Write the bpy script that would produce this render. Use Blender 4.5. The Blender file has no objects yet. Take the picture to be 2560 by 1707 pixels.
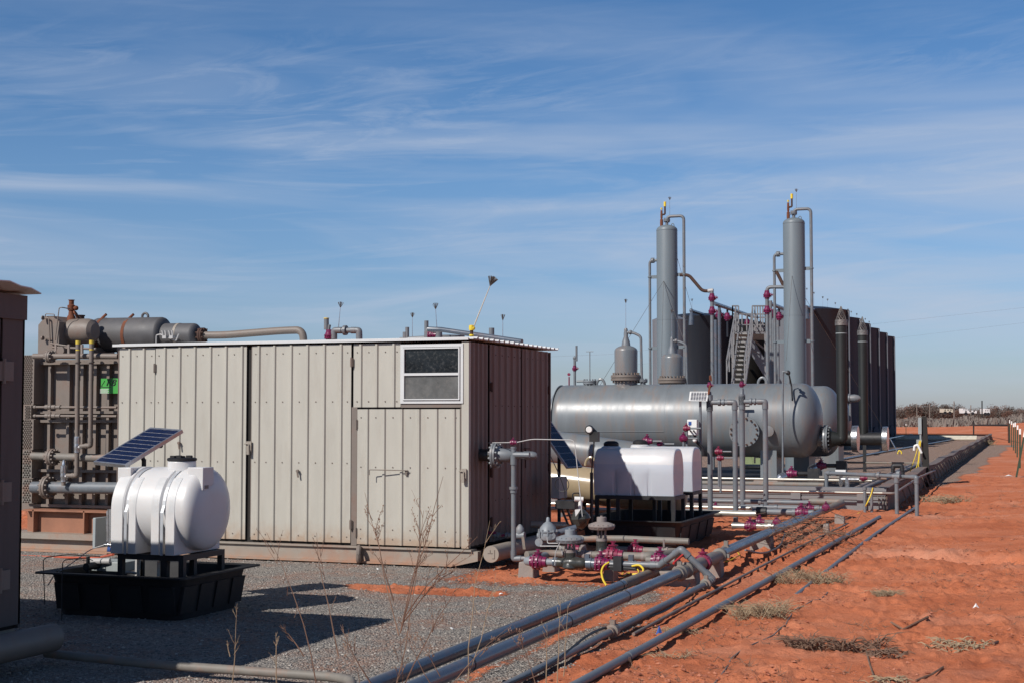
import bpy, math, random
import numpy as np
from mathutils import Vector, Matrix
random.seed(7)
S=bpy.context.scene; COL=S.collection
# ------------------------------------------------------------------ camera
F_=3600.0; HOR=1038.0; PIT=math.atan((HOR-853.5)/F_); YAW=math.radians(20.2); EYE=1.8
c_,s_=math.cos(YAW),math.sin(YAW)
Rv=Vector((c_,s_,0)); Fh=Vector((-s_,c_,0)); Zv=Vector((0,0,1))
Fw=Fh*math.cos(PIT)+Zv*math.sin(PIT); Up=Zv*math.cos(PIT)-Fh*math.sin(PIT)
cam=bpy.data.cameras.new('camera'); co=bpy.data.objects.new('camera',cam); COL.objects.link(co)
co.location=(0,0,EYE); co.rotation_euler=(math.pi/2+PIT,0,YAW)
cam.sensor_width=36; cam.lens=36*F_/2560; cam.clip_end=20000; cam.clip_start=.1
S.camera=co
def U(px,py,X=None,Y=None,Z=None,d=None):
    D=Fw+Rv*((px-1280)/F_)+Up*((853.5-py)/F_)
    if Z is not None: t=(Z-EYE)/D.z
    elif X is not None: t=X/D.x
    elif Y is not None: t=Y/D.y
    else: t=d/D.dot(Fh)
    return Vector((0,0,EYE))+D*t
# ------------------------------------------------------------------ light
SUN=Vector((-.49,-1,.9)).normalized()
el=math.asin(SUN.z); az=math.atan2(SUN.x,SUN.y)
sl=bpy.data.lights.new('sun','SUN'); sl.energy=4.6; sl.angle=math.radians(.53); sl.color=(1,.955,.9)
so=bpy.data.objects.new('sun',sl); COL.objects.link(so); so.rotation_euler=SUN.to_track_quat('Z','Y').to_euler()
W=bpy.data.worlds.new('World'); S.world=W; W.use_nodes=True
nt=W.node_tree; nt.nodes.clear()
def N(t,ty,**k):
    n=t.nodes.new(ty)
    for a,b in k.items(): setattr(n,a,b)
    return n
def L(t,a,b): t.links.new(a,b)
out=N(nt,'ShaderNodeOutputWorld'); bg=N(nt,'ShaderNodeBackground'); bg.inputs[1].default_value=.086
sky=N(nt,'ShaderNodeTexSky',sky_type='NISHITA',sun_disc=False,sun_elevation=el,sun_rotation=az,altitude=300,air_density=1.0,dust_density=.5,ozone_density=3.0)
tc=N(nt,'ShaderNodeTexCoord'); sep=N(nt,'ShaderNodeSeparateXYZ'); L(nt,tc.outputs['Generated'],sep.inputs[0])
def M(t,op,a,b=None,clamp=False):
    n=N(t,'ShaderNodeMath',operation=op,use_clamp=clamp)
    for i,v in enumerate((a,b)):
        if v is None: continue
        if hasattr(v,'is_linked') or hasattr(v,'links'): L(t,v,n.inputs[i])
        else: n.inputs[i].default_value=v
    return n.outputs[0]
azn=M(nt,'ARCTAN2',sep.outputs[0],sep.outputs[1]); eln=M(nt,'ARCSINE',sep.outputs[2])
def skynoise(sx,sy,off,detail,rough,dist,tilt=0):
    cm=N(nt,'ShaderNodeCombineXYZ')
    L(nt,M(nt,'MULTIPLY',azn,sx),cm.inputs[0])
    e=M(nt,'ADD',eln,M(nt,'MULTIPLY',azn,tilt)); L(nt,M(nt,'MULTIPLY',e,sy),cm.inputs[1]); cm.inputs[2].default_value=off
    n=N(nt,'ShaderNodeTexNoise'); L(nt,cm.outputs[0],n.inputs['Vector']); n.inputs['Scale'].default_value=1
    n.inputs['Detail'].default_value=detail; n.inputs['Roughness'].default_value=rough; n.inputs['Distortion'].default_value=dist
    return n.outputs[0]
def ramp(t,f,stops,interp='LINEAR'):
    r=N(t,'ShaderNodeValToRGB'); L(t,f,r.inputs[0]); cr=r.color_ramp; cr.interpolation=interp
    while len(cr.elements)<len(stops): cr.elements.new(.5)
    for e,(p,c) in zip(cr.elements,stops):
        e.position=p; e.color=(c,c,c,1) if isinstance(c,(int,float)) else (*c,1)
    return r.outputs[0]
n1=ramp(nt,skynoise(2.6,20,1.3,5,.5,.6,.03),[(.40,0),(.68,1)])
n2=ramp(nt,skynoise(6,64,4.1,7,.62,1.1,-.04),[(.50,0),(.80,1)])
n3=ramp(nt,skynoise(7,38,9.7,8,.66,2.2,-.14),[(.46,0),(.80,1)])
mask=ramp(nt,eln,[(0,.1),(.04,.8),(.17,.95),(.22,.45),(.3,.10)])
wm=M(nt,'MULTIPLY',ramp(nt,skynoise(3.3,9,2.2,2,.5,0),[(.44,0),(.6,1)]),ramp(nt,eln,[(.10,0),(.16,1),(.22,1),(.27,0.15)]))
cl=M(nt,'ADD',M(nt,'MULTIPLY',n1,.66),M(nt,'MULTIPLY',n2,.38))
cl=M(nt,'MULTIPLY',cl,mask)
cl=M(nt,'ADD',cl,M(nt,'MULTIPLY',M(nt,'MULTIPLY',n3,wm),.38),clamp=True)
mx=N(nt,'ShaderNodeMixRGB'); L(nt,cl,mx.inputs[0])
tint=N(nt,'ShaderNodeMixRGB',blend_type='MULTIPLY'); tint.inputs[0].default_value=1
L(nt,sky.outputs[0],tint.inputs[1]); L(nt,ramp(nt,eln,[(0,(.70,.74,.98)),(.06,(.70,.82,1.06)),(.16,(.70,.90,1.12)),(.32,(.50,.80,1.06)),(.75,(.24,.34,.46))]),tint.inputs[2])
L(nt,tint.outputs[0],mx.inputs[1]); mx.inputs[2].default_value=(5.6,6.4,7.9,1)
L(nt,mx.outputs[0],bg.inputs[0]); L(nt,bg.outputs[0],out.inputs[0])
S.view_settings.view_transform='Standard'; S.view_settings.look='None'; S.view_settings.exposure=0; S.view_settings.gamma=1
S.render.engine='CYCLES'
# ------------------------------------------------------------------ materials
MATS={}
def srgb(r,g,b):
    f=lambda v:(v/255/12.92) if v<=10 else ((v/255+.055)/1.055)**2.4
    return (f(r),f(g),f(b))
def mat(name,col,rough=.6,metal=0,var=.25,scale=3,dirt=None,dirtamt=.3,dscale=1.5,bump=0,bscale=40,stretch=(1,1,1),spec=.5,coat=0,base=None,level=None):
    if name in MATS: return MATS[name]
    m=bpy.data.materials.new(name); m.use_nodes=True; t=m.node_tree; p=t.nodes['Principled BSDF']
    p.inputs['Roughness'].default_value=rough; p.inputs['Metallic'].default_value=metal
    p.inputs['Specular IOR Level'].default_value=spec; p.inputs['Coat Weight'].default_value=coat
    tcx=N(t,'ShaderNodeTexCoord'); mp=N(t,'ShaderNodeMapping'); mp.inputs['Scale'].default_value=stretch; L(t,tcx.outputs['Object'],mp.inputs[0])
    n=N(t,'ShaderNodeTexNoise'); L(t,mp.outputs[0],n.inputs['Vector']); n.inputs['Scale'].default_value=scale; n.inputs['Detail'].default_value=8; n.inputs['Roughness'].default_value=.65
    c=Vector(col)
    o=ramp(t,n.outputs[0],[(.3,tuple(c*(1-var))),(.7,tuple(c*(1+var*.6)))])
    if dirt:
        n2=N(t,'ShaderNodeTexNoise'); L(t,mp.outputs[0],n2.inputs['Vector']); n2.inputs['Scale'].default_value=dscale; n2.inputs['Detail'].default_value=9; n2.inputs['Roughness'].default_value=.72
        f=ramp(t,n2.outputs[0],[(.5,0),(.74,dirtamt)])
        mm=N(t,'ShaderNodeMixRGB'); L(t,f,mm.inputs[0]); L(t,o,mm.inputs[1]); mm.inputs[2].default_value=(*dirt,1); o=mm.outputs[0]
    if base or level:
        sz=N(t,'ShaderNodeSeparateXYZ'); L(t,tcx.outputs['Object'],sz.inputs[0])
    if base:
        z0,z1,bc=base; nz=N(t,'ShaderNodeTexNoise'); nz.inputs['Scale'].default_value=9; nz.inputs['Detail'].default_value=6; L(t,tcx.outputs['Object'],nz.inputs['Vector'])
        f=M(t,'ADD',M(t,'DIVIDE',M(t,'SUBTRACT',sz.outputs[2],z0),z1-z0),M(t,'MULTIPLY',M(t,'SUBTRACT',nz.outputs[0],.5),1.3))
        mm=N(t,'ShaderNodeMixRGB'); L(t,ramp(t,f,[(0,.8),(.35,.3),(1,0)]),mm.inputs[0]); L(t,o,mm.inputs[1]); mm.inputs[2].default_value=(*bc,1); o=mm.outputs[0]
    if level:
        mm=N(t,'ShaderNodeMixRGB'); L(t,ramp(t,sz.outputs[2],[(level[0]-.006,1),(level[0]+.006,0)]),mm.inputs[0]); L(t,o,mm.inputs[1]); mm.inputs[2].default_value=(*level[1],1); o=mm.outputs[0]
    L(t,o,p.inputs['Base Color'])
    rr=ramp(t,n.outputs[0],[(.3,max(0,rough-.07)),(.7,min(1,rough+.1))]); L(t,rr,p.inputs['Roughness'])
    if bump:
        nb=N(t,'ShaderNodeTexNoise'); L(t,tcx.outputs['Object'],nb.inputs['Vector']); nb.inputs['Scale'].default_value=bscale; nb.inputs['Detail'].default_value=6
        b=N(t,'ShaderNodeBump'); b.inputs['Strength'].default_value=bump; b.inputs['Distance'].default_value=.01; L(t,nb.outputs[0],b.inputs['Height']); L(t,b.outputs[0],p.inputs['Normal'])
    MATS[name]=m; return m
RUST=(.16,.055,.025); DUST=(.33,.13,.07)
gal=mat('cream_sheet',(.445,.42,.362),.5,base=(.27,.5,(.36,.25,.17)),var=.06,scale=2,dirt=(.30,.25,.20),dirtamt=.35,dscale=2.2,stretch=(3,3,.5),bump=.25,bscale=2.2)
galdark=mat('shaded_side_sheet',(.185,.135,.112),.6,var=.2,scale=2,dirt=(.16,.07,.05),dirtamt=.6,dscale=2.5,stretch=(3,3,.4))  # shed sheet with the shade of the side wall put into its base colour
taup=mat('taupe_steel',(.195,.16,.135),.55,var=.15,scale=3,dirt=RUST,dirtamt=.5,dscale=3,bump=.05)
taupl=mat('skid_paint',(.30,.26,.215),.6,base=(.0,.16,(.38,.19,.11)),var=.12,scale=3,dirt=DUST,dirtamt=.7,dscale=1.6)
dark=mat('dark_gap',(.02,.017,.015),.9)
whitet=mat('white_trim',(.60,.60,.59),.45,var=.06)
alu=mat('aluminium',(.55,.56,.58),.35,metal=.85,var=.15,scale=8)
silver=mat('silver_steel',(.6,.6,.6),.28,metal=.9,var=.2,scale=20)
vess=mat('vessel_grey',(.165,.18,.19),.38,var=.14,scale=1.2,dirt=(.24,.15,.10),dirtamt=.75,dscale=1.5,stretch=(2.5,1,.35),bump=.02,bscale=2,spec=.6)
towerm=mat('tower_grey',(.155,.185,.203),.42,var=.07,scale=1.5,dirt=(.2,.2,.2),dirtamt=.3,dscale=.7,stretch=(2,2,.3))
pvc=mat('pvc_grey',(.155,.17,.185),.42,var=.16,scale=6,dirt=(.27,.16,.11),dirtamt=.45,dscale=5)
pvcb=mat('pvc_blue_grey',(.085,.105,.135),.28,var=.12,scale=4,dirt=(.25,.13,.09),dirtamt=.5,dscale=3,spec=.6)
pvcd=mat('pvc_dusty',(.20,.18,.155),.6,var=.2,scale=7,dirt=DUST,dirtamt=.7,dscale=4)
mag=mat('magenta_paint',(.17,.007,.06),.38,var=.3,scale=14,dirt=(.12,.02,.04),dirtamt=.5,dscale=18,coat=.3)
magr=mat('crimson_paint',(.20,.010,.045),.42,var=.3,scale=12,coat=.2)
slate=mat('slate_tank',(.014,.018,.027),.5,var=.2,scale=.8,stretch=(2,2,.2),dirt=(.03,.024,.024),dirtamt=.5)
oil=mat('oil_dark_tank',(.014,.012,.010),.5,var=.3,scale=.8,stretch=(2,2,.2))
tankg=mat('tank_grey',(.17,.18,.20),.38,var=.12,scale=.6,stretch=(2,2,.2),dirt=(.12,.1,.1),dirtamt=.4)
blk=mat('black_steel',(.018,.018,.02),.5,var=.3,scale=8,dirt=(.06,.045,.035),dirtamt=.5,dscale=6)
poly_b=mat('black_poly',(.010,.010,.012),.62,var=.3,scale=5,dirt=(.05,.04,.035),dirtamt=.35,dscale=4)
stackm=mat('black_green_stack',(.012,.014,.013),.55,var=.2)
muff=mat('muffler_grey',(.095,.092,.095),.6,var=.2,scale=4,dirt=(.16,.12,.1),dirtamt=.3)
rust=mat('rust',(.17,.055,.025),.85,var=.4,scale=10,bump=.3)
rustd=mat('dark_rust',(.07,.035,.025),.85,var=.4,scale=10,bump=.3)
soilp=mat('dusty_red_steel',(.30,.135,.08),.8,var=.25,scale=3)
yel=mat('yellow_paint',(.60,.44,.05),.5,var=.2,scale=10)
yelc=mat('yellow_cable',(.75,.55,.04),.45,var=.1)
redp=mat('red_paint',(.62,.03,.02),.4,var=.15)
orange=mat('orange_hose',(.45,.09,.04),.6,var=.2)
conc=mat('concrete',(.27,.24,.215),.9,var=.2,scale=6,dirt=DUST,dirtamt=.7,dscale=3,bump=.4,bscale=30)
tan=mat('tan_vessel',(.38,.30,.19),.25,var=.08,scale=1.2,dirt=(.25,.11,.07),dirtamt=.35,dscale=.9,spec=.6)
green=mat('green_sign',(.05,.33,.05),.5,var=.08)
ggreen=mat('heater_green',(.20,.25,.12),.6,var=.15)
wood=mat('black_post',(.022,.02,.018),.85,var=.3,scale=8)
wood2=mat('weathered_post',(.20,.17,.14),.9,var=.3,scale=8)
wire=mat('wire',(.20,.19,.18),.5,metal=.5)
straw=mat('dry_straw',(.36,.27,.17),.9,var=.35,scale=20)
strawd=mat('dry_stem',(.20,.12,.08),.9,var=.4,scale=20)
greyp=mat('grey_paint_box',(.30,.33,.33),.5,var=.1)
tape=mat('black_wrap',(.045,.045,.04),.3,var=.4,scale=10,bump=.6,bscale=18)
rail=mat('bright_pipe',(.55,.52,.45),.3,var=.15,metal=.6)
conwall=mat('containment_steel',(.20,.20,.205),.5,var=.15,scale=2,dirt=(.2,.12,.09),dirtamt=.5,dscale=2,stretch=(1,1,2))
conwallr=mat('containment_brown',(.13,.085,.07),.75,var=.3,scale=2,dirt=DUST,dirtamt=.5)
whitep=mat('white_plastic',(.78,.77,.74),.45,var=.05)
blue=mat('blue_label',(.05,.12,.4),.5)
regm=mat('regulator_grey',(.22,.24,.26),.5,var=.2,scale=10,dirt=(.25,.16,.12),dirtamt=.5,dscale=7)
regb=mat('regulator_brown',(.25,.215,.20),.6,var=.2,scale=10,dirt=DUST,dirtamt=.5,dscale=7)
# translucent white polyethylene
def polymat(name,col,stain,level=None):
    m=mat(name,col,.38,var=.05,scale=2,dirt=stain,dirtamt=.5,dscale=1.3,coat=.15,level=level)
    p=m.node_tree.nodes['Principled BSDF']; p.inputs['Subsurface Weight'].default_value=.25; p.inputs['Subsurface Radius'].default_value=(.05,.04,.035); p.inputs['Subsurface Scale'].default_value=.6
    return m
wpoly=polymat('white_polyethylene',(.66,.65,.645),(.56,.49,.45))
wpoly2=polymat('milky_polyethylene',(.60,.595,.60),(.50,.47,.46),(.43,(.48,.51,.56)))
# glass and solar cells
def glassm():
    m=mat('window_glass',(.016,.019,.022),.1,var=.5,scale=6,dirt=(.16,.155,.145),dirtamt=.5,dscale=26,spec=.35); return m
glass=glassm()
glass2=mat('dusty_glass',(.12,.12,.115),.3,var=.35,scale=5,dirt=(.22,.20,.18),dirtamt=.5,dscale=12,spec=.35)
cell=mat('solar_cell',(.008,.012,.042),.14,var=.3,scale=30,dirt=(.06,.055,.07),dirtamt=.3,dscale=3,spec=.7)
cellw=mat('solar_backing',(.45,.46,.5),.3,var=.05)
# ------------------------------------------------------------------ mesh builder
def perp(a):
    a=a.normalized(); h=Vector((0,0,1)) if abs(a.z)<.9 else Vector((1,0,0))
    u=a.cross(h).normalized(); return u,a.cross(u).normalized()
class MB:
    def __init__(s): s.v=[]; s.f=[]; s.k=[]; s.k=[]
    def add(s,vs,fs):
        o=len(s.v); s.k.append(o); s.v+= [tuple(v) for v in vs]; s.f+=[tuple(i+o for i in f) for f in fs]; return s
    def box(s,a,b):
        x0,x1=sorted((a[0],b[0])); y0,y1=sorted((a[1],b[1])); z0,z1=sorted((a[2],b[2]))
        return s.add([(x0,y0,z0),(x1,y0,z0),(x1,y1,z0),(x0,y1,z0),(x0,y0,z1),(x1,y0,z1),(x1,y1,z1),(x0,y1,z1)],[(0,3,2,1),(4,5,6,7),(0,1,5,4),(1,2,6,5),(2,3,7,6),(3,0,4,7)])
    def bc(s,c,w,d,h): return s.box((c[0]-w/2,c[1]-d/2,c[2]-h/2),(c[0]+w/2,c[1]+d/2,c[2]+h/2))
    def hexa(s,q): return s.add(q,[(0,3,2,1),(4,5,6,7),(0,1,5,4),(1,2,6,5),(2,3,7,6),(3,0,4,7)])
    def slab(s,a,b,c,d,t):  # quad a b c d thickened by vector t
        t=Vector(t); q=[Vector(p) for p in (a,b,c,d)]; return s.hexa(q+[p+t for p in q])
    def bar(s,p0,p1,w,h=None):
        h=h or w; p0=Vector(p0); p1=Vector(p1); a=p1-p0; u,v=perp(a)
        if abs(a.normalized().z)>.9: u=Vector((1,0,0)); v=Vector((0,1,0))
        q=[p+u*i*w/2+v*j*h/2 for p in (p0,p1) for i,j in ((-1,-1),(1,-1),(1,1),(-1,1))]; return s.hexa(q)
    def ringtube(s,pts,rs,n=12,caps=True):
        pts=[Vector(p) for p in pts]; k=len(pts)
        if not hasattr(rs,'__len__'): rs=[rs]*k
        tg=[]
        for i in range(k):
            a=(pts[i]-pts[i-1]).normalized() if i>0 else None; b=(pts[i+1]-pts[i]).normalized() if i<k-1 else None
            t=(a+b) if a is not None and b is not None else (a if b is None else b); 
            if t.length<1e-6: t=b
            tg.append(t.normalized())
        u,v=perp(tg[0]); vs=[]; fs=[]
        for i in range(k):
            u=(u-tg[i]*u.dot(tg[i])); u=u.normalized() if u.length>1e-6 else perp(tg[i])[0]; v=tg[i].cross(u)
            for j in range(n):
                an=2*math.pi*j/n; vs.append(pts[i]+(u*math.cos(an)+v*math.sin(an))*rs[i])
        for i in range(k-1):
            for j in range(n): fs.append((i*n+j,i*n+(j+1)%n,(i+1)*n+(j+1)%n,(i+1)*n+j))
        if caps: fs.append(tuple(range(n-1,-1,-1))); fs.append(tuple((k-1)*n+j for j in range(n)))
        return s.add(vs,fs)
    def cyl(s,a,b,r,r2=None,n=16): return s.ringtube([a,b],[r,r if r2 is None else r2],n)
    def lathe(s,prof,p,ax,n=24):
        p=Vector(p); ax=Vector(ax).normalized(); u,v=perp(ax); vs=[]; fs=[]; k=len(prof)
        for t,r in prof:
            for j in range(n):
                an=2*math.pi*j/n; vs.append(p+ax*t+(u*math.cos(an)+v*math.sin(an))*max(r,1e-4))
        for i in range(k-1):
            for j in range(n): fs.append((i*n+j,i*n+(j+1)%n,(i+1)*n+(j+1)%n,(i+1)*n+j))
        fs.append(tuple(range(n-1,-1,-1))); fs.append(tuple((k-1)*n+j for j in range(n)))
        return s.add(vs,fs)
    def ball(s,p,r,n=10,sz=1):
        return s.lathe([(-r*sz*math.cos(math.pi*i/6),r*math.sin(math.pi*i/6)) for i in range(7)],p,(0,0,1),n)
    def split(s,name,m,parent=None):
        ks=s.k+[len(s.v)]; fo=[]; 
        for a,b in zip(ks[:-1],ks[1:]):
            q=MB(); q.v=s.v[a:b]; q.f=[tuple(i-a for i in f) for f in s.f if a<=f[0]<b]; fo.append(q.build(name,m,parent))
        return fo[0]
    def build(s,name,m,parent=None,ang=35,bevel=0):
        me=bpy.data.meshes.new(name); off=parent.location if parent else Vector((0,0,0))
        pp=parent
        while pp is not None and pp.parent is not None:
            pp=pp.parent; off=off+pp.location
        me.from_pydata([(v[0]-off[0],v[1]-off[1],v[2]-off[2]) for v in s.v],[],s.f); me.update()
        me.shade_smooth(); me.set_sharp_from_angle(angle=math.radians(ang)); me.materials.append(m)
        o=bpy.data.objects.new(name,me); COL.objects.link(o)
        if parent: o.parent=parent
        if bevel:
            b=o.modifiers.new('bevel','BEVEL'); b.width=bevel; b.segments=2; b.limit_method='ANGLE'
        return o
def fil(pts,r=.05,seg=5):
    pts=[Vector(p) for p in pts]; o=[pts[0]]
    for i in range(1,len(pts)-1):
        a=pts[i-1]-pts[i]; b=pts[i+1]-pts[i]; rr=min(r,a.length*.45,b.length*.45)
        A=pts[i]+a.normalized()*rr; B=pts[i]+b.normalized()*rr
        for k in range(seg+1):
            t=k/seg; o.append(A*(1-t)**2+pts[i]*2*t*(1-t)+B*t*t)
    o.append(pts[-1]); return o
def tag(o,label=None,cat=None,group=None,kind=None):
    if label: o['label']=label
    if cat: o['category']=cat
    if group: o['group']=group
    if kind: o['kind']=kind
    return o
def thing(name,label,cat,loc=(0,0,0),group=None):
    o=bpy.data.objects.new(name,None); COL.objects.link(o); o.location=loc; o.empty_display_size=.1
    return tag(o,label,cat,group)
def children(o): return [x for x in bpy.data.objects if x.parent==o]
def copy_tree(o,loc=None,label=None,parent=None,scale=None):
    c=o.copy(); COL.objects.link(c)
    if parent: c.parent=parent
    for ch in children(o):
        if ch is not c: copy_tree(ch,parent=c)
    if loc is not None: c.location=loc
    if label: c['label']=label
    if scale: c.scale=scale
    return c
def pipemesh(pts,r,fit=True,fr=None,n=14,rad=None):
    """pipe run with elbows; fitting sockets at every corner"""
    m=MB(); rad=rad or r*2.2; P=fil(pts,rad); m.ringtube(P,r,n)
    if fit:
        k=len(pts); V=[Vector(p) for p in pts]
        for i in range(1,k-1):
            for q in (V[i-1],V[i+1]):
                a=(q-V[i]); l=a.length; a=a.normalized()
                s0=min(rad,l*.45); s1=min(s0+r*1.6,l*.5)
                if s1>s0: m.ringtube([V[i]+a*(s0-r*.2),V[i]+a*s1],r*1.22,n)
            m.ringtube(fil([V[i]+(V[i-1]-V[i]).normalized()*min(rad,(V[i-1]-V[i]).length*.45),V[i],V[i]+(V[i+1]-V[i]).normalized()*min(rad,(V[i+1]-V[i]).length*.45)],rad),r*1.17,n)
    return m
def collar(m,p,ax,r,w,n=16):
    ax=Vector(ax).normalized(); p=Vector(p); m.cyl(p-ax*w/2,p+ax*w/2,r,n=n)
def valve(parent,p,ax,r,m=None,up=(0,0,1),name='valve',handle=False):
    """ball valve: flanged body, hub and bonnet"""
    b=MB(); p=Vector(p); ax=Vector(ax).normalized(); up=Vector(up)
    b.lathe([(-2.6*r,1.15*r),(-2.5*r,1.5*r),(-1.7*r,1.5*r),(-1.6*r,2.15*r),(-1.0*r,2.25*r),(-.95*r,1.9*r),(-.4*r,2.0*r),(-.35*r,2.3*r),(.15*r,2.3*r),(.3*r,1.85*r),(1.2*r,1.7*r),(1.3*r,1.5*r),(2.4*r,1.45*r),(2.5*r,1.15*r)],p,ax,18)
    q=p+up*1.7*r-ax*.2*r; b.lathe([(0,1.0*r),(.7*r,.9*r),(.75*r,1.25*r),(1.0*r,1.25*r),(1.05*r,.45*r),(1.9*r,.4*r)],q,up,10)
    b.bar(q+up*1.8*r-ax*.7*r,q+up*1.8*r+ax*.7*r,.3*r)
    for k in range(8):
        u,v=perp(ax); an=k*math.pi/4; dd=(u*math.cos(an)+v*math.sin(an))*2.05*r
        b.cyl(p+dd-ax*1.75*r,p+dd+ax*.4*r,.16*r,n=6)
    o=b.build(name,m or mag,parent)
    if handle:
        h=MB(); h.bar(q+up*1.5*r,q+up*2.6*r+ax*5*r,.4*r,.25*r); h.build('handle',redp,o)
    return o
def flange(b,p,ax,R,w,nb,br,r0=0,gap=True):
    p=Vector(p); ax=Vector(ax).normalized(); u,v=perp(ax)
    if gap:
        b.lathe([(-w,R*.99),(-w*.12,R),(-w*.1,R*.93),(w*.1,R*.93),(w*.12,R),(w,R*.99)],p,ax,28)
    else: b.lathe([(-w,R),(w,R)],p,ax,28)
    for k in range(nb):
        an=2*math.pi*(k+.5)/nb; dd=(u*math.cos(an)+v*math.sin(an))*R*.84
        b.cyl(p+dd-ax*w*1.9,p+dd+ax*w*1.9,br,n=6)
def headcyl(b,p0,p1,r,n=40,hd=.5,k=7):
    """cylinder with ellipsoidal heads; hd = head depth / r"""
    p0=Vector(p0); p1=Vector(p1); a=(p1-p0); l=a.length; pr=[]
    for i in range(k+1):
        t=math.pi/2*i/k; pr.append((r*hd*(1-math.sin(t)) if False else r*hd-r*hd*math.cos(math.pi/2-t),r*math.sin(t) if False else r*math.cos(math.pi/2-t) ))
    pr=[(r*hd*(1-math.cos(math.pi/2*i/k)),r*math.sin(math.pi/2*i/k)) for i in range(k+1)]
    prof=pr+[(l-t,rr) for t,rr in reversed(pr)]
    b.lathe(prof,p0,a,n)
def textmesh(name,txt,size,m,parent,origin,xdir,updir,ext=.002,shear=0):
    cu=bpy.data.curves.new(name,'FONT'); cu.body=txt; cu.size=size; cu.extrude=ext; cu.shear=shear
    t=bpy.data.objects.new(name,cu); COL.objects.link(t); dg=bpy.context.evaluated_depsgraph_get(); me=bpy.data.meshes.new_from_object(t.evaluated_get(dg))
    bpy.data.objects.remove(t); bpy.data.curves.remove(cu)
    x=Vector(xdir).normalized(); y=Vector(updir).normalized(); z=x.cross(y)
    o=bpy.data.objects.new(name,me); COL.objects.link(o); me.materials.clear(); me.materials.append(m)
    M4=Matrix((x,y,z)).transposed(); off=Vector(origin)-parent.location
    for v in me.vertices: v.co=M4@v.co+off
    o.parent=parent; return o
exec_parts=[]
# ------------------------------------------------------------------ ground
rng=np.random.RandomState(3)
_G={}
def vnoise(x,y,seed=0):
    if seed not in _G: _G[seed]=np.random.RandomState(seed).rand(256,256)
    g=_G[seed]; xi=np.floor(x).astype(int); yi=np.floor(y).astype(int); fx=x-xi; fy=y-yi
    fx=fx*fx*(3-2*fx); fy=fy*fy*(3-2*fy); a=g[xi%256,yi%256]; b=g[(xi+1)%256,yi%256]; c=g[xi%256,(yi+1)%256]; d=g[(xi+1)%256,(yi+1)%256]
    return (a*(1-fx)+b*fx)*(1-fy)+(c*(1-fx)+d*fx)*fy
def fbm(x,y,f,o,seed=0,g=.5):
    r=0;a=1;t=0
    for i in range(o): r=r+a*(vnoise(x*f+17*i,y*f+31*i,seed+i)-.5); t+=a; a*=g; f*=2.03
    return r/t
def ss(e0,e1,x): t=np.clip((x-e0)/(e1-e0),0,1); return t*t*(3-2*t)
def gravel(x,y):
    w=fbm(x,y,.5,4,11)*1.2; w2=fbm(x,y,2.5,3,19)*.8
    yard=(1-ss(-4.0,-3.45,x+w*.5+w2*.4))*(1-ss(17.5,20,y+w*2))
    yard=yard*(1-.85*ss(13.6,15,y+w)*ss(-7,-5.6,x))
    p=((x+6.0)/1.0)**2+((y-13.75)/.42)**2                       # bare red patch
    yard=yard*(1-.95*(1-ss(.5,1.2,p+w2*.8)))
    mid=ss(-3.75,-3.6,x)*(1-ss(-3.45,-3.1,x+w2*.4))*(1-ss(11,14,y))*.75
    cont=ss(27.9,28.1,y)*(1-ss(110,111,y))*(1-ss(-3,-2.9,x-.012*(y-27)*-1))*.72
    side=ss(36,41,y+w*5)*(1-ss(90,100,y+w*5))*ss(-4,-3.5,x)*(1-ss(-2.3,-1.9,x+w*.8-.012*(y-50)))*.8
    return np.clip(np.maximum.reduce([yard,mid,cont,side])+w2*.25*(yard>.05),0,1)
def height(x,y):
    g=gravel(x,y); D=np.sqrt(x*x+y*y); fade=1-ss(35,70,D)
    soil=fbm(x,y,.7,6,40,.58)*.11+np.clip(fbm(x,y,5,4,60,.6)-.08,0,1)*.16+fbm(x,y,14,3,80,.6)*.02
    # erosion rut near frame right
    churn=ss(.02,.16,fbm(x,y,.55,3,121)+.10*ss(-2.6,-1.6,x)*(1-ss(.5,2.5,x)))
    soil=soil+churn*(np.abs(fbm(x,y,3.5,5,130,.62))*.17+fbm(x,y,9,3,140,.6)*.05)-churn*.02
    rut=-.13*np.exp(-((y-18.4-.9*fbm(x,y,1.2,3,7)+.3*x)/.12)**2)*ss(-2.2,-1.9,x)*(1-ss(.3,.7,x))+.07*np.exp(-((y-18.8-.9*fbm(x,y,1.2,3,7)+.3*x)/.2)**2)*ss(-2.2,-1.9,x)*(1-ss(.3,.7,x))
    gr=fbm(x,y,1.1,4,90)*.03+fbm(x,y,16,3,95,.7)*.012
    h=(soil+rut)*(1-g)*fade+gr*g*fade
    bank=.10*ss(-2.4,2,x)*ss(8,20,y)*(1-ss(40,60,y))
    # swell beyond the containment, rising towards the right
    far=ss(140,175,y)*(1-ss(240,330,y))*(.25+1.3*ss(-16,16,x)+fbm(x,y,.06,4,33)*.9)
    return h+bank+far-.35*ss(300,500,D)
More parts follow.
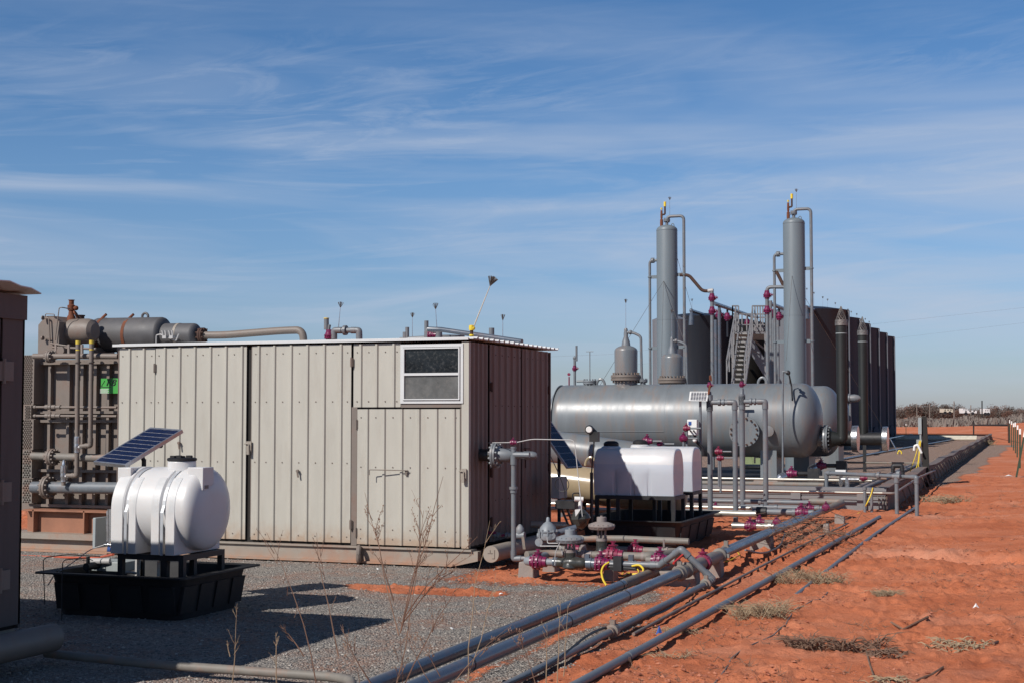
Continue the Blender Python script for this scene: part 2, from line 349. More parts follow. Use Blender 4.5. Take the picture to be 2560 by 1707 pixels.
def mkground():
    dd=[1.6]
    while dd[-1]<6000: dd.append(dd[-1]*(1.0042 if 5<dd[-1]<42 else (1.008 if dd[-1]<200 else 1.05)))
    dd=np.array(dd); t=np.concatenate([np.linspace(-3,-.47,24)[:-1],np.linspace(-.47,.47,560),np.linspace(.47,3,24)[1:]])
    Dm,T=np.meshgrid(dd,t,indexing='ij'); lat=T*Dm
    X=lat*c_-Dm*s_; Y=lat*s_+Dm*c_; Z=height(X,Y)-.0
    g=gravel(X,Y); nr,nc=X.shape
    co=np.stack([X,Y,Z],-1).reshape(-1,3)
    i=np.arange(nr-1)[:,None]*nc+np.arange(nc-1)[None,:]; q=np.stack([i,i+1,i+nc+1,i+nc],-1).reshape(-1,4)
    # strip behind the camera
    row0=co[:nc]; back=[(-400,-400,0),(400,-400,0)]
    b0=len(co); l=Vector((-3*1.6*c_-1.6*s_,-3*1.6*s_+1.6*c_,0))
    extra=np.array([(-4000,-3000,-.1),(4000,-3000,-.1)]); co=np.concatenate([co,extra])
    me=bpy.data.meshes.new('ground'); nv=len(co); 
    tris=[(b0,b0+1,nc-1)]+[(b0,j+1,j) for j in range(nc-1)]
    left=[(b0,0,(nr-1)*nc)]; right=[(b0+1,(nr-1)*nc+nc-1,nc-1)]
    tris+=[(b0,r*nc,(r+1)*nc) for r in range(nr-1)]; tris+=[(b0+1,(r+1)*nc+nc-1,r*nc+nc-1) for r in range(nr-1)]
    tris=np.array(tris)
    me.vertices.add(nv); me.vertices.foreach_set('co',co.astype(np.float32).ravel())
    nl=q.size+tris.size; me.loops.add(nl); me.loops.foreach_set('vertex_index',np.concatenate([q.ravel(),tris.ravel()]).astype(np.int32))
    npz=len(q)+len(tris); me.polygons.add(npz)
    st=np.concatenate([np.arange(len(q))*4,len(q)*4+np.arange(len(tris))*3]); me.polygons.foreach_set('loop_start',st.astype(np.int32))
    me.update(calc_edges=True); me.validate()
    at=me.attributes.new('gravel','FLOAT','POINT'); at.data.foreach_set('value',np.concatenate([g.ravel(),[0,0]]).astype(np.float32))
    me.shade_smooth(); o=bpy.data.objects.new('ground',me); COL.objects.link(o); o['kind']='structure'; return o
def groundmat():
    m=bpy.data.materials.new('soil_and_gravel'); m.use_nodes=True; t=m.node_tree; p=t.nodes['Principled BSDF']; p.inputs['Roughness'].default_value=.95; p.inputs['Specular IOR Level'].default_value=.15
    tcx=N(t,'ShaderNodeTexCoord'); O=tcx.outputs['Object']
    def no(sc,de,ro=.6,st=None):
        n=N(t,'ShaderNodeTexNoise'); n.inputs['Scale'].default_value=sc; n.inputs['Detail'].default_value=de; n.inputs['Roughness'].default_value=ro
        if st:
            mp=N(t,'ShaderNodeMapping'); mp.inputs['Scale'].default_value=st; mp.inputs['Rotation'].default_value=(0,0,-YAW); L(t,O,mp.inputs[0]); L(t,mp.outputs[0],n.inputs['Vector'])
        else: L(t,O,n.inputs['Vector'])
        return n.outputs[0]
    def mixc(f,a,b,bt='MIX'):
        n=N(t,'ShaderNodeMixRGB',blend_type=bt)
        if isinstance(f,(int,float)): n.inputs[0].default_value=f
        else: L(t,f,n.inputs[0])
        for i,v in ((1,a),(2,b)):
            if isinstance(v,tuple): n.inputs[i].default_value=(*v,1)
            else: L(t,v,n.inputs[i])
        return n.outputs[0]
    soil=ramp(t,no(.8,10,.68),[(.28,(.42,.115,.050)),(.5,(.56,.178,.084)),(.72,(.64,.24,.13))])
    soil=mixc(ramp(t,no(.35,8,.6),[(.53,0),(.72,.55)]),soil,(.62,.35,.25))
    soil=mixc(ramp(t,no(18,6,.7),[(.55,0),(.8,.4)]),soil,(.20,.052,.026))
    soil=mixc(ramp(t,no(60,5,.75),[(.56,0),(.72,.55)]),soil,(.15,.04,.02))
    v=N(t,'ShaderNodeTexVoronoi'); v.inputs['Scale'].default_value=55; L(t,O,v.inputs['Vector'])
    gcol=ramp(t,v.outputs['Color'],[(.1,(.16,.145,.132)),(.45,(.27,.245,.22)),(.75,(.36,.325,.285)),(.97,(.50,.45,.39))])
    gcol=mixc(ramp(t,no(1.1,8,.7),[(.46,0),(.74,.75)]),gcol,(.38,.17,.10))
    gcol=mixc(ramp(t,no(5,7,.7),[(.48,0),(.7,.35)]),gcol,(.13,.12,.115))
    sx=N(t,'ShaderNodeSeparateXYZ'); L(t,O,sx.inputs[0]); inside=ramp(t,M(t,'MULTIPLY',sx.outputs[1],.01),[(.26,0),(.29,.62)])
    gcol=mixc(inside,gcol,(.36,.225,.165))
    a=N(t,'ShaderNodeAttribute',attribute_name='gravel')
    gm=M(t,'ADD',a.outputs['Fac'],M(t,'MULTIPLY',M(t,'SUBTRACT',no(12,9,.8),.5),1.7)); gm=ramp(t,gm,[(.40,0),(.60,1)])
    L(t,mixc(gm,soil,gcol),p.inputs['Base Color'])
    hs=M(t,'ADD',M(t,'MULTIPLY',no(22,9,.7),1.6),M(t,'MULTIPLY',no(90,4,.7),.4)); hg=M(t,'MULTIPLY',v.outputs['Distance'],-1.6)
    hh=N(t,'ShaderNodeMix',data_type='FLOAT'); L(t,gm,hh.inputs[0]); L(t,hs,hh.inputs[2]); L(t,hg,hh.inputs[3])
    b=N(t,'ShaderNodeBump'); b.inputs['Strength'].default_value=.75; b.inputs['Distance'].default_value=.022; L(t,hh.outputs[0],b.inputs['Height']); L(t,b.outputs[0],p.inputs['Normal'])
    return m
ground=mkground(); gm_=groundmat(); ground.data.materials.append(gm_)
def hz(x,y): return float(height(np.array([x],float),np.array([y],float))[0])
def G(px,py):  # ground point seen at a pixel
    p=U(px,py,Z=0); return Vector((p.x,p.y,hz(p.x,p.y)))
# scattered stones and clods
def scatter(name,n,dr,tr,smin,smax,cond,m,seed,flat=.6):
    r=np.random.RandomState(seed); d=dr[0]*(dr[1]/dr[0])**(r.rand(n)); t=tr[0]+(tr[1]-tr[0])*r.rand(n); lat=t*d; X=lat*c_-d*s_; Y=lat*s_+d*c_
    g=gravel(X,Y); k=cond(g,X,Y,r); X=X[k];Y=Y[k]; Z=height(X,Y); n=len(X)
    sz=smin+(smax-smin)*r.rand(n)**3.5
    base=np.array([(1,0,0),(0,1,0),(-1,0,0),(0,-1,0),(0,0,1),(0,0,-1),(.65,.65,.5),(-.65,-.6,.5)]); 
    base=np.array([(1,.1,0),(.2,1,.1),(-1,0,-.1),(-.1,-1,0),(.1,-.1,1),(0,0,-.7)])
    V=np.repeat(base[None],n,0)*(.6+.8*r.rand(n,6,1)); a=r.rand(n)*6.28; ca,sa=np.cos(a),np.sin(a)
    vx=V[...,0]*ca[:,None]-V[...,1]*sa[:,None]; vy=V[...,0]*sa[:,None]+V[...,1]*ca[:,None]
    P=np.stack([vx*sz[:,None]+X[:,None],vy*sz[:,None]+Y[:,None],V[...,2]*sz[:,None]*flat+Z[:,None]+sz[:,None]*.15],-1).reshape(-1,3)
    F=np.array([(0,1,4),(1,2,4),(2,3,4),(3,0,4),(1,0,5),(2,1,5),(3,2,5),(0,3,5)]); Fa=(F[None]+np.arange(n)[:,None,None]*6).reshape(-1,3)
    me=bpy.data.meshes.new(name); me.from_pydata(P.tolist(),[],Fa.tolist()); me.materials.append(m); o=bpy.data.objects.new(name,me); COL.objects.link(o); tag(o,kind='stuff'); return o
def stonemat(name,stops,sc):
    m=bpy.data.materials.new(name); m.use_nodes=True; t=m.node_tree; p=t.nodes['Principled BSDF']; p.inputs['Roughness'].default_value=.9
    g=N(t,'ShaderNodeNewGeometry'); L(t,ramp(t,g.outputs['Random Per Island'],stops),p.inputs['Base Color']); return m
stm=stonemat('stones',[(0,(.13,.12,.11)),(.5,(.25,.23,.21)),(.9,(.34,.30,.26)),(1,(.48,.44,.39))],1)
clm=stonemat('clods',[(0,(.27,.08,.042)),(.6,(.41,.145,.078)),(1,(.46,.18,.105))],1)
o=scatter('gravel_stones',60000,(8.2,20),(-.36,.14),.003,.017,lambda g,x,y,r:(g+.35*(r.rand(len(g))-.5)>.33),stm,1)
tag(o,'loose grey and white pebbles spread over the gravel yard','gravel')
o=scatter('soil_clods',30000,(8.2,48),(-.1,.38),.003,.026,lambda g,x,y,r:(g<.3)&(fbm(x,y,.9,4,5)>.0),clm,2,.55)
tag(o,'crumbled red clods scattered over the bare red soil','clods')
# ------------------------------------------------------------------ pipe runs on the ground (all parallel to world Y)
def gy(X,px,Z): # y at which a line X,Z crosses pixel column px
    lo,hi=3,300
    for _ in range(60):
        m=(lo+hi)/2; d=-X*s_+m*c_; l=X*c_+m*s_
        D=(l/d)*F_+1280
        if D<px: lo=m
        else: hi=m
    return m
def bands(parent,X,Z,r,ys,name='strap'):
    for y in ys:
        m=MB(); m.lathe([(-.008,r*1.06),(.008,r*1.06)],(X,y,Z),(0,1,0),16); m.build(name,blk,parent)
def block(px,py,w,dp,h,label,rot=0,tip=0):
    p=U(px,py,Z=0.02); b=MB(); x,y=p.x,p.y
    b.hexa([Vector((x-w/2,y-dp/2,-.05)),Vector((x+w/2,y-dp/2,-.05)),Vector((x+w/2,y+dp/2,-.05)),Vector((x-w/2,y+dp/2,-.05)),
            Vector((x-w/2+.01,y-dp/2+.01,h)),Vector((x+w/2-.01,y-dp/2+.01,h-tip)),Vector((x+w/2-.01,y+dp/2-.01,h-tip)),Vector((x-w/2+.01,y+dp/2-.01,h))])
    o=b.build('concrete_block',conc,bevel=.012); tag(o,label,'block'); return o
# main blue pipe with valve, along X=-3.5
MX=-3.5; mz=.20; mr=.052
t=thing('pipeline','large blue grey pipeline with a crimson valve, on concrete blocks along the red soil','pipeline',(MX,12,0))
ye=gy(MX,2085,mz)
m=MB(); m.cyl((MX,4.5,mz),(MX,gy(MX,1690,mz),mz),mr,n=24); m.build('pipe',pvcb,t)
y1=gy(MX,1690,mz); y2=gy(MX,1800,mz)
m=MB(); m.cyl((MX,y2,mz),(MX,gy(MX,2060,mz),mz),mr*.92,n=20); m.build('pipe',pvcb,t)
m=MB(); m.lathe([(0,mr*1.02),(.0,mr*1.28),(.07,mr*1.3),(.09,mr*1.6),(.15,mr*1.6),(.17,mr*1.2),(.34,mr*1.25),(.36,mr*1.6),(.40,mr*1.6),(.42,mr*1.25),(y2-y1-.35,mr*1.3),(y2-y1-.3,mr*1.15),(y2-y1-.16,mr*1.2),(y2-y1-.14,mr*1.65),(y2-y1-.05,mr*1.65),(y2-y1-.03,mr*1.25),(y2-y1,mr*1.2)],(MX,y1,mz),(0,1,0),22)
m.box((MX-.025,y1+.10,mz+mr*1.4),(MX+.02,y1+.14,mz+mr*2.2)); m.box((MX+mr*1.4,y2-.12,mz-.02),(MX+mr*2.2,y2-.06,mz+.02)); m.build('coupling',pvcd,t)
valve(t,(MX,y1+(y2-y1)*.56,mz),(0,1,0),mr*.82,magr)
bands(t,MX,mz,mr,[gy(MX,px,mz) for px in (1172,1415,1560)])
m=MB(); m.bar((MX-.02,y1+.5,mz+.18),(MX-.05,y1+.05,mz+.10),.018); m.build('handle',redp,t)
# second pipe X=-3.95
t=thing('pipeline','dusty blue grey pipe lying left of the larger pipeline, ending under the valve manifold','pipeline',(-3.95,12,0))
m=MB(); m.cyl((-3.95,4.5,.12),(-3.95,gy(-3.95,1560,.12),.12),.05,n=22); m.build('pipe',pvcb,t)
m=MB(); m.cyl((-3.95,gy(-3.95,1555,.12),.12),(-3.95,gy(-3.95,1690,.12),.12),.052,n=22); m.build('pipe',pvcd,t)
bands(t,-3.95,.12,.05,[gy(-3.95,1547,.12)],'weld_ring')
# grey union pipe X=-3.28 with the A-shaped crossover
px_=lambda px,Z,X: Vector((X,gy(X,px,Z),Z))
t=thing('pipeline','thin grey plastic pipe with union couplings, joined to the crossover elbow','pipeline',(-3.28,11,0))
A=Vector((-3.33,5,.055)); B=px_(1530,.06,-3.30); C=px_(1775,.09,-3.25)
m=pipemesh([A,(-3.31,9,.045),B,C-Vector((0,.02,0))],.028,False); 
for q in (A.lerp(B,.93),): pass
m.build('pipe',pvc,t)
for q in (B,px_(1768,.09,-3.25)-Vector((0,.12,0))):
    m=MB(); m.lathe([(-.10,.034),(-.05,.036),(-.045,.056),(.03,.056),(.035,.04),(.1,.035)],q,(0,1,0),14); m.box((q.x-.02,q.y-.02,q.z+.04),(q.x+.02,q.y+.02,q.z+.085)); m.build('union',pvcd,t)
apex=U(1703,1372,Y=14.75); foot=Vector((-3.25,C.y,.09)); lfoot=U(1650,1412,Y=14.9)
t2=thing('crossover_pipe','grey plastic crossover pipe bent in an upside-down V over the large pipeline','pipe',(apex.x,apex.y,0))
pipemesh([foot+Vector((0,-.10,0)),foot+Vector((0,.0,0.01)),U(1785,1436,Y=foot.y+.02)*.3+foot*.7,apex,lfoot,lfoot+Vector((-.5,0,0))],.034,rad=.05).build('pipe',pvc,t2)
# right hand pipe X=-2.85
t=thing('pipeline','dusty grey plastic pipe half sunk in red soil, rightmost of the long pipes','pipeline',(-2.8,12,0))
pts=[(-2.95,5,.05),(-2.93,8.2,.03),(-2.86,10.4,.05),(-2.84,12,.045),(-2.79,15.5,.04),(-2.74,20,.045),(-2.68,25.7,.05)]
MB().ringtube(fil(pts,.6),.031,14).build('pipe',pvc,t)
for k,(i,f) in enumerate(((1,.35),(1,.95),(3,.3),(4,.5),(5,.4))):
    p=Vector(pts[i]).lerp(Vector(pts[i+1]),f); a=Vector(pts[i+1])-Vector(pts[i]); m=MB(); m.lathe([(-.06,.034),(.06,.034)],p,a,14); m.build('coupling',pvc,t)
# thin half buried pipes
t=tag(MB().ringtube([(-3.20,11.6,.0),(-3.18,13,.015),(-3.14,17,.03),(-3.10,21,.03),(-3.02,24,.04)],.014,10).build('thin_pipe',pvcd),'thin dusty pipe surfacing between the two grey plastic pipes','pipe')
q0=G(2290,1270); q1=G(2190,1335); q2=G(2100,1400); q3=G(1990,1480)
tag(MB().ringtube([q0+Vector((0,0,.04)),q1+Vector((0,0,.02)),q2+Vector((0,0,.018)),q3+Vector((0,0,-.02))],.024,10).build('thin_pipe',pvc),'short grey pipe sinking into the soil right of the long pipes','pipe')
tag(MB().ringtube([(-2.15+.05*math.sin(i*.8),9+i*.33,hz(-2.15+.05*math.sin(i*.8),9+i*.33)+.001) for i in range(20)],.0055,8).build('cable',pvcd),'faint grey cable crossing the red soil, lower right','cable')
# black hose beside the pipeline
pp=[(-3.42,5,.05),(-3.30,8.6,.06),(-3.26,9.6,.05),(-3.36,11.0,.11),(-3.32,12,.04),(-3.22,13,.03),(-3.38,14.4,.10)]
tag(MB().ringtube(fil(pp,.6,8),.010,10).build('hose',blk),'black hose snaking beside the large pipeline','hose')
# front left grey pipe
t=thing('pipeline','weathered grey pipe crossing the gravel from the dark shed to the pipelines','pipeline',(-5,9.6,0))
a=U(115,1632,Z=.06); b=U(390,1660,Z=.07); c=U(880,1694,Z=.09)
pipemesh([a,b,c,c+Vector((.35,-.7,.03)),c+Vector((.30,-3,.03))],.031,False,rad=.25).build('pipe',pvcd,t)
# blocks
block(1322,1436,.19,.22,.17,'square grey concrete block under the left end of the front manifold pipe')
block(1378,1420,.16,.2,.16,'brown concrete block just right of the first manifold block')
block(1527,1440,.13,.2,.2,'magenta stained concrete block beside the yellow cable')
block(1690,1452,.5,.22,.13,'wide concrete block under the pipeline left of the crossover')
block(1790,1430,.16,.2,.17,'dark concrete block under the crimson pipeline valve')
block(1905,1368,.3,.24,.17,'sunlit concrete block under the far part of the pipeline')
block(2100,1306,.17,.18,.17,'tilted grey concrete block near the end of the pipeline',tip=.05)
block(2066,1324,.10,.12,.12,'small concrete block among dry brambles')
tubem=mat('tubing_grey',(.42,.41,.40),.5,var=.1)
# ------------------------------------------------------------------ sheds
def ribpanel(b,x0,x1,z0,z1,ribs,o,ax,nrm,dep=.019,w=.030,edge=0.0):
    """ribbed sheet from x0 to x1 along axis ax through o; nrm = outward normal"""
    ax=Vector(ax); nrm=Vector(nrm); o=Vector(o); pr=[(x0,0)]
    for r in sorted(ribs):
        if r-w<=x0 or r+w>=x1: continue
        pr+=[(r-w*.85,0),(r-w*.4,dep),(r+w*.4,dep),(r+w*.85,0)]
        for q in (.33,.66):  pass
    pr+=[(x1,0)]
    vs=[]; fs=[]
    for x,dn in pr:
        p=o+ax*x+nrm*dn; vs+=[p+Zv*z0,p+Zv*z1]
    for i in range(len(pr)-1): fs.append((2*i,2*i+2,2*i+3,2*i+1))
    b.add(vs,fs)
    # back sheet gives thickness
    q=[o+ax*x0-nrm*.012+Zv*z0,o+ax*x1-nrm*.012+Zv*z0,o+ax*x1-nrm*.012+Zv*z1,o+ax*x0-nrm*.012+Zv*z1]
    f=[o+ax*x0+Zv*z0,o+ax*x1+Zv*z0,o+ax*x1+Zv*z1,o+ax*x0+Zv*z1]
    b.add(q+f,[(0,1,2,3),(0,4,5,1),(3,2,6,7),(0,3,7,4),(1,5,6,2)])
def screws(b,xs,z,o,ax,nrm):
    for x in xs: b.lathe([(0,.009),(.006,.008),(.008,.003)],Vector(o)+Vector(ax)*x+Vector(nrm)*.001+Zv*z,nrm,6)
SX0,SX1,SY0,SY1,SZ0,SZ1=-11.32,-6.385,15.87,18.88,.255,2.715
def fx(px,py=1100): return U(px,py,Y=SY0).x
def fz(px,py): return U(px,py,Y=SY0).z
t=thing('equipment_shed','cream ribbed metal shed on a steel skid, with a window high on its front','shed',(-8.85,17.4,0)); shed=t
O=(0,SY0,0); AX=(1,0,0); NR=(0,-1,0)
def xs_(l): return [fx(p) for p in l]
def door(name,a,b,z0,z1,ribs,off=.0,lab=None):
    m=MB(); ribpanel(m,fx(a),fx(b),z0,z1,xs_(ribs),(0,SY0-off,0),AX,NR)
    r=sorted(xs_(ribs)); mids=[(r[i]+r[i+1])/2 for i in range(len(r)-1)]+[fx(a)+.05,fx(b)-.05]
    o=m.build(name,gal,t); s=MB()
    for z in (z1-.10,z1-.70,z1-1.45,z0+.07):
        if z>z0+.04: screws(s,mids,z,(0,SY0-off,0),AX,NR)
    s.build('screw_row',taup,o)
    if lab: o['label']=lab
    return o
zt=SZ1-.045
door('wall_panel',296,385,SZ0+.02,zt,(322,358))
d1=door('door',388,616,SZ0,zt,(412,449,487,526,565,605),.012)
d2=door('door',630,878,SZ0,zt,(647,686,728,769,811,853),.012)
door('wall_panel',883,1001,fz(940,1017),zt,(901,941,984))
d3=door('door',895,1151,SZ0-.01,fz(1000,1022),(920,962,1006,1049,1093,1137),.02,'small door below the window, with a rod handle')
# frames, core, trims
m=MB(); m.box((SX0+.03,SY0+.02,.22),(SX1-.03,SY1-.02,SZ1-.06)); m.build('inner_frame',dark,t)
m=MB(); m.box((fx(879),SY0-.004,SZ0-.03),(fx(893),SY0+.015,fz(885,1017))); m.box((fx(1003),SY0-.014,fz(1003,1018)),(fx(1158),SY0+.015,fz(1003,1008)))
m.box((fx(1151)+.003,SY0-.012,SZ0),(fx(1151)+.022,SY0+.01,fz(1000,1020))); m.box((fx(628),SY0-.01,SZ0+.03),(fx(630)-.003,SY0+.01,zt)); m.split('door_frame',taup,t)
m=MB(); m.box((SX1-.085,SY0-.018,SZ0-.02),(SX1,SY0+.0,zt)); m.box((SX1-.0,SY0-.018,SZ0-.02),(SX1+.006,SY0+.05,zt)); m.build('corner_trim',gal,t)
# hinges, hasps
for px,py,o in ((387,920,d1),(386,1330,d1),(880,905,d2),(880,1310,d2),(893,1060,d3),(893,1330,d3)):
    z=U(px,py,Y=SY0).z; m=MB(); m.cyl((fx(px),SY0-.03,z-.06),(fx(px),SY0-.03,z+.06),.012,n=8); m.box((fx(px)-.02,SY0-.025,z-.05),(fx(px)+.02,SY0-.012,z+.05)); m.build('hinge',taup,o)
for px,py,o in ((626,1115,d1),(1162,1184,d3)):
    p=U(px,py,Y=SY0); m=MB(); m.box((p.x-.035,SY0-.045,p.z-.065),(p.x+.035,SY0-.03,p.z+.065)); m.ringtube(fil([(p.x-.05,SY0-.06,p.z+.035),(p.x+.01,SY0-.06,p.z+.035),(p.x+.01,SY0-.06,p.z-.09)],.02),.008,8); m.box((p.x-.015,SY0-.075,p.z-.10),(p.x+.02,SY0-.045,p.z-.03)); m.build('hasp',taupl,o)
for px,py in ((452,1110),(748,1180)):
    p=U(px,py,Y=SY0); m=MB(); m.cyl((p.x,SY0-.03,p.z+.02),(p.x,SY0-.06,p.z+.02),.018,n=8); m.bar((p.x,SY0-.055,p.z+.02),(p.x+.012,SY0-.05,p.z-.06),.016); m.build('latch',taup,d1 if px<600 else d2)
a=U(924,1173,Y=SY0-.11); b=U(1020,1175,Y=SY0-.05)
m=MB(); m.ringtube(fil([(a.x,SY0-.12,a.z-.065),(a.x,SY0-.12,a.z),(b.x,SY0-.055,b.z)],.015),.006,8); m.bar((b.x-.03,SY0-.04,b.z-.0),(b.x-.03,SY0-.035,b.z-.06),.028,.02); m.box((b.x-.04,SY0-.05,b.z-.03),(b.x-.01,SY0-.0,b.z)); m.build('rod_handle',taup,d3)
# window
wa=U(1003,1006,Y=SY0); wb=U(1160,856,Y=SY0); x0,x1,z0,z1=wa.x,wb.x,wa.z-.01,U(1080,860,Y=SY0).z
win=MB()
def fr(b,x0,x1,z0,z1,w,y,dp):
    b.box((x0,y-dp,z0),(x1,y,z0+w)); b.box((x0,y-dp,z1-w),(x1,y,z1)); b.box((x0,y-dp+.001,z0+w),(x0+w,y,z1-w)); b.box((x1-w,y-dp+.001,z0+w),(x1,y,z1-w))
yw=SY0-.01; fr(win,x0,x1,z0,z1,.034,yw,.02); w=win.build('window',whitet,t)
m=MB(); fr(m,x0+.04,x1-.04,z0+.04,z1-.04,.016,yw-.005,.03); zm=(z0+z1)/2-.005; m.box((x0+.05,yw-.036,zm-.015),(x1-.05,yw-.004,zm+.015)); m.build('window_sash',whitet,w)
m=MB(); m.box((x0+.06,yw-.008,zm+.015),(x1-.06,yw-.003,z1-.06)); m.build('window_pane',glass,w)
m=MB(); m.box((x0+.06,yw-.016,z0+.06),(x1-.06,yw-.011,zm-.015)); m.build('window_pane',glass2,w)
# side wall (faces +X), rear and left walls
OS=(SX1,0,0)
def sy(px): return U(px,1100,X=SX1).y
def sdoor(name,a,b,n,off):
    m=MB(); y0,y1=sy(a),sy(b); ribs=[y0+(y1-y0)*(i+.5)/n for i in range(n)]
    ribpanel(m,y0,y1,SZ0,zt,ribs,(SX1+off,0,0),(0,1,0),(1,0,0),.022,.045); o=m.build(name,galdark,t)
    s=MB(); 
    for z in (zt-.12,zt-.75,zt-1.4,SZ0+.5): screws(s,[y0+(y1-y0)*(i+1)/n-.03 for i in range(n)],z,(SX1+off,0,0),(0,1,0),(1,0,0))
    s.build('screw_row',rustd,o); return o
sdoor('wall_panel',1175,1219,4,.0); e1=sdoor('door',1223,1300,5,.01); e2=sdoor('door',1304,1369,5,.01)
for o,y in ((e1,sy(1224)),(e2,sy(1368))):
    for z in (2.15,1.1,.5):
        m=MB(); m.cyl((SX1+.03,y,z-.06),(SX1+.03,y,z+.06),.012,n=8); m.box((SX1+.012,y-.02,z-.05),(SX1+.028,y+.03,z+.05)); m.build('hinge',rustd,o)
m=MB(); m.bar((SX1+.05,sy(1305),1.38),(SX1+.05,sy(1305),1.12),.014); m.bar((SX1+.05,sy(1303),1.37),(SX1+.05,sy(1315),1.365),.014); m.build('door_bolt',rustd,e2)
m=MB(); m.box((SX1,SY1-.03,SZ0),(SX1+.012,SY1,zt)); ribpanel(m,-SX1,-SX0,SZ0,zt,[-SX1+.2*i+.1 for i in range(24)],(0,SY1,0),(-1,0,0),(0,1,0)); ribpanel(m,-SY1,-SY0,SZ0,zt,[-SY1+.2*i+.1 for i in range(15)],(SX0,0,0),(0,-1,0),(-1,0,0)); m.build('rear_wall',galdark,t)
# roof: ribbed sheet, edge fascia in front
m=MB(); pr=[]; x=SX0-.05; 
vs=[];fs=[]; y=SY0-.03; k=0; prof=[]
while y<SY1+.09:
    prof+=[(y,0),(y+.115,0),(y+.135,.022),(y+.16,.022)]; y+=.18
for yy,dz in prof:
    for xx in (SX0-.06,SX1+.07):
        vs+=[(xx,yy,SZ1+dz),(xx,yy,SZ1+dz-.012)]
n=len(prof)
for i in range(n-1):
    a=4*i; b=4*i+4
    fs+=[(a,a+2,b+2,b),(a+1,b+1,b+3,a+3),(a,b,b+1,a+1),(a+2,a+3,b+3,b+2)]
fs+=[(0,1,3,2),(4*n-4,4*n-2,4*n-1,4*n-3)]
m.add(vs,fs); m.build('roof',whitet,t)
m=MB(); m.box((SX0-.06,SY0-.05,SZ1-.022),(SX1+.01,SY0-.034,SZ1+.010)); m.build('fascia',whitet,t)
# skid with beam, round end tube, lifting ring
m=MB(); m.box((SX0-.1,SY0-.06,.02),(SX1-.18,SY0+.14,.045)); m.box((SX0-.1,SY0-.01,.045),(SX1-.18,SY0+.10,.20)); m.box((SX0-.1,SY0-.045,.20),(SX1+.05,SY0+.14,.222))
m.box((SX0,SY1-.14,.02),(SX1,SY1,.222)); m.box((SX0,SY0+.1,.05),(SX1-.3,SY1-.1,.12))
m.hexa([Vector(q) for q in ((SX1-.18,SY0-.012,.02),(SX1+.12,SY0-.012,.09),(SX1+.12,SY0+.1,.09),(SX1-.18,SY0+.1,.02),(SX1-.18,SY0-.012,.2),(SX1+.12,SY0-.012,.2),(SX1+.12,SY0+.1,.2),(SX1-.18,SY0+.1,.2))])
m.build('skid_beam',taupl,t)
e=U(1228,1384,Y=SY0-.02); m=MB(); m.cyl((e.x,SY0-.03,e.z),(e.x,SY1,e.z),.098,n=28); m.build('skid_tube',taupl,t)
m=MB(); 
for a_,b_ in (((-.04,.01),(.02,.01)),((-.01,.05),(-.01,.02)),((.045,.05),(.045,-.05)),((.015,-.05),(.045,-.05))): m.bar((e.x+a_[0],SY0-.032,e.z+a_[1]),(e.x+b_[0],SY0-.032,e.z+b_[1]),.007)
m.build('weld_mark',taup,t)
p=U(896,1387,Y=SY0-.1); m=MB(); m.lathe([(-.02,.08),(-.02,.105),(.02,.105),(.02,.08)],(p.x,SY0-.10,.125),(1,.25,0),20); m=MB()
ring=[(p.x+.02*math.cos(a),SY0-.09-.05*math.cos(a),.13+.085*math.sin(a)) for a in [i*math.pi/12 for i in range(25)]]; m.ringtube(ring,.03,8); m.build('lifting_ring',taup,t)
# shed side flange: nozzle from the wall with black boot, flange, reducer and cap
t2=thing('flanged_nozzle','grey bolted flange and reducer sticking out of the shaded side of the cream shed','pipe flange',(SX1,17,1.3))
fp=U(1240,1137,X=SX1+.22); ax=Vector((1,0,0)); m=MB(); m.cyl((SX1-.05,fp.y,fp.z),(fp.x-.03,fp.y,fp.z),.075,n=18); m.build('rubber_boot',tape,t2)
m=MB(); flange(m,fp,ax,.155,.028,12,.014); m.build('flange',pvc,t2)
m=MB(); m.lathe([(.02,.14),(.05,.085),(.18,.080),(.22,.05),(.34,.042),(.36,.05),(.46,.05),(.50,.04),(.52,.02)],fp,ax,22); m.build('reducer',pvc,t2)
# PVC riser at the shed corner
t3=thing('riser_pipe','tall grey plastic riser with a magenta valve on top, right of the shed corner','pipe',(-5.9,16,0))
ry=15.95; b0=U(1284,1396,Y=ry); tp=U(1284,1118,Y=ry)
pipemesh([tp,b0,U(1352,1394,Y=ry)],.030,rad=.05).build('pipe',pvc,t3)
m=MB(); 
for pz,R,w in ((1219,.052,.03),(1150,.038,.10),(1118,.036,.02),(1225,.04,.06)): 
    q=U(1284,pz,Y=ry); collar(m,q,(0,0,1),R,w,18)
m.cyl(U(1284,1136,Y=ry),U(1284,1136,Y=ry)+Vector((.2,0,0)),.035,n=14); m.build('coupling',pvc,t3)
valve(t3,tp+Vector((0,0,.06)),(1,0,0),.016,mag)
m=MB(); q=tp+Vector((0,0,.06)); 
m.ringtube(fil([U(1222,1106,Y=ry+.3),q+Vector((-.03,0,0))],.02),.006,8)
m.ringtube(fil([q+Vector((.03,0,0)),U(1330,1097,Y=ry),U(1436,1099,Y=ry),U(1456,1290,Y=ry-.1)],.06,8),.0055,8); m.build('sensing_tube',tubem,t3)
# ------------------------------------------------------------------ left dark shed
LX,LY=-7.05,8.5
galdark0=galdark; galdark=mat('shade_darkened_sheet',(.10,.078,.072),.65,var=.2,scale=2,dirt=(.07,.045,.04),dirtamt=.5,dscale=2.5,stretch=(3,3,.4))  # darker copy of the side sheet, shade on this wall is in the colour
t=thing('equipment_shed','dark shaded metal shed cut off by the left frame edge, with a bent roof sheet','shed',(LX-2,LY-1.5,0))
zt2=2.68
def ly(px,py=1000): return U(px,py,X=LX).y
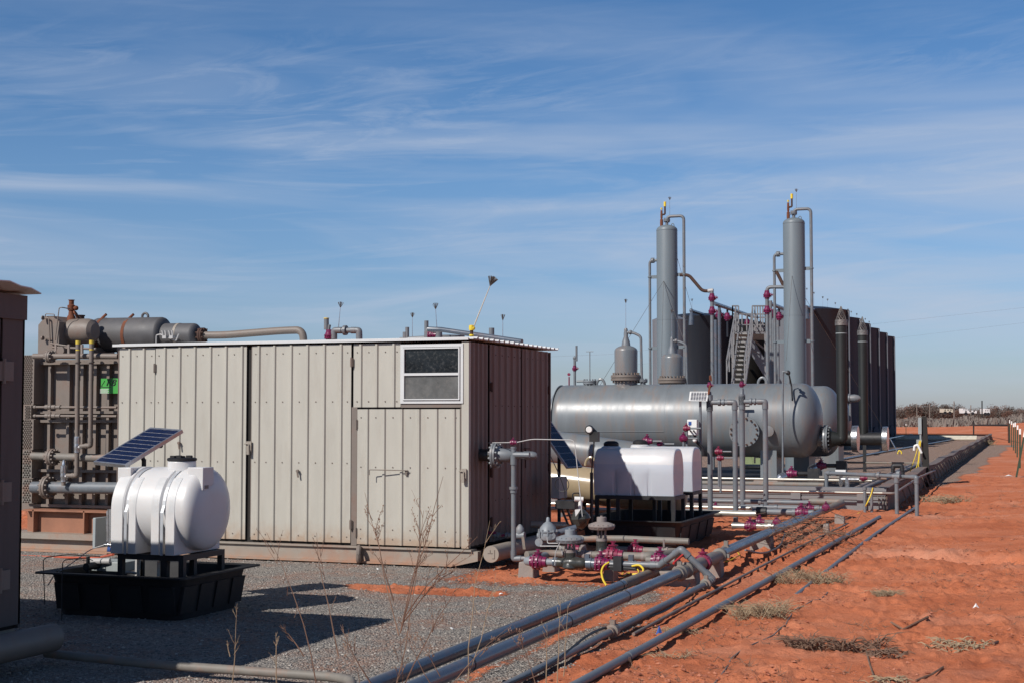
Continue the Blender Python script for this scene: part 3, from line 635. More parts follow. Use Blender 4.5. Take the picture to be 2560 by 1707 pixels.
# keep its far corner on the measured pixel column
LY=ly(59)
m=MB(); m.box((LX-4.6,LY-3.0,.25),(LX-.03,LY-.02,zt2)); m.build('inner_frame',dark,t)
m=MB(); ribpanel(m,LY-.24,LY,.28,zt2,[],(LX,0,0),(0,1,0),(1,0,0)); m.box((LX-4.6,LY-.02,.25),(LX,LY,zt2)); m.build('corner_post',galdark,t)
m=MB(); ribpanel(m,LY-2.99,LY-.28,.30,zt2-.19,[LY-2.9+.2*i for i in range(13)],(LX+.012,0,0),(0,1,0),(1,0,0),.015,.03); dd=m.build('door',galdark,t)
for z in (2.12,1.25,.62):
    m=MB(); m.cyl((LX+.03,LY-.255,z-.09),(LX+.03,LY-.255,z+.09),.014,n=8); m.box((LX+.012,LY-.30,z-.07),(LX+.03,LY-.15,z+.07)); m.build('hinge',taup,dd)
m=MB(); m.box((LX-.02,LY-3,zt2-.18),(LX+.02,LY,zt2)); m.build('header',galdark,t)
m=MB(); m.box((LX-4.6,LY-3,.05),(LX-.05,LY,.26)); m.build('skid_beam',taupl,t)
te=U(132,1592,X=LX+.30); m=MB(); m.cyl((LX+.30,LY-3.2,te.z),(LX+.30,te.y,te.z),.10,n=28); m.build('skid_tube',taup,t)  # darker steel on this tube stands in for the shade around it
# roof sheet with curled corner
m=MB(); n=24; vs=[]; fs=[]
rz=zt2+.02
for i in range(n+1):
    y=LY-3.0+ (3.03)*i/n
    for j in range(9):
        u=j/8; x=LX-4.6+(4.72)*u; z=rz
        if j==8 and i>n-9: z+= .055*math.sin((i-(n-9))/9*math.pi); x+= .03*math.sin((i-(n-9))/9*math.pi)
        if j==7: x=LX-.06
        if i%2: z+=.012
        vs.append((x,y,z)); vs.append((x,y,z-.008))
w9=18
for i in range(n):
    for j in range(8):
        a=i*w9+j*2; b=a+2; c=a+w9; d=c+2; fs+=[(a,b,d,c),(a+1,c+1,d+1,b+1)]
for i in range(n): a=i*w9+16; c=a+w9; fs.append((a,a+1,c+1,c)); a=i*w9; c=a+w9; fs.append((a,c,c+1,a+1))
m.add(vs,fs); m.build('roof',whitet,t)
galdark=galdark0
# ------------------------------------------------------------------ radiator / scrubber package left of the shed
PY=16.35
def q(px,py,y=PY): return U(px,py,Y=y)
t=thing('compressor_cooler','brown compressor cooler with header boxes and steel ribs left of the cream shed','cooler',(-12.6,17,0)); cool=t
a=q(59,1395); b=q(300,885); xl,xr=q(84,1100).x,SX0-.08
m=MB(); m.box((q(40,1000).x,PY,q(80,1275).z),(xr,PY+1.6,q(80,900).z)); m.build('body',taup,t)
m=MB()
for px in (103,131,178,212,245,277): 
    x=q(px,1000).x; m.box((x-.022,PY-.07,q(80,1265).z),(x+.022,PY,q(80,905).z))
for py in (908,1030,1052,1175,1262): z=q(150,py).z; m.box((xl,PY-.10,z-.018),(xr,PY-.0,z+.018))
m.split('frame_rib',taup,t)
def plugbox(x0,x1,y0,y1,nx,label=None):
    A=q(x0,y1,PY-.22); B=q(x1,y0,PY-.22); m=MB(); m.box((A.x,PY-.22,A.z),(B.x,PY,B.z)); o=m.build('header_box',taup if y0<1120 else pvcd,t)
    p=MB(); cw=(B.x-A.x)*.78/nx; rows=max(2,int((B.z-A.z)/(cw*.75)))
    for i in range(rows):
        for j in range(nx):
            x=A.x+cw*(j+.5+(.5 if i%2 else 0)); z=A.z+(B.z-A.z)*(i+.5)/rows; p.lathe([(0,cw*.33),(.015,cw*.33),(.02,cw*.2)],(x,PY-.221,z),(0,-1,0),8)
    p.build('plug',taup if y0<1120 else pvcd,o)
plugbox(56,86,887,1010,4); plugbox(62,78,1013,1047,3); plugbox(55,84,1048,1122,4); plugbox(55,80,1125,1194,3); plugbox(55,80,1198,1256,3)
# package pipes
def prun(pts,r,m_,name,lab,parent=None,rad=None):
    if parent: return pipemesh(pts,r,True,rad=rad).build(name,m_,parent)
yp=PY-.30
hp=thing('header_pipe','horizontal taupe header pipe with a bolted flange across the top of the cooler','pipe',(-12,yp,0))
m=MB(); m.cyl(q(84,890,yp),q(296,890,yp),.038); m.build('pipe',taup,hp); m=MB(); flange(m,q(126,891,yp),(1,0,0),.085,.03,8,.010); m.build('flange',taup,hp)
for i,(py,lab) in enumerate(((1017,'upper of two slim taupe pipes with fittings across the cooler'),(1039,'lower of two slim taupe pipes with fittings across the cooler'))):
    hp=thing('header_pipe',lab,'pipe',(-12,yp,0)); m=MB(); m.cyl(q(84,py,yp),q(292,py+1,yp),.017); m.build('pipe',taup,hp)
    m=MB(); 
    for px,R,w in ((88,.024,.03),(118,.034,.05),(125,.03,.04),(135,.032,.06),(144,.026,.05),(150,.03,.02)): collar(m,q(px,py,yp),(1,0,0),R,w,10)
    m.cyl(q(126,py,yp),q(126,py-10,yp),.014); m.split('fitting',taup,hp)
for py,r,fx_,fR,lab in ((1142,.052,131,.115,'upper grey cooler pipe with a large bolted flange'),(1217,.078,120,.155,'lower and thickest grey cooler pipe with a large bolted flange')):
    hp=thing('header_pipe',lab,'pipe',(-12,yp,0)); m=MB()
    if py<1200: m.ringtube(fil([q(80,py-3,yp),q(350,py+5,yp),q(368,py+10,yp),q(372,py+60,yp)],.12),r,18)
    else: m.cyl(q(82,py,yp),q(300,py+2,yp),r,n=22)
    m.build('pipe',pvcd if py<1200 else pvc,hp); m=MB(); flange(m,q(fx_,py,yp),(1,0,0),fR,.035,12,.012); m.build('flange',taup,hp)
def relief(parent,px,py,yy,s=1):
    p=q(px,py,yy); m=MB(); m.lathe([(-.13,.025),(-.09,.028),(-.08,.040),(-.03,.038),(.0,.045),(.02,.040),(.05,.045),(.13,.042),(.14,.025),(.17,.022),(.19,.015),(.21,.015)],p,(0,0,1),14)
    m.cyl(p+Vector((0,0,-.01)),p+Vector((.09,0,-.01)),.025,n=10); m.build('relief_valve',silver,parent)
for i,(px,yt,yb,vx,vy,lab) in enumerate(((193,853,1188,159,1188,'left vertical vent pipe with a yellow taped top before the cooler'),(227,852,1113,193,1115,'right vertical vent pipe with a yellow taped top before the cooler'))):
    hp=thing('vent_pipe',lab,'pipe',(q(px,1000).x,yp-.1,0),'yellow topped vent pipes'); yy=yp-.12
    e=q(px-1,yb,yy); m=pipemesh([q(px+2,yt,yy),e,q(vx+8,vy,yy)],.030,rad=.05); m.build('pipe',taup,hp)
    m=MB(); collar(m,q(px+2,yt+3,yy),(0,0,1),.032,.05); collar(m,q(px+2,yt+22,yy),(0,0,1),.032,.015); m.build('yellow_tape',yel,hp)
    m=MB(); collar(m,q(px,905,yy),(0,0,1),.05,.015); m.build('clamp',taup,hp); relief(hp,vx,vy,yy)
    m=MB(); m.cyl(q(vx,vy+25,yy),q(vx,vy+12,yy),.028); m.split('fitting',taup,hp)
# green sign
sg=thing('sign','bright green sign with slanted black letters fixed on the cooler beside the shed','sign',tuple(q(272,965,yp-.05)))
A=q(252,983,PY-.16); B=q(306,945,PY-.16); m=MB(); m.box((A.x,PY-.16,A.z),(B.x,PY-.145,B.z)); m.build('sign_board',green,sg)
textmesh('sign_lettering','RB',.125,blk,sg,q(264,963,PY-.168),(1,0,0),(0,0,1),.001,.45)
m=MB(); zz=q(253,964,PY-.163).z; m.box((A.x+.005,PY-.164,zz-.006),(q(270,0,PY-.16).x,PY-.161,zz+.0)); m.bar(Vector((q(268,0,PY-.16).x,PY-.163,zz)),Vector((q(276,0,PY-.16).x,PY-.163,zz+.07)),.006,.003); m.box((A.x+.005,PY-.164,zz-.022),(q(291,0,PY-.16).x,PY-.161,zz-.014)); m.build('sign_line',blk,sg)
m=MB()
for i in range(5): z=zz-.045-.013*i; m.box((q(265,0,PY-.16).x,PY-.164,z),(q(284 if i%2 else 288,0,PY-.16).x,PY-.161,z+.005))
m.build('sign_print',whitep,sg)
# lower: rusty box and skid
t=thing('steel_skid','rust stained steel skid base under the brown cooler','skid',(-12.5,16.5,0)); yy=15.98
m=MB(); A=q(78,1328,yy+.2); B=q(300,1276,yy+.2); m.box((A.x,yy+.12,A.z),(SX0-.15,yy+.6,B.z)); m.build('rusty_box',soilp,t)
m=MB(); 
for px in (78,205,300): x=q(px,1300,yy).x; m.box((x,yy+.02,A.z),(x+.02,yy+.12,B.z))
m.box((A.x,yy+.02,B.z-.02),(SX0-.15,yy+.12,B.z+.001)); m.split('box_flange',soilp,t)
zA=q(100,1330,yy).z; zB=q(100,1344,yy).z; x0=q(30,1300,yy).x
m=MB(); m.box((x0,yy-.1,zB),(SX0-.13,yy+.6,zA)); m.box((x0,yy-.02,.03),(SX0-.13,yy+.1,zB)); m.box((x0,yy-.12,.0),(SX0-.13,yy+.1,.03)); m.build('skid_beam',taupl,t)
# drum with end box, stack
t=thing('surge_tank','brown surge tank with a flat end box and rusty top valve, above the cooler','tank',(-12.4,17,2.3)); yy=PY+.25
A=q(97,889,yy); zt_=q(120,790,yy).z
# end box with chamfered top
x0,x1=q(97,880,yy).x,q(149,880,yy).x; z0=q(97,886,yy).z; z1=q(120,791,yy).z; ch=.12
pl=[(x0,z0),(x1,z0),(x1,z1-ch*.7),(x1-.10,z1),(x0+ch,z1),(x0,z1-ch)]
vs=[(x,y_,z) for y_ in (yy-.02,yy+.5) for x,z in pl]; n=len(pl); m=MB(); m.add(vs,[tuple(range(n)),tuple(range(2*n-1,n-1,-1))]+[(i,i+n,(i+1)%n+n,(i+1)%n) for i in range(n)]); m.build('end_box',taup,t)
cy=(q(149,795,yy).z+q(149,858,yy).z)/2; r=(q(149,795,yy).z-q(149,858,yy).z)/2; m=MB(); m.lathe([(0,r),(.72*(q(222,0,yy).x-x1),r),(.9*(q(222,0,yy).x-x1),r*.9),(q(222,0,yy).x-x1,r*.6)],(x1,yy+.26,cy),(1,0,0),30); m.build('drum',taup,t)
m=MB(); p=q(178,797,yy+.25); h=q(178,750,yy+.25).z-p.z; m.lathe([(-.03,.06),(.03,.055),(.05,.04),(h*.42,.036),(h*.45,.05),(h*.7,.055),(h*.74,.035),(h*.96,.035),(h*.97,.045),(h,.045)],p,(0,0,1),14); m.ball(p+Vector((.08,0,h*.55)),.035); m.cyl(p+Vector((0,0,h*.55)),p+Vector((.10,0,h*.58)),.022); m.lathe([(0,.05),(.02,.05)],p+Vector((.08,-.02,.06)),(1,.3,.6),12); m.build('relief_stack',rust,t)
m=MB(); m.ringtube(fil([q(138,851,yy-.05),q(139,840,yy-.05),q(148,770,yy-.05),q(155,769,yy-.05),q(176,773,yy+.1)],.04),.007,8); m.ringtube(fil([q(112,795,yy-.05),q(114,785,yy-.05),q(136,786,yy-.05),q(136,795,yy-.03)],.02),.006,8)
m.ringtube(fil([q(110,795,yy-.06),q(122,795,yy-.06),q(125,858,yy-.06),q(170,865,yy-.06)],.03),.011,8); m.cyl(q(106,845,yy-.06),q(125,845,yy-.06),.008); m.cyl(q(106,795,yy-.08),q(108,795,yy-.08),.03); m.cyl(q(105,845,yy-.08),q(108,845,yy-.08),.03); m.build('gauge_piping',taup,t)
p=q(200,797,yy+.3); m=MB(); m.lathe([(-.02,.06),(.03,.06),(.04,.07),(.05,.07)],p,(0,0,1),14); m.build('fill_cap',rustd,t)
m=MB(); p=q(155,875,yy-.05)
for px in (140,172,205): m.cyl(q(px,862,yy-.05),q(px,893,yy-.1),.022,n=10)
m.lathe([(-.02,.06),(.02,.06)],q(153,876,yy-.1),(0,-1,0),16); m.cyl(q(132,868,yy-.05),q(240,872,yy-.05),.016); m.build('valve_piping',taup,t)
# mufflers
t=thing('exhaust_muffler','dark grey exhaust muffler drums with rusty straps feeding a long taupe exhaust pipe','muffler',(-11,17.6,2.6)); yy=17.5
a=q(236,838,yy); b=q(418,836,yy); R=(q(300,797,yy).z-q(300,882,yy).z)/2; m=MB(); headcyl(m,a,b,R,36,.35); m.build('muffler_drum',muff,t)
c=q(395,838,yy); d=q(497,838,yy); R2=(q(450,809,yy).z-q(450,868,yy).z)/2; m=MB(); headcyl(m,c,d,R2,30,.45); m.build('muffler_drum',muff,t)
for px in (262,330): 
    m=MB(); m.lathe([(-.025,R*1.02),(.025,R*1.02)],q(px,838,yy),(1,0,0),36); m.cyl(q(px,797,yy)+Vector((-.04,-.02,.0)),q(px,790,yy)+Vector((.04,-.02,.02)),.02,n=8); m.build('strap',rust,t)
    m=MB(); p=q(px,890,yy); m.box((p.x-.08,yy-.25,p.z-.1),(p.x+.06,yy+.15,q(px,870,yy).z)); m.build('saddle',taup,t)
for px in (406,449): m=MB(); m.lathe([(-.02,R2*1.02),(.02,R2*1.02)],q(px,838,yy),(1,0,0),30); m.build('strap',taupl,t)
p=q(363,792,yy); m=MB(); m.ringtube([(p.x+.05*math.cos(a_),yy,p.z+.05*math.sin(a_)) for a_ in [i*math.pi/8 for i in range(17)]],.018,8); m.build('lifting_ring',muff,t)
m=MB(); flange(m,q(231,837,yy),(1,0,0),.10,.03,8,.012); m.build('flange',blk,t)
m=MB(); flange(m,q(506,838,yy),(1,0,0),.105,.03,8,.012); m.build('flange',rustd,t)
m=MB(); m.ringtube(fil([q(497,838,yy),q(560,838,yy),q(700,827,yy),q(757,825,yy),q(760,870,yy)],.24,8),.052,18); m.build('exhaust_pipe',taupl if False else taup,t)
m=MB()
for px in (415,432): p=q(px,843,yy-.25); m.box((p.x-.03,yy-.30,p.z-.02),(p.x+.03,yy-.2,p.z+.02)); m.bar(p+Vector((-.02,-.03,.0)),p+Vector((-.03,-.05,.09)),.02); m.bar(p+Vector((.02,-.03,.0)),p+Vector((.02,-.05,.09)),.02)
m.ringtube(fil([q(390,880,yy-.25),q(391,838,yy-.25),q(402,836,yy-.25),q(440,852,yy-.25),q(447,835,yy-.25)],.02),.010,8); m.build('valve_cluster',tubem,t)
# grey electric box on frame
t=tag(MB().box(q(238,1370,15.2),q(262,1290,15.45)).build('electric_box',greyp,bevel=.01),'small grey electric box on a post left of the white tank','box')
tag(MB().cyl(q(270,1352,15.1),q(270,1276,15.1),.02,n=12).build('conduit',silver),'short bright conduit standing beside the grey electric box','pipe')
# orange hose on ground
tag(MB().ringtube(fil([q(40,1388,15.4),q(150,1392,15.3),q(240,1394,15.0),q(283,1385,13)],.3),.014,8).build('hose',orange),'orange hose lying between the skid and the spill tray','hose')
galv=mat('galvanised_strap',(.50,.52,.55),.45,metal=.35,var=.1)
# ------------------------------------------------------------------ white leg tank on its frame in a spill tray
def tray(name,label,x0,x1,y0,y1,h,lip=.12,tap=.10,rot=0):
    """open tub with flared rim"""
    b=MB(); t=.02; cx,cy=(x0+x1)/2,(y0+y1)/2
    def ring(e,z): return [Vector((x0-e,y0-e,z)),Vector((x1+e,y0-e,z)),Vector((x1+e,y1+e,z)),Vector((x0-e,y1+e,z))]
    def rr(e,z,r=.12,k=5):
        o=[]
        for (sx,sy,a0) in ((x1+e-r,y0-e+r,-90),(x1+e-r,y1+e-r,0),(x0-e+r,y1+e-r,90),(x0-e+r,y0-e+r,180)):
            for i in range(k+1): a=math.radians(a0+90*i/k); o.append((sx+r*math.cos(a),sy+r*math.sin(a),z))
        return o
    L_=[rr(-tap,0),rr(-.01,h-.03),rr(0,h),rr(lip,h+.005,.05),rr(lip,h+.02,.05),rr(-.02,h+.015),rr(-tap-t,t)]
    n=len(L_[0]); vs=[p for l in L_ for p in l]; fs=[tuple(range(n-1,-1,-1))]
    for i in range(len(L_)-1):
        for j in range(n): fs.append((i*n+j,i*n+(j+1)%n,(i+1)*n+(j+1)%n,(i+1)*n+j))
    fs.append(tuple((len(L_)-1)*n+j for j in range(n))); b.add(vs,fs)
    # moulded panels on the sides
    for k in range(4):
        f=(k+.5)/4; x=x0+tap*.6+(x1-x0-tap*1.2)*f; w=(x1-x0)*.09
        for zz in (.25,.75): pass
        b.hexa([Vector(v) for v in ((x-w,y0+tap*.86-.012,h*.15),(x+w,y0+tap*.86-.012,h*.15),(x+w,y0+tap*.86+.02,h*.15),(x-w,y0+tap*.86+.02,h*.15),(x-w,y0+tap*.22-.012,h*.8),(x+w,y0+tap*.22-.012,h*.8),(x+w,y0+tap*.22+.02,h*.8),(x-w,y0+tap*.22+.02,h*.8))])
        y=y0+tap*.6+(y1-y0-tap*1.2)*f; w=(y1-y0)*.09
        b.hexa([Vector(v) for v in ((x1-tap*.86+.012,y-w,h*.15),(x1-tap*.86+.012,y+w,h*.15),(x1-tap*.86-.02,y+w,h*.15),(x1-tap*.86-.02,y-w,h*.15),(x1-tap*.22+.012,y-w,h*.8),(x1-tap*.22+.012,y+w,h*.8),(x1-tap*.22-.02,y+w,h*.8),(x1-tap*.22-.02,y-w,h*.8))])
    o=b.build(name,poly_b); tag(o,label,'tray'); return o
tray('spill_tray','large black plastic spill tray under the round white tank',-8.50,-7.085,10.88,12.05,.37,.085,.07)
# steel stand
FX0,FX1,FY0,FY1,FZ=-7.86,-7.17,11.05,11.74,.56
def stand(label,x0,x1,y0,y1,z,w=.045,legs=((0,0),(1,0),(0,1),(1,1)),z0=.02,name='tank_stand'):
    t=thing(name,label,'stand',((x0+x1)/2,(y0+y1)/2,0))
    m=MB(); m.box((x0,y0,z-w),(x1,y0+w,z)); m.box((x0,y1-w,z-w),(x1,y1,z)); m.box((x0,y0+w,z-w+.001),(x0+w,y1-w,z-.001)); m.box((x1-w,y0+w,z-w+.001),(x1,y1-w,z-.001)); m.build('frame',blk,t)
    for a,b in legs:
        x=x0+(x1-x0-w)*a; y=y0+(y1-y0-w)*b; m=MB(); m.box((x,y,z0),(x+w,y+w,z-w)); m.build('leg',blk,t)
    return t
stand('black steel stand carrying the round white tank',FX0,FX1,FY0,FY1,FZ,.05,((0,0),(1,0),(0,1),(1,1),(.72,0.02),(.95,.35)))
t=thing('water_tank','round white plastic leg tank with strap grooves, black lid and rounded end','tank',(-7.5,11.4,FZ)); tk=t
cy,cz,R=(FY0+FY1)/2,.955,.375; X0,X1=-7.97,-7.06
# body: lathe along X with strap grooves
pr=[(0.0,.02)]; 
def dome(tt): return R*math.sqrt(max(0,1-(1-tt)**2))
L0=X1-X0
for k in range(1,9): tt=k/8; pr.append((.085*(1-math.cos(tt*math.pi/2)),R*math.sin(tt*math.pi/2)*.985))
g1,g2=.235,.615
for g in (g1,g2): pr+=[(g-.050,R),(g-.035,R-.018),(g+.035,R-.018),(g+.050,R)]
for k in range(0,9): tt=k/8; pr.append((L0-.12+.12*math.sin(tt*math.pi/2),max(.02,R*math.cos(tt*math.pi/2)**.55)))
m=MB(); m.lathe(pr,(X0,cy,cz),(1,0,0),56)
# fill neck
m.lathe([(-.05,.135),(.0,.13),(.05,.128),(.055,.12)],(-7.42,cy,cz+R),(0,0,1),32)
# legs: saddle blocks with U cut (front faces slightly proud)
def legblk(x0,x1,extra=0):
    z0=FZ; yb0,yb1=cy-R-.012,cy+R+.012; k=14; 
    ps=[(yb0,z0)]; 
    arc=[(cy-(R-.03)*math.cos(a),cz-(R-.03)*math.sin(a)) for a in [math.pi*(i/k) for i in range(k+1)]]
    Rq=R+.003; fr_=[(cy-Rq*math.cos(a),cz+Rq*math.sin(a)) for a in [math.pi/2*i/6*.55 for i in range(7)]]; bk_=[(2*cy-y,z) for y,z in fr_]
    poly=[(fr_[0][0],z0),(bk_[0][0],z0)]+bk_+[(y,z) for y,z in reversed(arc)]+fr_[::-1]
    n=len(poly); vs=[(x,y,z) for x in (x0,x1) for y,z in poly]
    m.add(vs,[tuple(range(n)),tuple(range(2*n-1,n-1,-1))]+[(i,i+n,(i+1)%n+n,(i+1)%n) for i in range(n)])
for x0,x1 in ((X0+.055,X0+g1-.055),(X0+g1+.0,X0+g1+.085),(X0+g2-.135,X0+g2-.05),(X0+g2+.015,X0+g2+.11)): legblk(x0,x1)
# top square shoulders and lifting lug
m.box((X0+.02,cy-R*.62,cz+R-.22),(X0+.16,cy+R*.2,cz+R-.004)); m.box((X1-.17,cy-.20,cz+R-.20),(X1-.01,cy-.02,cz+R+.005))
m.build('tank_body',wpoly,t,ang=30,bevel=.012)
for g in (g1,g2):
    for dx in (-.012,):
        s=MB(); k=26; pts=[]
        for i in range(k+1):
            a=math.pi*(-.0+i/k); pts.append((X0+g+dx,cy-(R-.014)*math.cos(a),cz+(R-.014)*math.sin(a)))
        pts=[(X0+g+dx,cy-R-.018,FZ+.0)]+[(X0+g+dx,cy-R-.016,cz-.02)]+pts[1:-1]+[(X0+g+dx,cy+R+.01,cz)]+[(X0+g+dx,cy+R+.01,FZ)]
        for i in range(len(pts)-1): 
            a=Vector(pts[i]); b=Vector(pts[i+1]); d_=(b-a).normalized(); nn=Vector((1,0,0)).cross(d_)
            s.slab(a-Vector((.014,0,0)),a+Vector((.014,0,0)),b+Vector((.014,0,0)),b-Vector((.014,0,0)),nn*.004)
        s.build('strap',galv,t)
m=MB(); m.lathe([(.052,.118),(.06,.135),(.078,.135),(.085,.12)],(-7.42,cy,cz+R),(0,0,1),30)
for a in range(5): an=a*2*math.pi/5; m.bc((-7.42+.08*math.cos(an),cy+.08*math.sin(an),cz+R+.09),.045,.035,.028)
m.lathe([(.08,.03),(.098,.03),(.102,.02)],(-7.42,cy,cz+R),(0,0,1),12); m.build('lid',poly_b,t)
m=MB(); m.box((X1-.011,cy-.17,cz+R-.185),(X1-.006,cy-.11,cz+R-.155)); m.build('sticker',regb,t)
# valve and tubing on the tank's left end
t=thing('drain_valve','small silver drain valve with a curved tube, left end of the white tank','valve',(X0,cy,.7))
p=U(272,1361,Y=cy-.25); m=MB(); m.cyl(p,p+Vector((.12,.02,.0)),.014); m.cyl(p+Vector((-.05,0,0)),p,.010); m.ball(p,.022); m.cyl(p,p+Vector((-.01,0,-.06)),.012); m.cyl(p+Vector((0,0,.0)),p+Vector((.0,.0,.045)),.008); m.build('valve_body',silver,t)
m=MB(); m.box((p.x-.0,p.y-.02,p.z-.06),(p.x+.03,p.y-.01,p.z-.02)); m.build('handle',blue,t)
m=MB(); m.ringtube(fil([p+Vector((-.04,0,0)),U(225,1372,Y=cy-.3),U(190,1400,Y=cy-.35),U(136,1435,Y=cy-.4),U(120,1462,Y=cy-.35)],.15,6),.005,6); m.build('tube',tubem,t)
m=MB(); zz=U(273,1300,Y=cy-.2); m.cyl(U(273,1351,Y=cy-.2),U(273,1272,Y=cy-.2),.017,n=12); m.build('sight_tube',silver,t)
# bent wires left of tray
t=tag(MB().ringtube(fil([U(112,1510,Y=10.9),U(108,1400,Y=10.9),U(115,1392,Y=10.95),U(170,1385,Y=11.1),U(250,1390,Y=11.4)],.05),.0045,6).build('bent_rod',blk),'thin bent black rod arching over the left end of the spill tray','rod')
t=tag(MB().ringtube(fil([U(154,1550,Y=10.65),U(156,1405,Y=10.65),U(163,1398,Y=10.7),U(215,1393,Y=11.0),U(232,1400,Y=11.2)],.04),.0045,6).build('bent_rod',blk),'thin bent black rod dropping to the gravel in front of the spill tray','rod')
# pump and junction boxes in the tray
t=thing('injection_pump','grey pump and junction box under the white tank inside the tray','pump',(-7.9,11.5,.1))
m=MB(); A=U(253,1398,Y=11.6); B=U(313,1428,Y=11.5); m.box((A.x,11.45,B.z),(B.x,11.75,A.z)); m.build('motor_box',greyp,t,bevel=.008)
m=MB(); p=U(220,1415,Y=11.3); m.cyl(p+Vector((-.0,-.03,0)),p+Vector((0,.15,0)),.035); m.cyl(p+Vector((0,0,-.14)),p+Vector((0,0,.09)),.018); m.cyl(p+Vector((-.03,0,-.12)),p+Vector((.06,0,-.12)),.03); m.build('pump_head',blk,t)
m=MB(); m.cyl(U(220,1402,Y=11.4),U(275,1402,Y=11.45),.03); m.box(U(337,1440,Y=11.5),U(350,1396,Y=11.55)); m.box(U(392,1440,Y=11.35),U(401,1401,Y=11.4)); m.ringtube(fil([U(296,1440,Y=11.3),U(318,1428,Y=11.3),U(340,1432,Y=11.3)],.05),.012,8); m.split('fitting',tubem,t)
# solar panels
def solar(label,D,C,A,nx,ny,parent_loc,post):
    """D,C low edge; A high corner above D... B=C+(A-D)"""
    B=C+(A-D); nrm=(C-D).cross(A-D).normalized(); t=thing('solar_panel',label,'solar panel',tuple(parent_loc))
    w=(C-D).length; h=(A-D).length; ux=(C-D)/w; uy=(A-D)/h; th=.035; fw=.018
    m=MB()
    def P(x,y,z): return D+ux*x+uy*y+nrm*z
    for a,b,c,d in ((0,0,w,fw),(0,h-fw,w,h),(0,fw,fw,h-fw),(w-fw,fw,w,h-fw)):
        m.hexa([P(a,b,-th),P(c,b,-th),P(c,d,-th),P(a,d,-th),P(a,b,0),P(c,b,0),P(c,d,0),P(a,d,0)])
    m.build('panel_frame',alu if nx>2 else whitet,t)
    m=MB(); m.hexa([P(fw,fw,-.012),P(w-fw,fw,-.012),P(w-fw,h-fw,-.012),P(fw,h-fw,-.012),P(fw,fw,-.006),P(w-fw,fw,-.006),P(w-fw,h-fw,-.006),P(fw,h-fw,-.006)]); m.build('panel_back',cellw,t)
    m=MB(); cw=(w-2*fw)/nx; ch=(h-2*fw)/ny; g=.0035 if w>.3 else .006
    for i in range(nx):
        for j in range(ny):
            a,b=fw+i*cw+g,fw+j*ch+g; c,d=fw+(i+1)*cw-g,fw+(j+1)*ch-g
            m.hexa([P(a,b,-.0055),P(c,b,-.0055),P(c,d,-.0055),P(a,d,-.0055),P(a,b,-.003),P(c,b,-.003),P(c,d,-.003),P(a,d,-.003)])
    m.build('solar_cells',cell,t)
    return t,D+ux*w/2+uy*h/2-nrm*th,P
D=U(233,1153,d=13.75); e=Vector((.898,-.44,0)); f=Vector((.44,.898,0))
C=U(312,1161,d=13.45); A=U(376,1067,d=14.15)
t,ctr,P=solar('blue solar panel with aluminium frame tilted above the left end of the white tank',D,C,A,4,9,(-8,11.5,0),None)
m=MB(); base=Vector((ctr.x+.02,ctr.y+.05,.0)); m.cyl(base,Vector((base.x,base.y,ctr.z-.1)),.022); m.bar(Vector((base.x,base.y,ctr.z-.12)),ctr,.03); m.bar(ctr-f*.22-Zv*.12,ctr+f*.22+Zv*.11,.025); m.cyl(ctr+f*.14+Zv*.03-e*.02,ctr+f*.14+Zv*.03+e*.16,.024); m.build('mount',blk,t)
# ------------------------------------------------------------------ valve manifold between shed and pipeline
def q(px,py,y): return U(px,py,Y=y)
Y1,Y2,Y3=14.95,15.65,16.35
t=thing('valve_manifold','front manifold pipe with two magenta ball valves and black wrapped joint','manifold',(-4.8,Y1,0))
zc=q(1345,1403,Y1).z; r1=.040
def row(parent,y,segs,m_):
    for a,b,r,mm in segs:
        m=MB(); m.cyl(Vector((q(a,1400,y).x,y,m_)),Vector((q(b,1400,y).x,y,m_)),r,n=16); m.build('pipe',mm,parent)
xq=lambda px,y: q(px,1400,y).x
m=MB(); m.ringtube(fil([(xq(1316,Y1),Y1+.65,zc),(xq(1316,Y1),Y1,zc),(xq(1345,Y1),Y1,zc)],.08),r1*1.2,16); m.build('elbow',regm,t)
row(t,Y1,[(1340,1392,r1,regm),(1490,1540,r1,pvc),(1540,1652,r1*.92,pvc)],zc)
m=MB(); m.ringtube([Vector((xq(px,Y1),Y1,zc)) for px in (1386,1394,1402,1410,1422,1432,1440,1448,1458,1464)],[.045,.055,.052,.058,.075,.078,.070,.060,.062,.045],14); m.cyl(Vector((xq(1425,Y1),Y1,zc)),Vector((xq(1425,Y1),Y1,q(1425,1386,Y1).z)),.06); m.build('wrapped_joint',tape,t)
valve(t,(xq(1347,Y1),Y1,zc),(1,0,0),r1*.95); valve(t,(xq(1504,Y1),Y1,zc),(1,0,0),r1*.95)
m=MB(); 
for px,R,w in ((1470,.062,.03),(1477,.066,.03),(1484,.058,.05),(1386,.055,.02),(1392,.055,.02),(1585,.05,.05)): collar(m,(xq(px,Y1),Y1,zc),(1,0,0),R,w,18)
m.box((xq(1468,Y1)-.02,Y1-.03,zc+.04),(xq(1468,Y1)+.03,Y1+.02,zc+.10)); m.box((xq(1577,Y1)-.02,Y1-.03,zc+.03),(xq(1577,Y1)+.03,Y1+.02,zc+.11)); m.split('union',pvcb,t)
m=MB(); m.box((xq(1530,Y1),Y1-.08,zc-.05),(xq(1595,Y1),Y1-.045,zc+.0)); m.bc((xq(1550,Y1),Y1-.07,zc+.02),.09,.08,.15); m.cyl((xq(1522,Y1),Y1-.06,zc-.02),(xq(1592,Y1),Y1-.06,zc-.03),.022); m.build('actuator',blk,t)
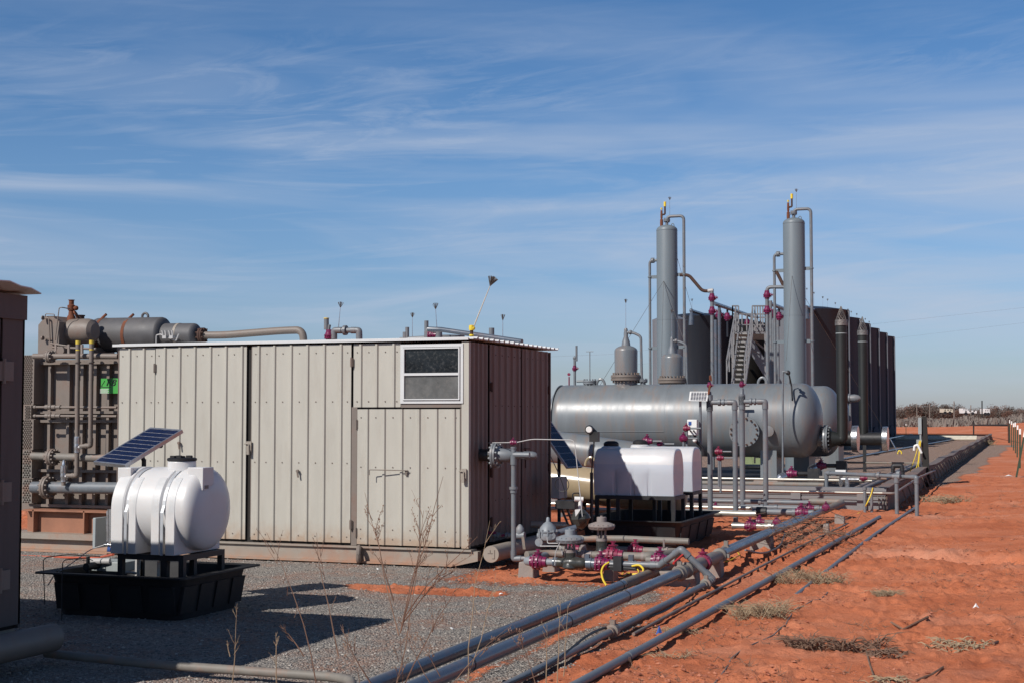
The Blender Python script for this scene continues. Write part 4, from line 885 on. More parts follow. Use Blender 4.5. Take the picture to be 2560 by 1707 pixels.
t=tag(MB().ringtube(fil([(xq(1585,Y1),Y1-.08,zc+.0),(xq(1605,Y1),Y1-.1,zc+.02),(xq(1618,Y1),Y1-.15,zc-.02),(xq(1616,Y1),Y1-.16,zc-.07),(xq(1590,Y1),Y1-.14,zc-.08)],.1,7),.011,8).build('yellow_cable',yelc),'yellow cable looping right from the black actuator','cable')
tag(MB().ringtube(fil([(xq(1528,Y1),Y1-.08,zc+.03),(xq(1517,Y1),Y1-.12,zc+.0),(xq(1513,Y1),Y1-.15,zc-.06),(xq(1520,Y1),Y1-.2,zc-.14),(xq(1530,Y1),Y1-.22,.01)],.1,7),.011,8).build('yellow_cable',yelc),'yellow cable hanging left of the black actuator to the ground','cable')
tag(MB().ringtube(fil([G(1555,1432),G(1575,1420)+Zv*.03,G(1600,1428)+Zv*.02,G(1590,1436),G(1570,1430)+Zv*.02,G(1560,1438)],.2,6),.008,8).build('yellow_cable',yelc),'coil of yellow cable on the ground under the manifold','cable')
tag(MB().ringtube(fil([G(1815,1395)+Zv*.03,G(1805,1400)+Zv*.05,G(1812,1410)+Zv*.01,G(1840,1402)+Zv*.02,G(1850,1385)+Zv*.03,G(1835,1376)+Zv*.04,G(1870,1370)],.2,6),.007,8).build('yellow_cable',yelc),'tangled yellow cable on the soil right of the crimson valve','cable')
# second row
t=thing('valve_manifold','middle manifold pipe with a crimson ball valve ending in a dusty elbow','manifold',(-4.8,Y2,0)); zc=q(1535,1388,Y2).z
m=MB(); m.ringtube(fil([(xq(1335,Y2),Y2-.25,zc),(xq(1365,Y2),Y2,zc),(xq(1520,Y2),Y2,zc)],.15),.043,16); m.build('pipe',pvcd,t); row(t,Y2,[(1555,1622,.047,pvcd)],zc)
m=MB(); m.ringtube(fil([(xq(1606,Y2),Y2,zc),(xq(1625,Y2),Y2,zc),(xq(1640,Y2)+.15,Y2+.65,zc+.0)],.12),.055,16); m.build('elbow',pvcd,t); valve(t,(xq(1535,Y2),Y2,zc),(1,0,0),.045,magr)
m=MB(); 
for px,R,w in ((1440,.055,.05),(1460,.06,.04),(1472,.05,.08),(1608,.056,.03)): collar(m,(xq(px,Y2),Y2,zc),(1,0,0),R,w,14)
m.cyl((xq(1458,Y2),Y2,zc),(xq(1458,Y2),Y2,zc+.11),.03); m.split('fitting',regb,t)
m=MB(); m.bar(Vector((xq(1548,Y2),Y2,zc+.07)),Vector((xq(1566,Y2),Y2-.05,q(0,1362,Y2).z)),.018); h=m.build('lever',regm,t); m=MB(); m.bar(Vector((xq(1561,Y2),Y2-.035,q(0,1366,Y2).z)),Vector((xq(1568,Y2),Y2-.055,q(0,1358,Y2).z)),.026); m.build('grip',orange,t)
# third row
t=thing('valve_manifold','rear manifold pipe with a crimson valve, running along the tray','manifold',(-4.6,Y3,0)); zc=q(1590,1375,Y3).z
row(t,Y3,[(1530,1700,.042,pvcd)],zc); valve(t,(xq(1590,Y3),Y3,zc),(1,0,0),.036,magr); m=MB(); m.cyl((xq(1555,Y3+.2),Y3+.25,zc+.11),(xq(1720,Y3+.2),Y3+.25,zc+.10),.040); m.cyl((xq(1400,Y3+.2),Y3+.25,zc+.09),(xq(1555,Y3+.2),Y3+.25,zc+.11),.040); m.build('pipe',pvcd,t)
m=MB(); collar(m,(xq(1655,Y3),Y3,zc),(1,0,0),.05,.04); collar(m,(xq(1668,Y3),Y3,zc),(1,0,0),.05,.02); m.bar((xq(1660,Y3),Y3,zc+.05),(xq(1661,Y3),Y3-.02,zc+.14),.02); m.split('fitting',regb,t)
for px,py,yy,r,mm,lab in ((1432,1372,Y2+.25,.034,magr,'crimson valve below the front round regulator'),(1652,1400,Y2-.4,.040,mag,'magenta valve half hidden behind the grey manifold pipe')):
    tt=thing('ball_valve',lab,'valve',tuple(q(px,py,yy))); valve(tt,q(px,py,yy),(1,0,0),r,mm,name='valve_body'); m=MB(); p=q(px,py,yy); m.cyl(p-Vector((.16,0,0)),p+Vector((.16,0,0)),r*1.1); m.build('pipe',pvcd,tt)
# magenta handled valve at the shed foot
t=thing('ball_valve','magenta handled valve on a short brass pipe at the foot of the shed side','valve',(-6.2,16.6,.4)); yy=16.5
m=MB(); m.cyl(q(1196,1338,yy),q(1310,1336,yy),.024); m.build('pipe',regb,t)
m=MB(); 
for px,R,w in ((1240,.038,.03),(1247,.034,.03),(1268,.036,.03),(1275,.03,.03),(1300,.045,.12)): collar(m,q(px,1337,yy),(1,0,0),R,w,14)
m.lathe([(-.05,.03),(0,.05),(.05,.05),(.08,.03),(.10,.012)],q(1300,1330,yy),(0,0,1),14); m.split('fitting',regm,t)
m=MB(); m.bar(q(1186,1341,yy-.03),q(1203,1338,yy-.03),.05,.03); m.bar(q(1190,1331,yy-.03),q(1240,1330,yy-.03),.035,.03); m.bar(q(1255,1338,yy-.02),q(1262,1336,yy-.02),.05,.03); m.build('handle',mag,t)
m=MB(); m.bar(q(1307,1340,yy-.05),q(1311,1372,yy-.05),.035,.01); m.build('lever',pvcd,t)
# diaphragm regulators
def regulator(name,label,px,py,y,R,zb,mm,wrapbot):
    p=q(px,py,y); t=thing(name,label,'regulator',(p.x,p.y,0))
    m=MB(); m.lathe([(-.045,R*.45),(-.035,R*.9),(-.008,R*.98),(-.006,R),(.006,R),(.008,R*.98),(.03,R*.82),(.048,R*.45),(.05,R*.36),(.10,R*.36),(.105,R*.33),(.108,R*.10),(.12,R*.10)],p,(0,0,1),36)
    for k in range(16): an=k*math.pi/8; m.cyl(p+Vector((R*.93*math.cos(an),R*.93*math.sin(an),-.022)),p+Vector((R*.93*math.cos(an),R*.93*math.sin(an),.024)),.007,n=6)
    m.build('diaphragm_case',mm,t)
    m=MB(); 
    for a in (-1,1): m.bar(p+Vector((a*R*.28,0,-.04)),Vector((p.x+a*R*.26,p.y,zb+.12)),.018,.03)
    m.cyl(p+Vector((0,0,-.04)),Vector((p.x,p.y,zb+.05)),.010); m.lathe([(-.02,R*.42),(.012,R*.42)],(p.x,p.y,zb+.12),(0,0,1),18); m.cyl((p.x,p.y,zb+.02),(p.x,p.y,zb+.11),.045)
    for k in range(6): an=k*math.pi/3; m.cyl((p.x+R*.35*math.cos(an),p.y+R*.35*math.sin(an),zb+.08),(p.x+R*.35*math.cos(an),p.y+R*.35*math.sin(an),zb+.16),.008,n=6)
    m.build('yoke',regb,t); m=MB(); m.lathe([(-.06,.09),(-.03,.085),(.0,.07),(.04,.062),(.10,.066),(.11,.05)],(p.x,p.y,zb),(0,0,1),16); m.build('wrapped_body',tape,t); return t
rt=regulator('diaphragm_regulator','lower front round grey diaphragm regulator above the black wrapped joint',1425,1347,Y1,.155,.22,regm,1)
regulator('diaphragm_regulator','upper brownish round diaphragm regulator in front of the black spill tray',1504,1314,16.0,.155,.26,regb,1)
m=MB(); m.ringtube(fil([q(1368,1342,Y1),q(1369,1357,Y1),q(1428,1357,Y1-.1)],.02),.006,8); m.ringtube(fil([q(1350,1364,Y1-.1),q(1403,1364,Y1-.1),q(1406,1385,Y1-.1)],.02),.006,8); m.ringtube(fil([q(1400,1355,Y1-.15),q(1388,1380,Y1-.15),q(1387,1412,Y1-.15)],.05),.005,8); m.build('sensing_tube',tubem,rt)
t=thing('back_pressure_regulator','lumpy grey bell shaped regulator with a round side gauge, right of the riser','regulator',(-5.4,15.2,.4)); yy=15.25
p=q(1370,1332,yy); m=MB(); m.lathe([(-.10,.06),(-.07,.10),(-.03,.11),(.0,.105),(.02,.115),(.03,.10),(.07,.085),(.11,.05),(.13,.022),(.17,.018),(.18,.01)],p,(0,0,1),20); m.cyl(p+Vector((-.02,0,-.03)),p+Vector((-.12,-.02,-.03)),.035); m.lathe([(-.1,.05),(.06,.04)],p+Vector((.05,-.02,-.02)),(.4,-1,0),12)
for k in range(10): an=k*math.pi/5; m.cyl(p+Vector((.105*math.cos(an),.105*math.sin(an),-.02)),p+Vector((.105*math.cos(an),.105*math.sin(an),.045)),.010,n=6)
m.build('body',regm,t); m=MB(); g_=q(1349,1354,yy-.1); m.lathe([(0,.045),(.03,.045)],g_,(0,-1,0),18); m.cyl(g_,g_+Vector((0,0,.12)),.008); m.build('gauge',regm,t)
m=MB(); m.cyl(p+Vector((.08,.05,.0)),p+Vector((.28,.15,.06)),.035); m.build('blue_pipe',pvcb,t)
# short bright pipe behind
# ------------------------------------------------------------------ loaf shaped tanks 2 and 3
tray('spill_tray','black plastic spill tray with worn front under the two milky tanks',U(1478,1362,Z=0).x-.1,U(1722,1366,Z=0).x,19.05,21.3,.36,.06,.07)
def loaf(label,x0,x1,y0,y1,z0,z1,capx,lab2,grooves):
    t=thing('water_tank',label,'tank',((x0+x1)/2,(y0+y1)/2,z0)); k=22; yc=(y0+y1)/2; hw=(y1-y0)/2; h=z1-z0
    prof=[(yc-hw+.03,z0)]+[(yc-hw*abs(math.cos(a))**.55*(1 if math.cos(a)>0 else -1), z0+h*(.45+.55*math.sin(a))) for a in [math.pi*i/k for i in range(k+1)]]+[(yc+hw-.03,z0)]
    m=MB(); n=len(prof); vs=[];fs=[]
    st=[(x0,.93),(x0+.015,.985),(x0+.05,1)]
    for g in grooves: st+=[(g-.035,1),(g-.02,.955),(g+.02,.955),(g+.035,1)]
    st+=[(x1-.03,1),(x1-.008,.985),(x1,.95)]
    for x,sc in st:
        for y,z in prof:
            lower = 1 if (z-z0)/h<.5 else 0
            s2=sc if not (sc<.96 and x0+.06<x<x1-.06 and not lower) else .998
            vs.append((x,yc+(y-yc)*s2,z0+h*.02+(z-z0-h*.02)*(s2 if z>z0+.01 else 1)))
    for i in range(len(st)-1):
        for j in range(n): fs.append((i*n+j,(i+1)*n+j,(i+1)*n+(j+1)%n,i*n+(j+1)%n))
    fs.append(tuple(range(n-1,-1,-1))); fs.append(tuple((len(st)-1)*n+j for j in range(n))); m.add(vs,fs)
    m.lathe([(-.06,.15),(.005,.14),(.025,.11)],(capx,yc,z1),(0,0,1),28); m.build('tank_body',wpoly2,t)
    m=MB(); m.lathe([(.02,.10),(.03,.108),(.06,.108),(.085,.085),(.095,.05)],(capx,yc,z1),(0,0,1),26); m.build('lid',poly_b,t); return t
ya,yb=19.35,19.95; xa=U(1488,1200,Y=ya+.1).x; xb=U(1684,1200,Y=ya).x; za=U(1690,1240,Y=ya).z; zb_=U(1640,1119,Y=ya+.3).z
t=loaf('nearer milky loaf shaped tank, partly shaded, with a black lid at its left end',xa,xb,ya,yb,za,zb_,U(1528,1118,Y=ya+.3).x,'',[U(p,1200,Y=ya).x for p in (1536,1580,1622)])
m=MB(); p=None
stand('black angle iron stand under the nearer milky tank',xa+.03,xb+.02,ya-.02,yb,za-.002,.05,((0,0),(.28,0),(1,0),(0,1),(.62,1),(1,1),(.3,1)))
ya,yb=20.55,21.15; xa=U(1600,1200,Y=ya).x; xb3=U(1731,1200,Y=ya).x; za3=U(1731,1228,Y=ya).z; zb3=U(1700,1115,Y=ya+.3).z
loaf('farther milky loaf shaped tank behind the nearer one, its end rosy in the shade',xa-.2,xb3,ya,yb,za3,zb3,U(1600,1115,Y=ya+.3).x,'',[])
stand('black steel stand under the farther milky tank',xa-.2,xb3+.01,ya-.02,yb,za3-.002,.05,((.5,0),(1,0),(.5,1),(1,1)))
# tan and grey inclined vessels behind
t=thing('tan_vessel','glossy tan horizontal vessel with a lifting eye behind the milky tanks','vessel',(-4,22,0))
P1=U(1290,1188,d=23.2); P2=U(1717,1246,d=22.2); m=MB(); headcyl(m,P1,P2,.285,44,.55); m.build('shell',tan,t)
p=P1.lerp(P2,.48); e_=U(1477,1163,d=22.75); m=MB(); m.ringtube([e_+Vector((.09*math.cos(a),-.0,.13*math.sin(a))) for a in [math.pi*i/10 for i in range(11)]],.022,8); m.build('lifting_eye',tan,t)
m=MB(); 
for f in (.40,.86): s_0=P1.lerp(P2,f); m.cyl((s_0.x,s_0.y,0),(s_0.x,s_0.y,s_0.z-.25),.06)
m.split('leg',rustd,t)
t=thing('grey_vessel','smooth grey horizontal vessel sloping down between the tan one and the big separator','vessel',(-4,25,0))
P1=U(1290,1105,d=26); P2=U(1680,1160,d=25); m=MB(); headcyl(m,P1,P2,.30,44,.55); m.build('shell',vess,t); m=MB()
for f in (.3,.85): s_0=P1.lerp(P2,f); m.cyl((s_0.x,s_0.y,0),(s_0.x,s_0.y,s_0.z-.25),.06)
m.split('leg',vess,t)
# second solar panel
L1=U(1420,1168,d=20.6); L2=U(1457,1166,d=20.9); T1=U(1335,1045,d=20.6); 
t,ctr,P=solar('dark blue solar panel with a white edge leaning behind the shed corner',L1,L2,T1,2,7,(ctr.x,ctr.y,0),None)
m=MB(); b_=Vector((ctr.x,ctr.y+.1,0)); m.cyl(b_,Vector((b_.x,b_.y,ctr.z)),.025); m.build('mount',blk,t)
# tripod instrument, black bag, white pipe
t=thing('gauge_pole','slim black pole carrying a round pink faced gauge in front of the tan vessel','gauge',tuple(U(1480,1240,d=19))); 
m=MB(); m.cyl(U(1479,1330,d=19),U(1479,1180,d=19),.022); m.cyl(U(1479,1180,d=19),U(1486,1092,d=19),.010); m.build('pole',blk,t)
g_=U(1473,1073,d=19); m=MB(); m.lathe([(-.03,.06),(0,.055),(.02,.055)],g_,(.2,-1,0),16); m.cyl(g_+Vector((0,.05,0)),g_+Vector((.08,.05,-.08)),.05); m.box(g_+Vector((.0,.0,-.16)),g_+Vector((.12,.08,-.03))); m.build('gauge_housing',blk,t)
m=MB(); m.lathe([(.02,.03),(.025,.022)],g_,(.2,-1,0),16); m.lathe([(.021,.042),(.028,.036)],g_,(.2,-1,0),16); m.build('gauge_face',whitep,t)
t=thing('instrument_tripod','black instrument box with white plastic pipe and wires beside the wrapped valve','instrument',tuple(U(1410,1290,d=18)))
m=MB(); A=U(1388,1270,d=18); B=U(1442,1250,d=18); m.box(A,(B.x,B.y+.12,B.z)); m.build('box',blk,t)
m=MB(); m.bar(U(1404,1270,d=18),U(1420,1310,d=18),.025); m.bar(U(1418,1270,d=18),U(1432,1310,d=18),.025); m.ringtube(fil([U(1431,1250,d=17.9),U(1432,1232,d=17.9),U(1448,1231,d=17.9),U(1450,1245,d=17.9)],.02),.008,8); m.ringtube(fil([U(1376,1138,d=18),U(1400,1190,d=18),U(1412,1225,d=18),U(1413,1252,d=18)],.2),.006,6)
m.ringtube([U(1405,1210,d=18)+Vector((.09*math.cos(a),0,.09*math.sin(a))) for a in [i*math.pi/8 for i in range(17)]],.005,6); m.split('wiring',blk,t)
m=MB(); m.cyl(U(1450,1270,d=17.8),U(1452,1242,d=17.8),.025); m.cyl(U(1436,1246,d=17.8),U(1458,1247,d=17.8),.03); m.build('white_pipe',whitep,t)
t=tag(MB().ringtube([U(1455,1272,d=17.3),U(1453,1282,d=17.3),U(1452,1295,d=17.3),U(1455,1308,d=17.3),U(1462,1316,d=17.3)],[.03,.10,.125,.10,.05],9).build('wrapped_valve',tape),'black plastic bag tied over a valve above the front regulator','bag')
tag(MB().slab(U(1437,1273,d=17.15),U(1452,1271,d=17.15),U(1445,1282,d=17.15),U(1439,1290,d=17.15),Vector((0,.01,0))).build('torn_label',whitep),'torn white plastic scrap on the black bag','scrap')
# equipment box behind
t=tag(MB().box(U(1378,1245,d=19),(U(1400,1190,d=19).x,U(1400,1190,d=19).y+.3,U(1400,1192,d=19).z)).build('control_box',greyp),'pale control box on a post just right of the shed','box')
# bright pipes along X behind tan vessel
for i,(px0,px1,py,Yp,r,lab) in enumerate(((1375,1880,1258,23.6,.035,'bright horizontal pipe behind the tank stands, upper'),(1300,1890,1270,22.6,.05,'bright thicker horizontal pipe behind the tank stands, lower'),(1330,1418,1310,17.6,.045,'short bright pipe behind the bell shaped regulator'))):
    a=U(px0,py,Y=Yp); b=U(px1,py,Y=Yp); m=MB(); m.cyl(a,(b.x,Yp,a.z),r); tag(m.build('steel_pipe',rail),lab,'pipe')
meshm=mat('mesh_steel',(.20,.18,.165),.45,metal=.5)
charc=mat('tank_charcoal',(.050,.066,.092),.5,spec=.12,var=.15,scale=.6,stretch=(2,2,.2),dirt=(.08,.07,.065),dirtamt=.4)
treadm=mat('worn_tread',(.34,.33,.31),.5)
# ------------------------------------------------------------------ big separators
def brush(parent,p,tip,s=1,n=26,rod=None):
    """static dissipator: thin rod with a brush of wires"""
    p=Vector(p); tip=Vector(tip); a=(tip-p).normalized(); m=MB(); m.cyl(p,tip,.010*s,.006*s,n=6); m.build('rod',rod or alu,parent)
    u,v=perp(a); m=MB(); r=random.Random(int(p.x*100)); 
    for k in range(n):
        an=r.random()*6.28; sp=r.random()*.75; dd=(a+(u*math.cos(an)+v*math.sin(an))*sp).normalized(); m.cyl(tip-a*.02*s,tip+dd*.14*s,.004*s,.003*s,n=4)
    m.build('wire_brush',wire,parent)
def whip(label,px,pyt,pyb,Y,s=1.5,px2=None):
    s*=.55
    b=U(px if px2 is None else px2,pyb,Y=Y); tp=U(px,pyt,Y=Y); t=thing('static_brush',label,'lightning brush',tuple(b),'lightning brushes'); brush(t,b,tp,s); return t
Ys=36.0
def separator(label,Ys,pxL,pxR,pyc,R,dome_px,dome_r,full=True):
    a=U(pxL,pyc,Y=Ys); b=U(pxR,pyc,Y=Ys); cz=b.z; t=thing('separator_vessel',label,'vessel',((a.x+b.x)/2,Ys,0),'grey separator vessels')
    m=MB(); headcyl(m,(a.x,Ys,cz),(b.x,Ys,cz),R,72,.52,12); m.build('shell',vess,t)
    return t,a.x,b.x,cz
R1=.915
t,xa,xb,cz=separator('nearest big grey horizontal separator with a bolted manway and one dome on top',Ys,1376,2056,1050,R1,1565,.29)
sep1=t
def at1(px,z=None): return U(px,1050,Y=Ys).x
m=MB(); 
for px in (1404,1682,1988): x=at1(px); m.lathe([(-.006,R1*1.003),(.006,R1*1.003)],(x,Ys,cz),(1,0,0),72)
for x0_,x1_,ang in ((at1(1395),at1(1680),18),(at1(1684),at1(1985),8)):
    an=math.radians(ang); m.bar((x0_,Ys-R1*math.cos(an)*1.003,cz+ -R1*math.sin(an) if ang>10 else cz+R1*math.sin(math.radians(-1))),(x1_,Ys-R1*math.cos(an)*1.003,cz-R1*math.sin(an) if ang>10 else cz+R1*math.sin(math.radians(-1))),.012)
m.build('weld_seam',vess,t)
# manway
mx=at1(1880); mp_=Vector((mx,Ys-R1-.10,U(1880,1078,Y=Ys-R1).z)); m=MB(); m.cyl((mx,Ys-R1+.25,mp_.z),(mx,Ys-R1-.08,mp_.z),.27,n=32); m.lathe([(-.03,.37),(.03,.37)],mp_,(0,-1,0),40); mw=m.build('manway',vess,t)
m=MB(); 
for k in range(16): an=(k+.5)*math.pi/8; m.cyl(mp_+Vector((.32*math.cos(an),-.075,.32*math.sin(an))),mp_+Vector((.32*math.cos(an),.06,.32*math.sin(an))),.026,n=6)
m.build('bolt_ring',rustd,mw)
m=MB(); m.ringtube(fil([mp_+Vector((-.0,-.02,.36)),mp_+Vector((0,-.02,.60)),mp_+Vector((0,-.02,.60))+Vector((.0,0,.0))],.02),.014,8) if False else m.cyl(mp_+Vector((0,-.03,.36)),mp_+Vector((0,-.03,.64)),.014); m.cyl(mp_+Vector((-.2,-.03,.64)),mp_+Vector((.14,-.03,.64)),.036); m.build('davit',vess,mw)
m=MB(); m.lathe([(-.04,.10),(.0,.13),(.02,.13),(.03,.06)],(at1(1938),Ys-R1-.02,U(1938,1076,Y=Ys).z),(0,-1,0),18); m.cyl((at1(1938),Ys-R1+.3,U(1938,1076,Y=Ys).z),(at1(1938),Ys-R1,U(1938,1076,Y=Ys).z),.07); m.build('nozzle',vess,t)
# dome, nozzle on top
def dome_(parent,px,Y,Rd,ptop,pfl,vz):
    x=U(px,900,Y=Y).x; zt=U(px,ptop,Y=Y).z; zf=U(px,pfl,Y=Y).z; m=MB()
    k=8; pr=[(vz-.1-zf,Rd*.98),(-.03,Rd*.98),(.03,Rd*.98),(zt-zf-Rd*.5,Rd)]+[(zt-zf-Rd*.5+Rd*.5*math.sin(math.pi/2*i/k),Rd*math.cos(math.pi/2*i/k)) for i in range(1,k+1)]
    m.lathe(pr,(x,Y,zf),(0,0,1),40); d=m.build('gas_dome',vess,parent)
    m=MB(); flange(m,(x,Y,zf),(0,0,1),Rd*1.32,.07,22,.017); m.build('flange',regb if False else taup,d)
    m=MB(); m.lathe([(-.03,.12),(.10,.10),(.22,.055),(.30,.06),(.36,.045),(.40,.05),(.44,.03)],(x,Y,zt),(0,0,1),16)
    m.ringtube(fil([(x,Y,zt+.33),(x+.20,Y,zt+.32),(x+.40,Y,zt+.22),(x+.42,Y,zf-.1)],.08),.035,12); m.ball((x+.12,Y,zt+.33),.06); m.build('vent_piping',pvc,d)
    brush(d,(x,Y,zt+.42),(x,Y,zt+1.1),.7)
    return x,zt
dome_(sep1,1565,Ys,.30,863,944,cz+R1)
# small nozzles left of the dome
m=MB(); x=at1(1475); zt=U(1475,955,Y=Ys).z; m.cyl((x,Ys,cz+R1-.1),(x,Ys,zt),.10); flange(m,(x,Ys,zt),(0,0,1),.18,.045,12,.014); m.cyl((x,Ys,zt),(x,Ys,U(1,902,Y=Ys).z),.012); m.cyl((x-.10,Ys,U(1,902,Y=Ys).z),(x+.10,Ys,U(1,902,Y=Ys).z),.008); m.cyl((x-.17,Ys,zt+.03),(x-.36,Ys,zt+.03),.03); m.build('inspection_nozzle',vess,t)
x=at1(1437); m=MB(); m.cyl((x,Ys,cz+R1-.15),(x,Ys,U(1,915,Y=Ys).z),.035); m.cyl((x+.05,Ys,U(1,922,Y=Ys).z),(x+.05,Ys,U(1,889,Y=Ys).z),.028); m.ball((x,Ys,U(1,915,Y=Ys).z),.05); m.build('relief_pipe',pvc,t); valve(t,(x,Ys,U(1,937,Y=Ys).z),(0,0,1),.030,mag,up=(1,0,0))
x=at1(1423); m=MB(); m.cyl((x,Ys,cz+R1-.2),(x,Ys,U(1,955,Y=Ys).z),.018); m.lathe([(0,.04),(.03,.04)],(x,Ys,U(1,950,Y=Ys).z),(0,-1,0),14); m.build('gauge',magr,t)
m=MB(); 
for px in (1502,1907): x=at1(px); m.ringtube([(x+.11*math.cos(a),Ys,cz+R1-.02+.17*math.sin(a)) for a in [math.pi*i/10 for i in range(11)]],.035,8)
m.split('lifting_lug',vess,t)
x=at1(1608); m=MB(); m.cyl((x,Ys,cz+R1-.1),(x,Ys,cz+R1+.08),.07); flange(m,(x,Ys,cz+R1+.10),(0,0,1),.12,.03,8,.012); m.build('inspection_nozzle',vess,t)
# saddles and piers
for px in (1500,1930):
    x=at1(px); m=MB(); m.box((x-.2,Ys-.55,.22),(x+.2,Ys+.55,cz-R1*.75)); m.build('saddle',vess,t)
    m=MB(); m.box((x-.33,Ys-.8,-.02),(x+.33,Ys+.8,.22)); m.build('pier',conc,t,bevel=.02)
# vent riser beside the head
t2=thing('riser_pipe','thin grey riser with a dark hooked valve in front of the separator head','pipe',(at1(1957),34.6,0)); yy=34.7
m=pipemesh([U(1957,1217,Y=yy),U(1957,928,Y=yy),U(1969,930,Y=yy)],.024,rad=.04); m.build('pipe',pvc,t2)
m=MB(); m.ball(U(1970,931,Y=yy+.2),.06); m.cyl(U(1969,930,Y=yy),U(1972,935,Y=yy+.4),.03); m.ringtube(fil([U(1973,938,Y=yy+.5),U(1979,965,Y=yy+.7),U(1981,1000,Y=yy+.35)],.1),.02,8); m.build('hooked_valve',blk,t2)
m=MB(); m.cyl(U(1972,968,Y=36),U(1972,938,Y=36),.035); m.build('nozzle',pvc,t2)
# firetube on the right head with black elbow and stack
def firetube(label,px,ptop,Y,cone_top,w,zc,xvessel,bottom):
    x=U(px,900,Y=Y).x; zt=U(px,ptop,Y=Y).z; ct=U(px,cone_top,Y=Y).z
    t=thing('exhaust_stack',label,'stack',(x,Y,0),'black stacks with mesh cones'); m=MB()
    m.ringtube([Vector((x-.32,Y,zc)),Vector((x-.02,Y,zc)),Vector((x,Y,zc+.04)),Vector((x,Y,zt))],[w,w,w*.98,w],28); m.build('stack_pipe',stackm,t)
    m=MB(); m.lathe([(0,w*1.02),(.02,w*1.02)],(x,Y,zt-.32),(0,0,1),28); m.build('band',greyp,t)
    # mesh cone: real lattice
    m=MB(); n=11; rows=9
    for k in range(n):
        for s in (1,-1):
            pts=[]
            for i in range(rows+1):
                f=i/rows; a=2*math.pi*(k+s*f*5)/n; rr=w*1.12*(1-f)+.008; pts.append((x+rr*math.cos(a),Y+rr*math.sin(a),zt-.05+(ct-zt+.05)*f))
            m.ringtube(pts,.005,3,caps=False)
    m.lathe([(0,w*1.13),(.14,w*1.1)],(x,Y,zt-.12),(0,0,1),28)
    m.build('mesh_cone',meshm if px<2120 else wire,t); return t
zf=U(2065,1096,Y=Ys).z
firetube('nearest black stack with a shining mesh cone, rising from the separator end',2104,802,Ys,766,.135,zf,0,0)
m=MB(); x1_=U(2066,1096,Y=Ys).x; m.cyl((xb-.45,Ys,zf),(x1_-.03,Ys,zf),.19,n=32); flange(m,(x1_,Ys,zf),(1,0,0),.34,.05,18,.016); fo_=m.build('firetube_flange',vess,sep1); m=MB(); m.lathe([(.05,.26),(.10,.26),(.14,.2),(.34,.135)],(x1_,Ys,zf),(1,0,0),28); m.build('firetube_neck',stackm,fo_)
# second and third separators
t,xa2,xb2,cz2=separator('second grey separator, only its right end and dome showing behind the nearest',38.9,1500,2108,1052,.935,1680,.3); sep2=t
dome_(t,1680,38.9,.30,882,951,cz2+.935)
Y2_=38.9; zf=U(2140,1096,Y=Y2_).z; x=U(2140,1096,Y=Y2_).x; m=MB(); m.cyl((xb2-.5,Y2_,zf),(x-.08,Y2_,zf),.19,n=30); n_=m.build('firetube_nozzle',blk,t); m=MB(); m.lathe([(-.10,.17),(-.09,.345),(.05,.35),(.06,.34)],(x,Y2_,zf),(1,0,0),44); m.build('blind_flange',silver,n_)
for px in (1700,2010):
    xx=U(px,1000,Y=Y2_).x; m=MB(); m.box((xx-.2,Y2_-.55,.30),(xx+.2,Y2_+.55,cz2-.7)); m.build('saddle',vess,t); m=MB(); m.box((xx-.35,Y2_-.8,-.02),(xx+.35,Y2_+.8,.30)); m.build('pier',conc,t)
t,xa3,xb3_,cz3=separator('third grey separator, hidden behind the second except its shining end flange',43.5,1640,2128,1052,.80,0,0); Y3_=43.5
firetube('farther black stack with a dark mesh cone, right of the nearest one',2157,828,Y3_,792,.138,U(2160,1090,Y=Y3_).z,0,0)
zf=U(2215,1096,Y=Y3_).z; x=U(2215,1096,Y=Y3_).x; m=MB(); m.cyl((xb3_-.5,Y3_,zf),(x-.08,Y3_,zf),.19,n=30); n_=m.build('firetube_nozzle',blk,t); m=MB(); m.lathe([(-.10,.17),(-.09,.355),(.05,.36),(.06,.35)],(x,Y3_,zf),(1,0,0),44); m.build('blind_flange',silver,n_)
xx=U(2080,1000,Y=Y3_).x; m=MB(); m.box((xx-.25,Y3_-.6,0),(xx+.25,Y3_+.6,cz3-.5)); m.build('saddle',vess,t)
# conical light on the stack
t=thing('conical_cap','grey pointed cap on a small bracket between the two black stacks','cap',tuple(U(2125,995,Y=40))); p=U(2125,995,Y=40); m=MB(); m.lathe([(0,.10),(.12,.11),(.22,.09),(.28,.04)],p,(1,0,0),16); m.lathe([(-.04,.13),(0,.13)],p,(1,0,0),12); m.cyl(p,(p.x,p.y,cz2),.03); m.build('cap_body',pvc,t)
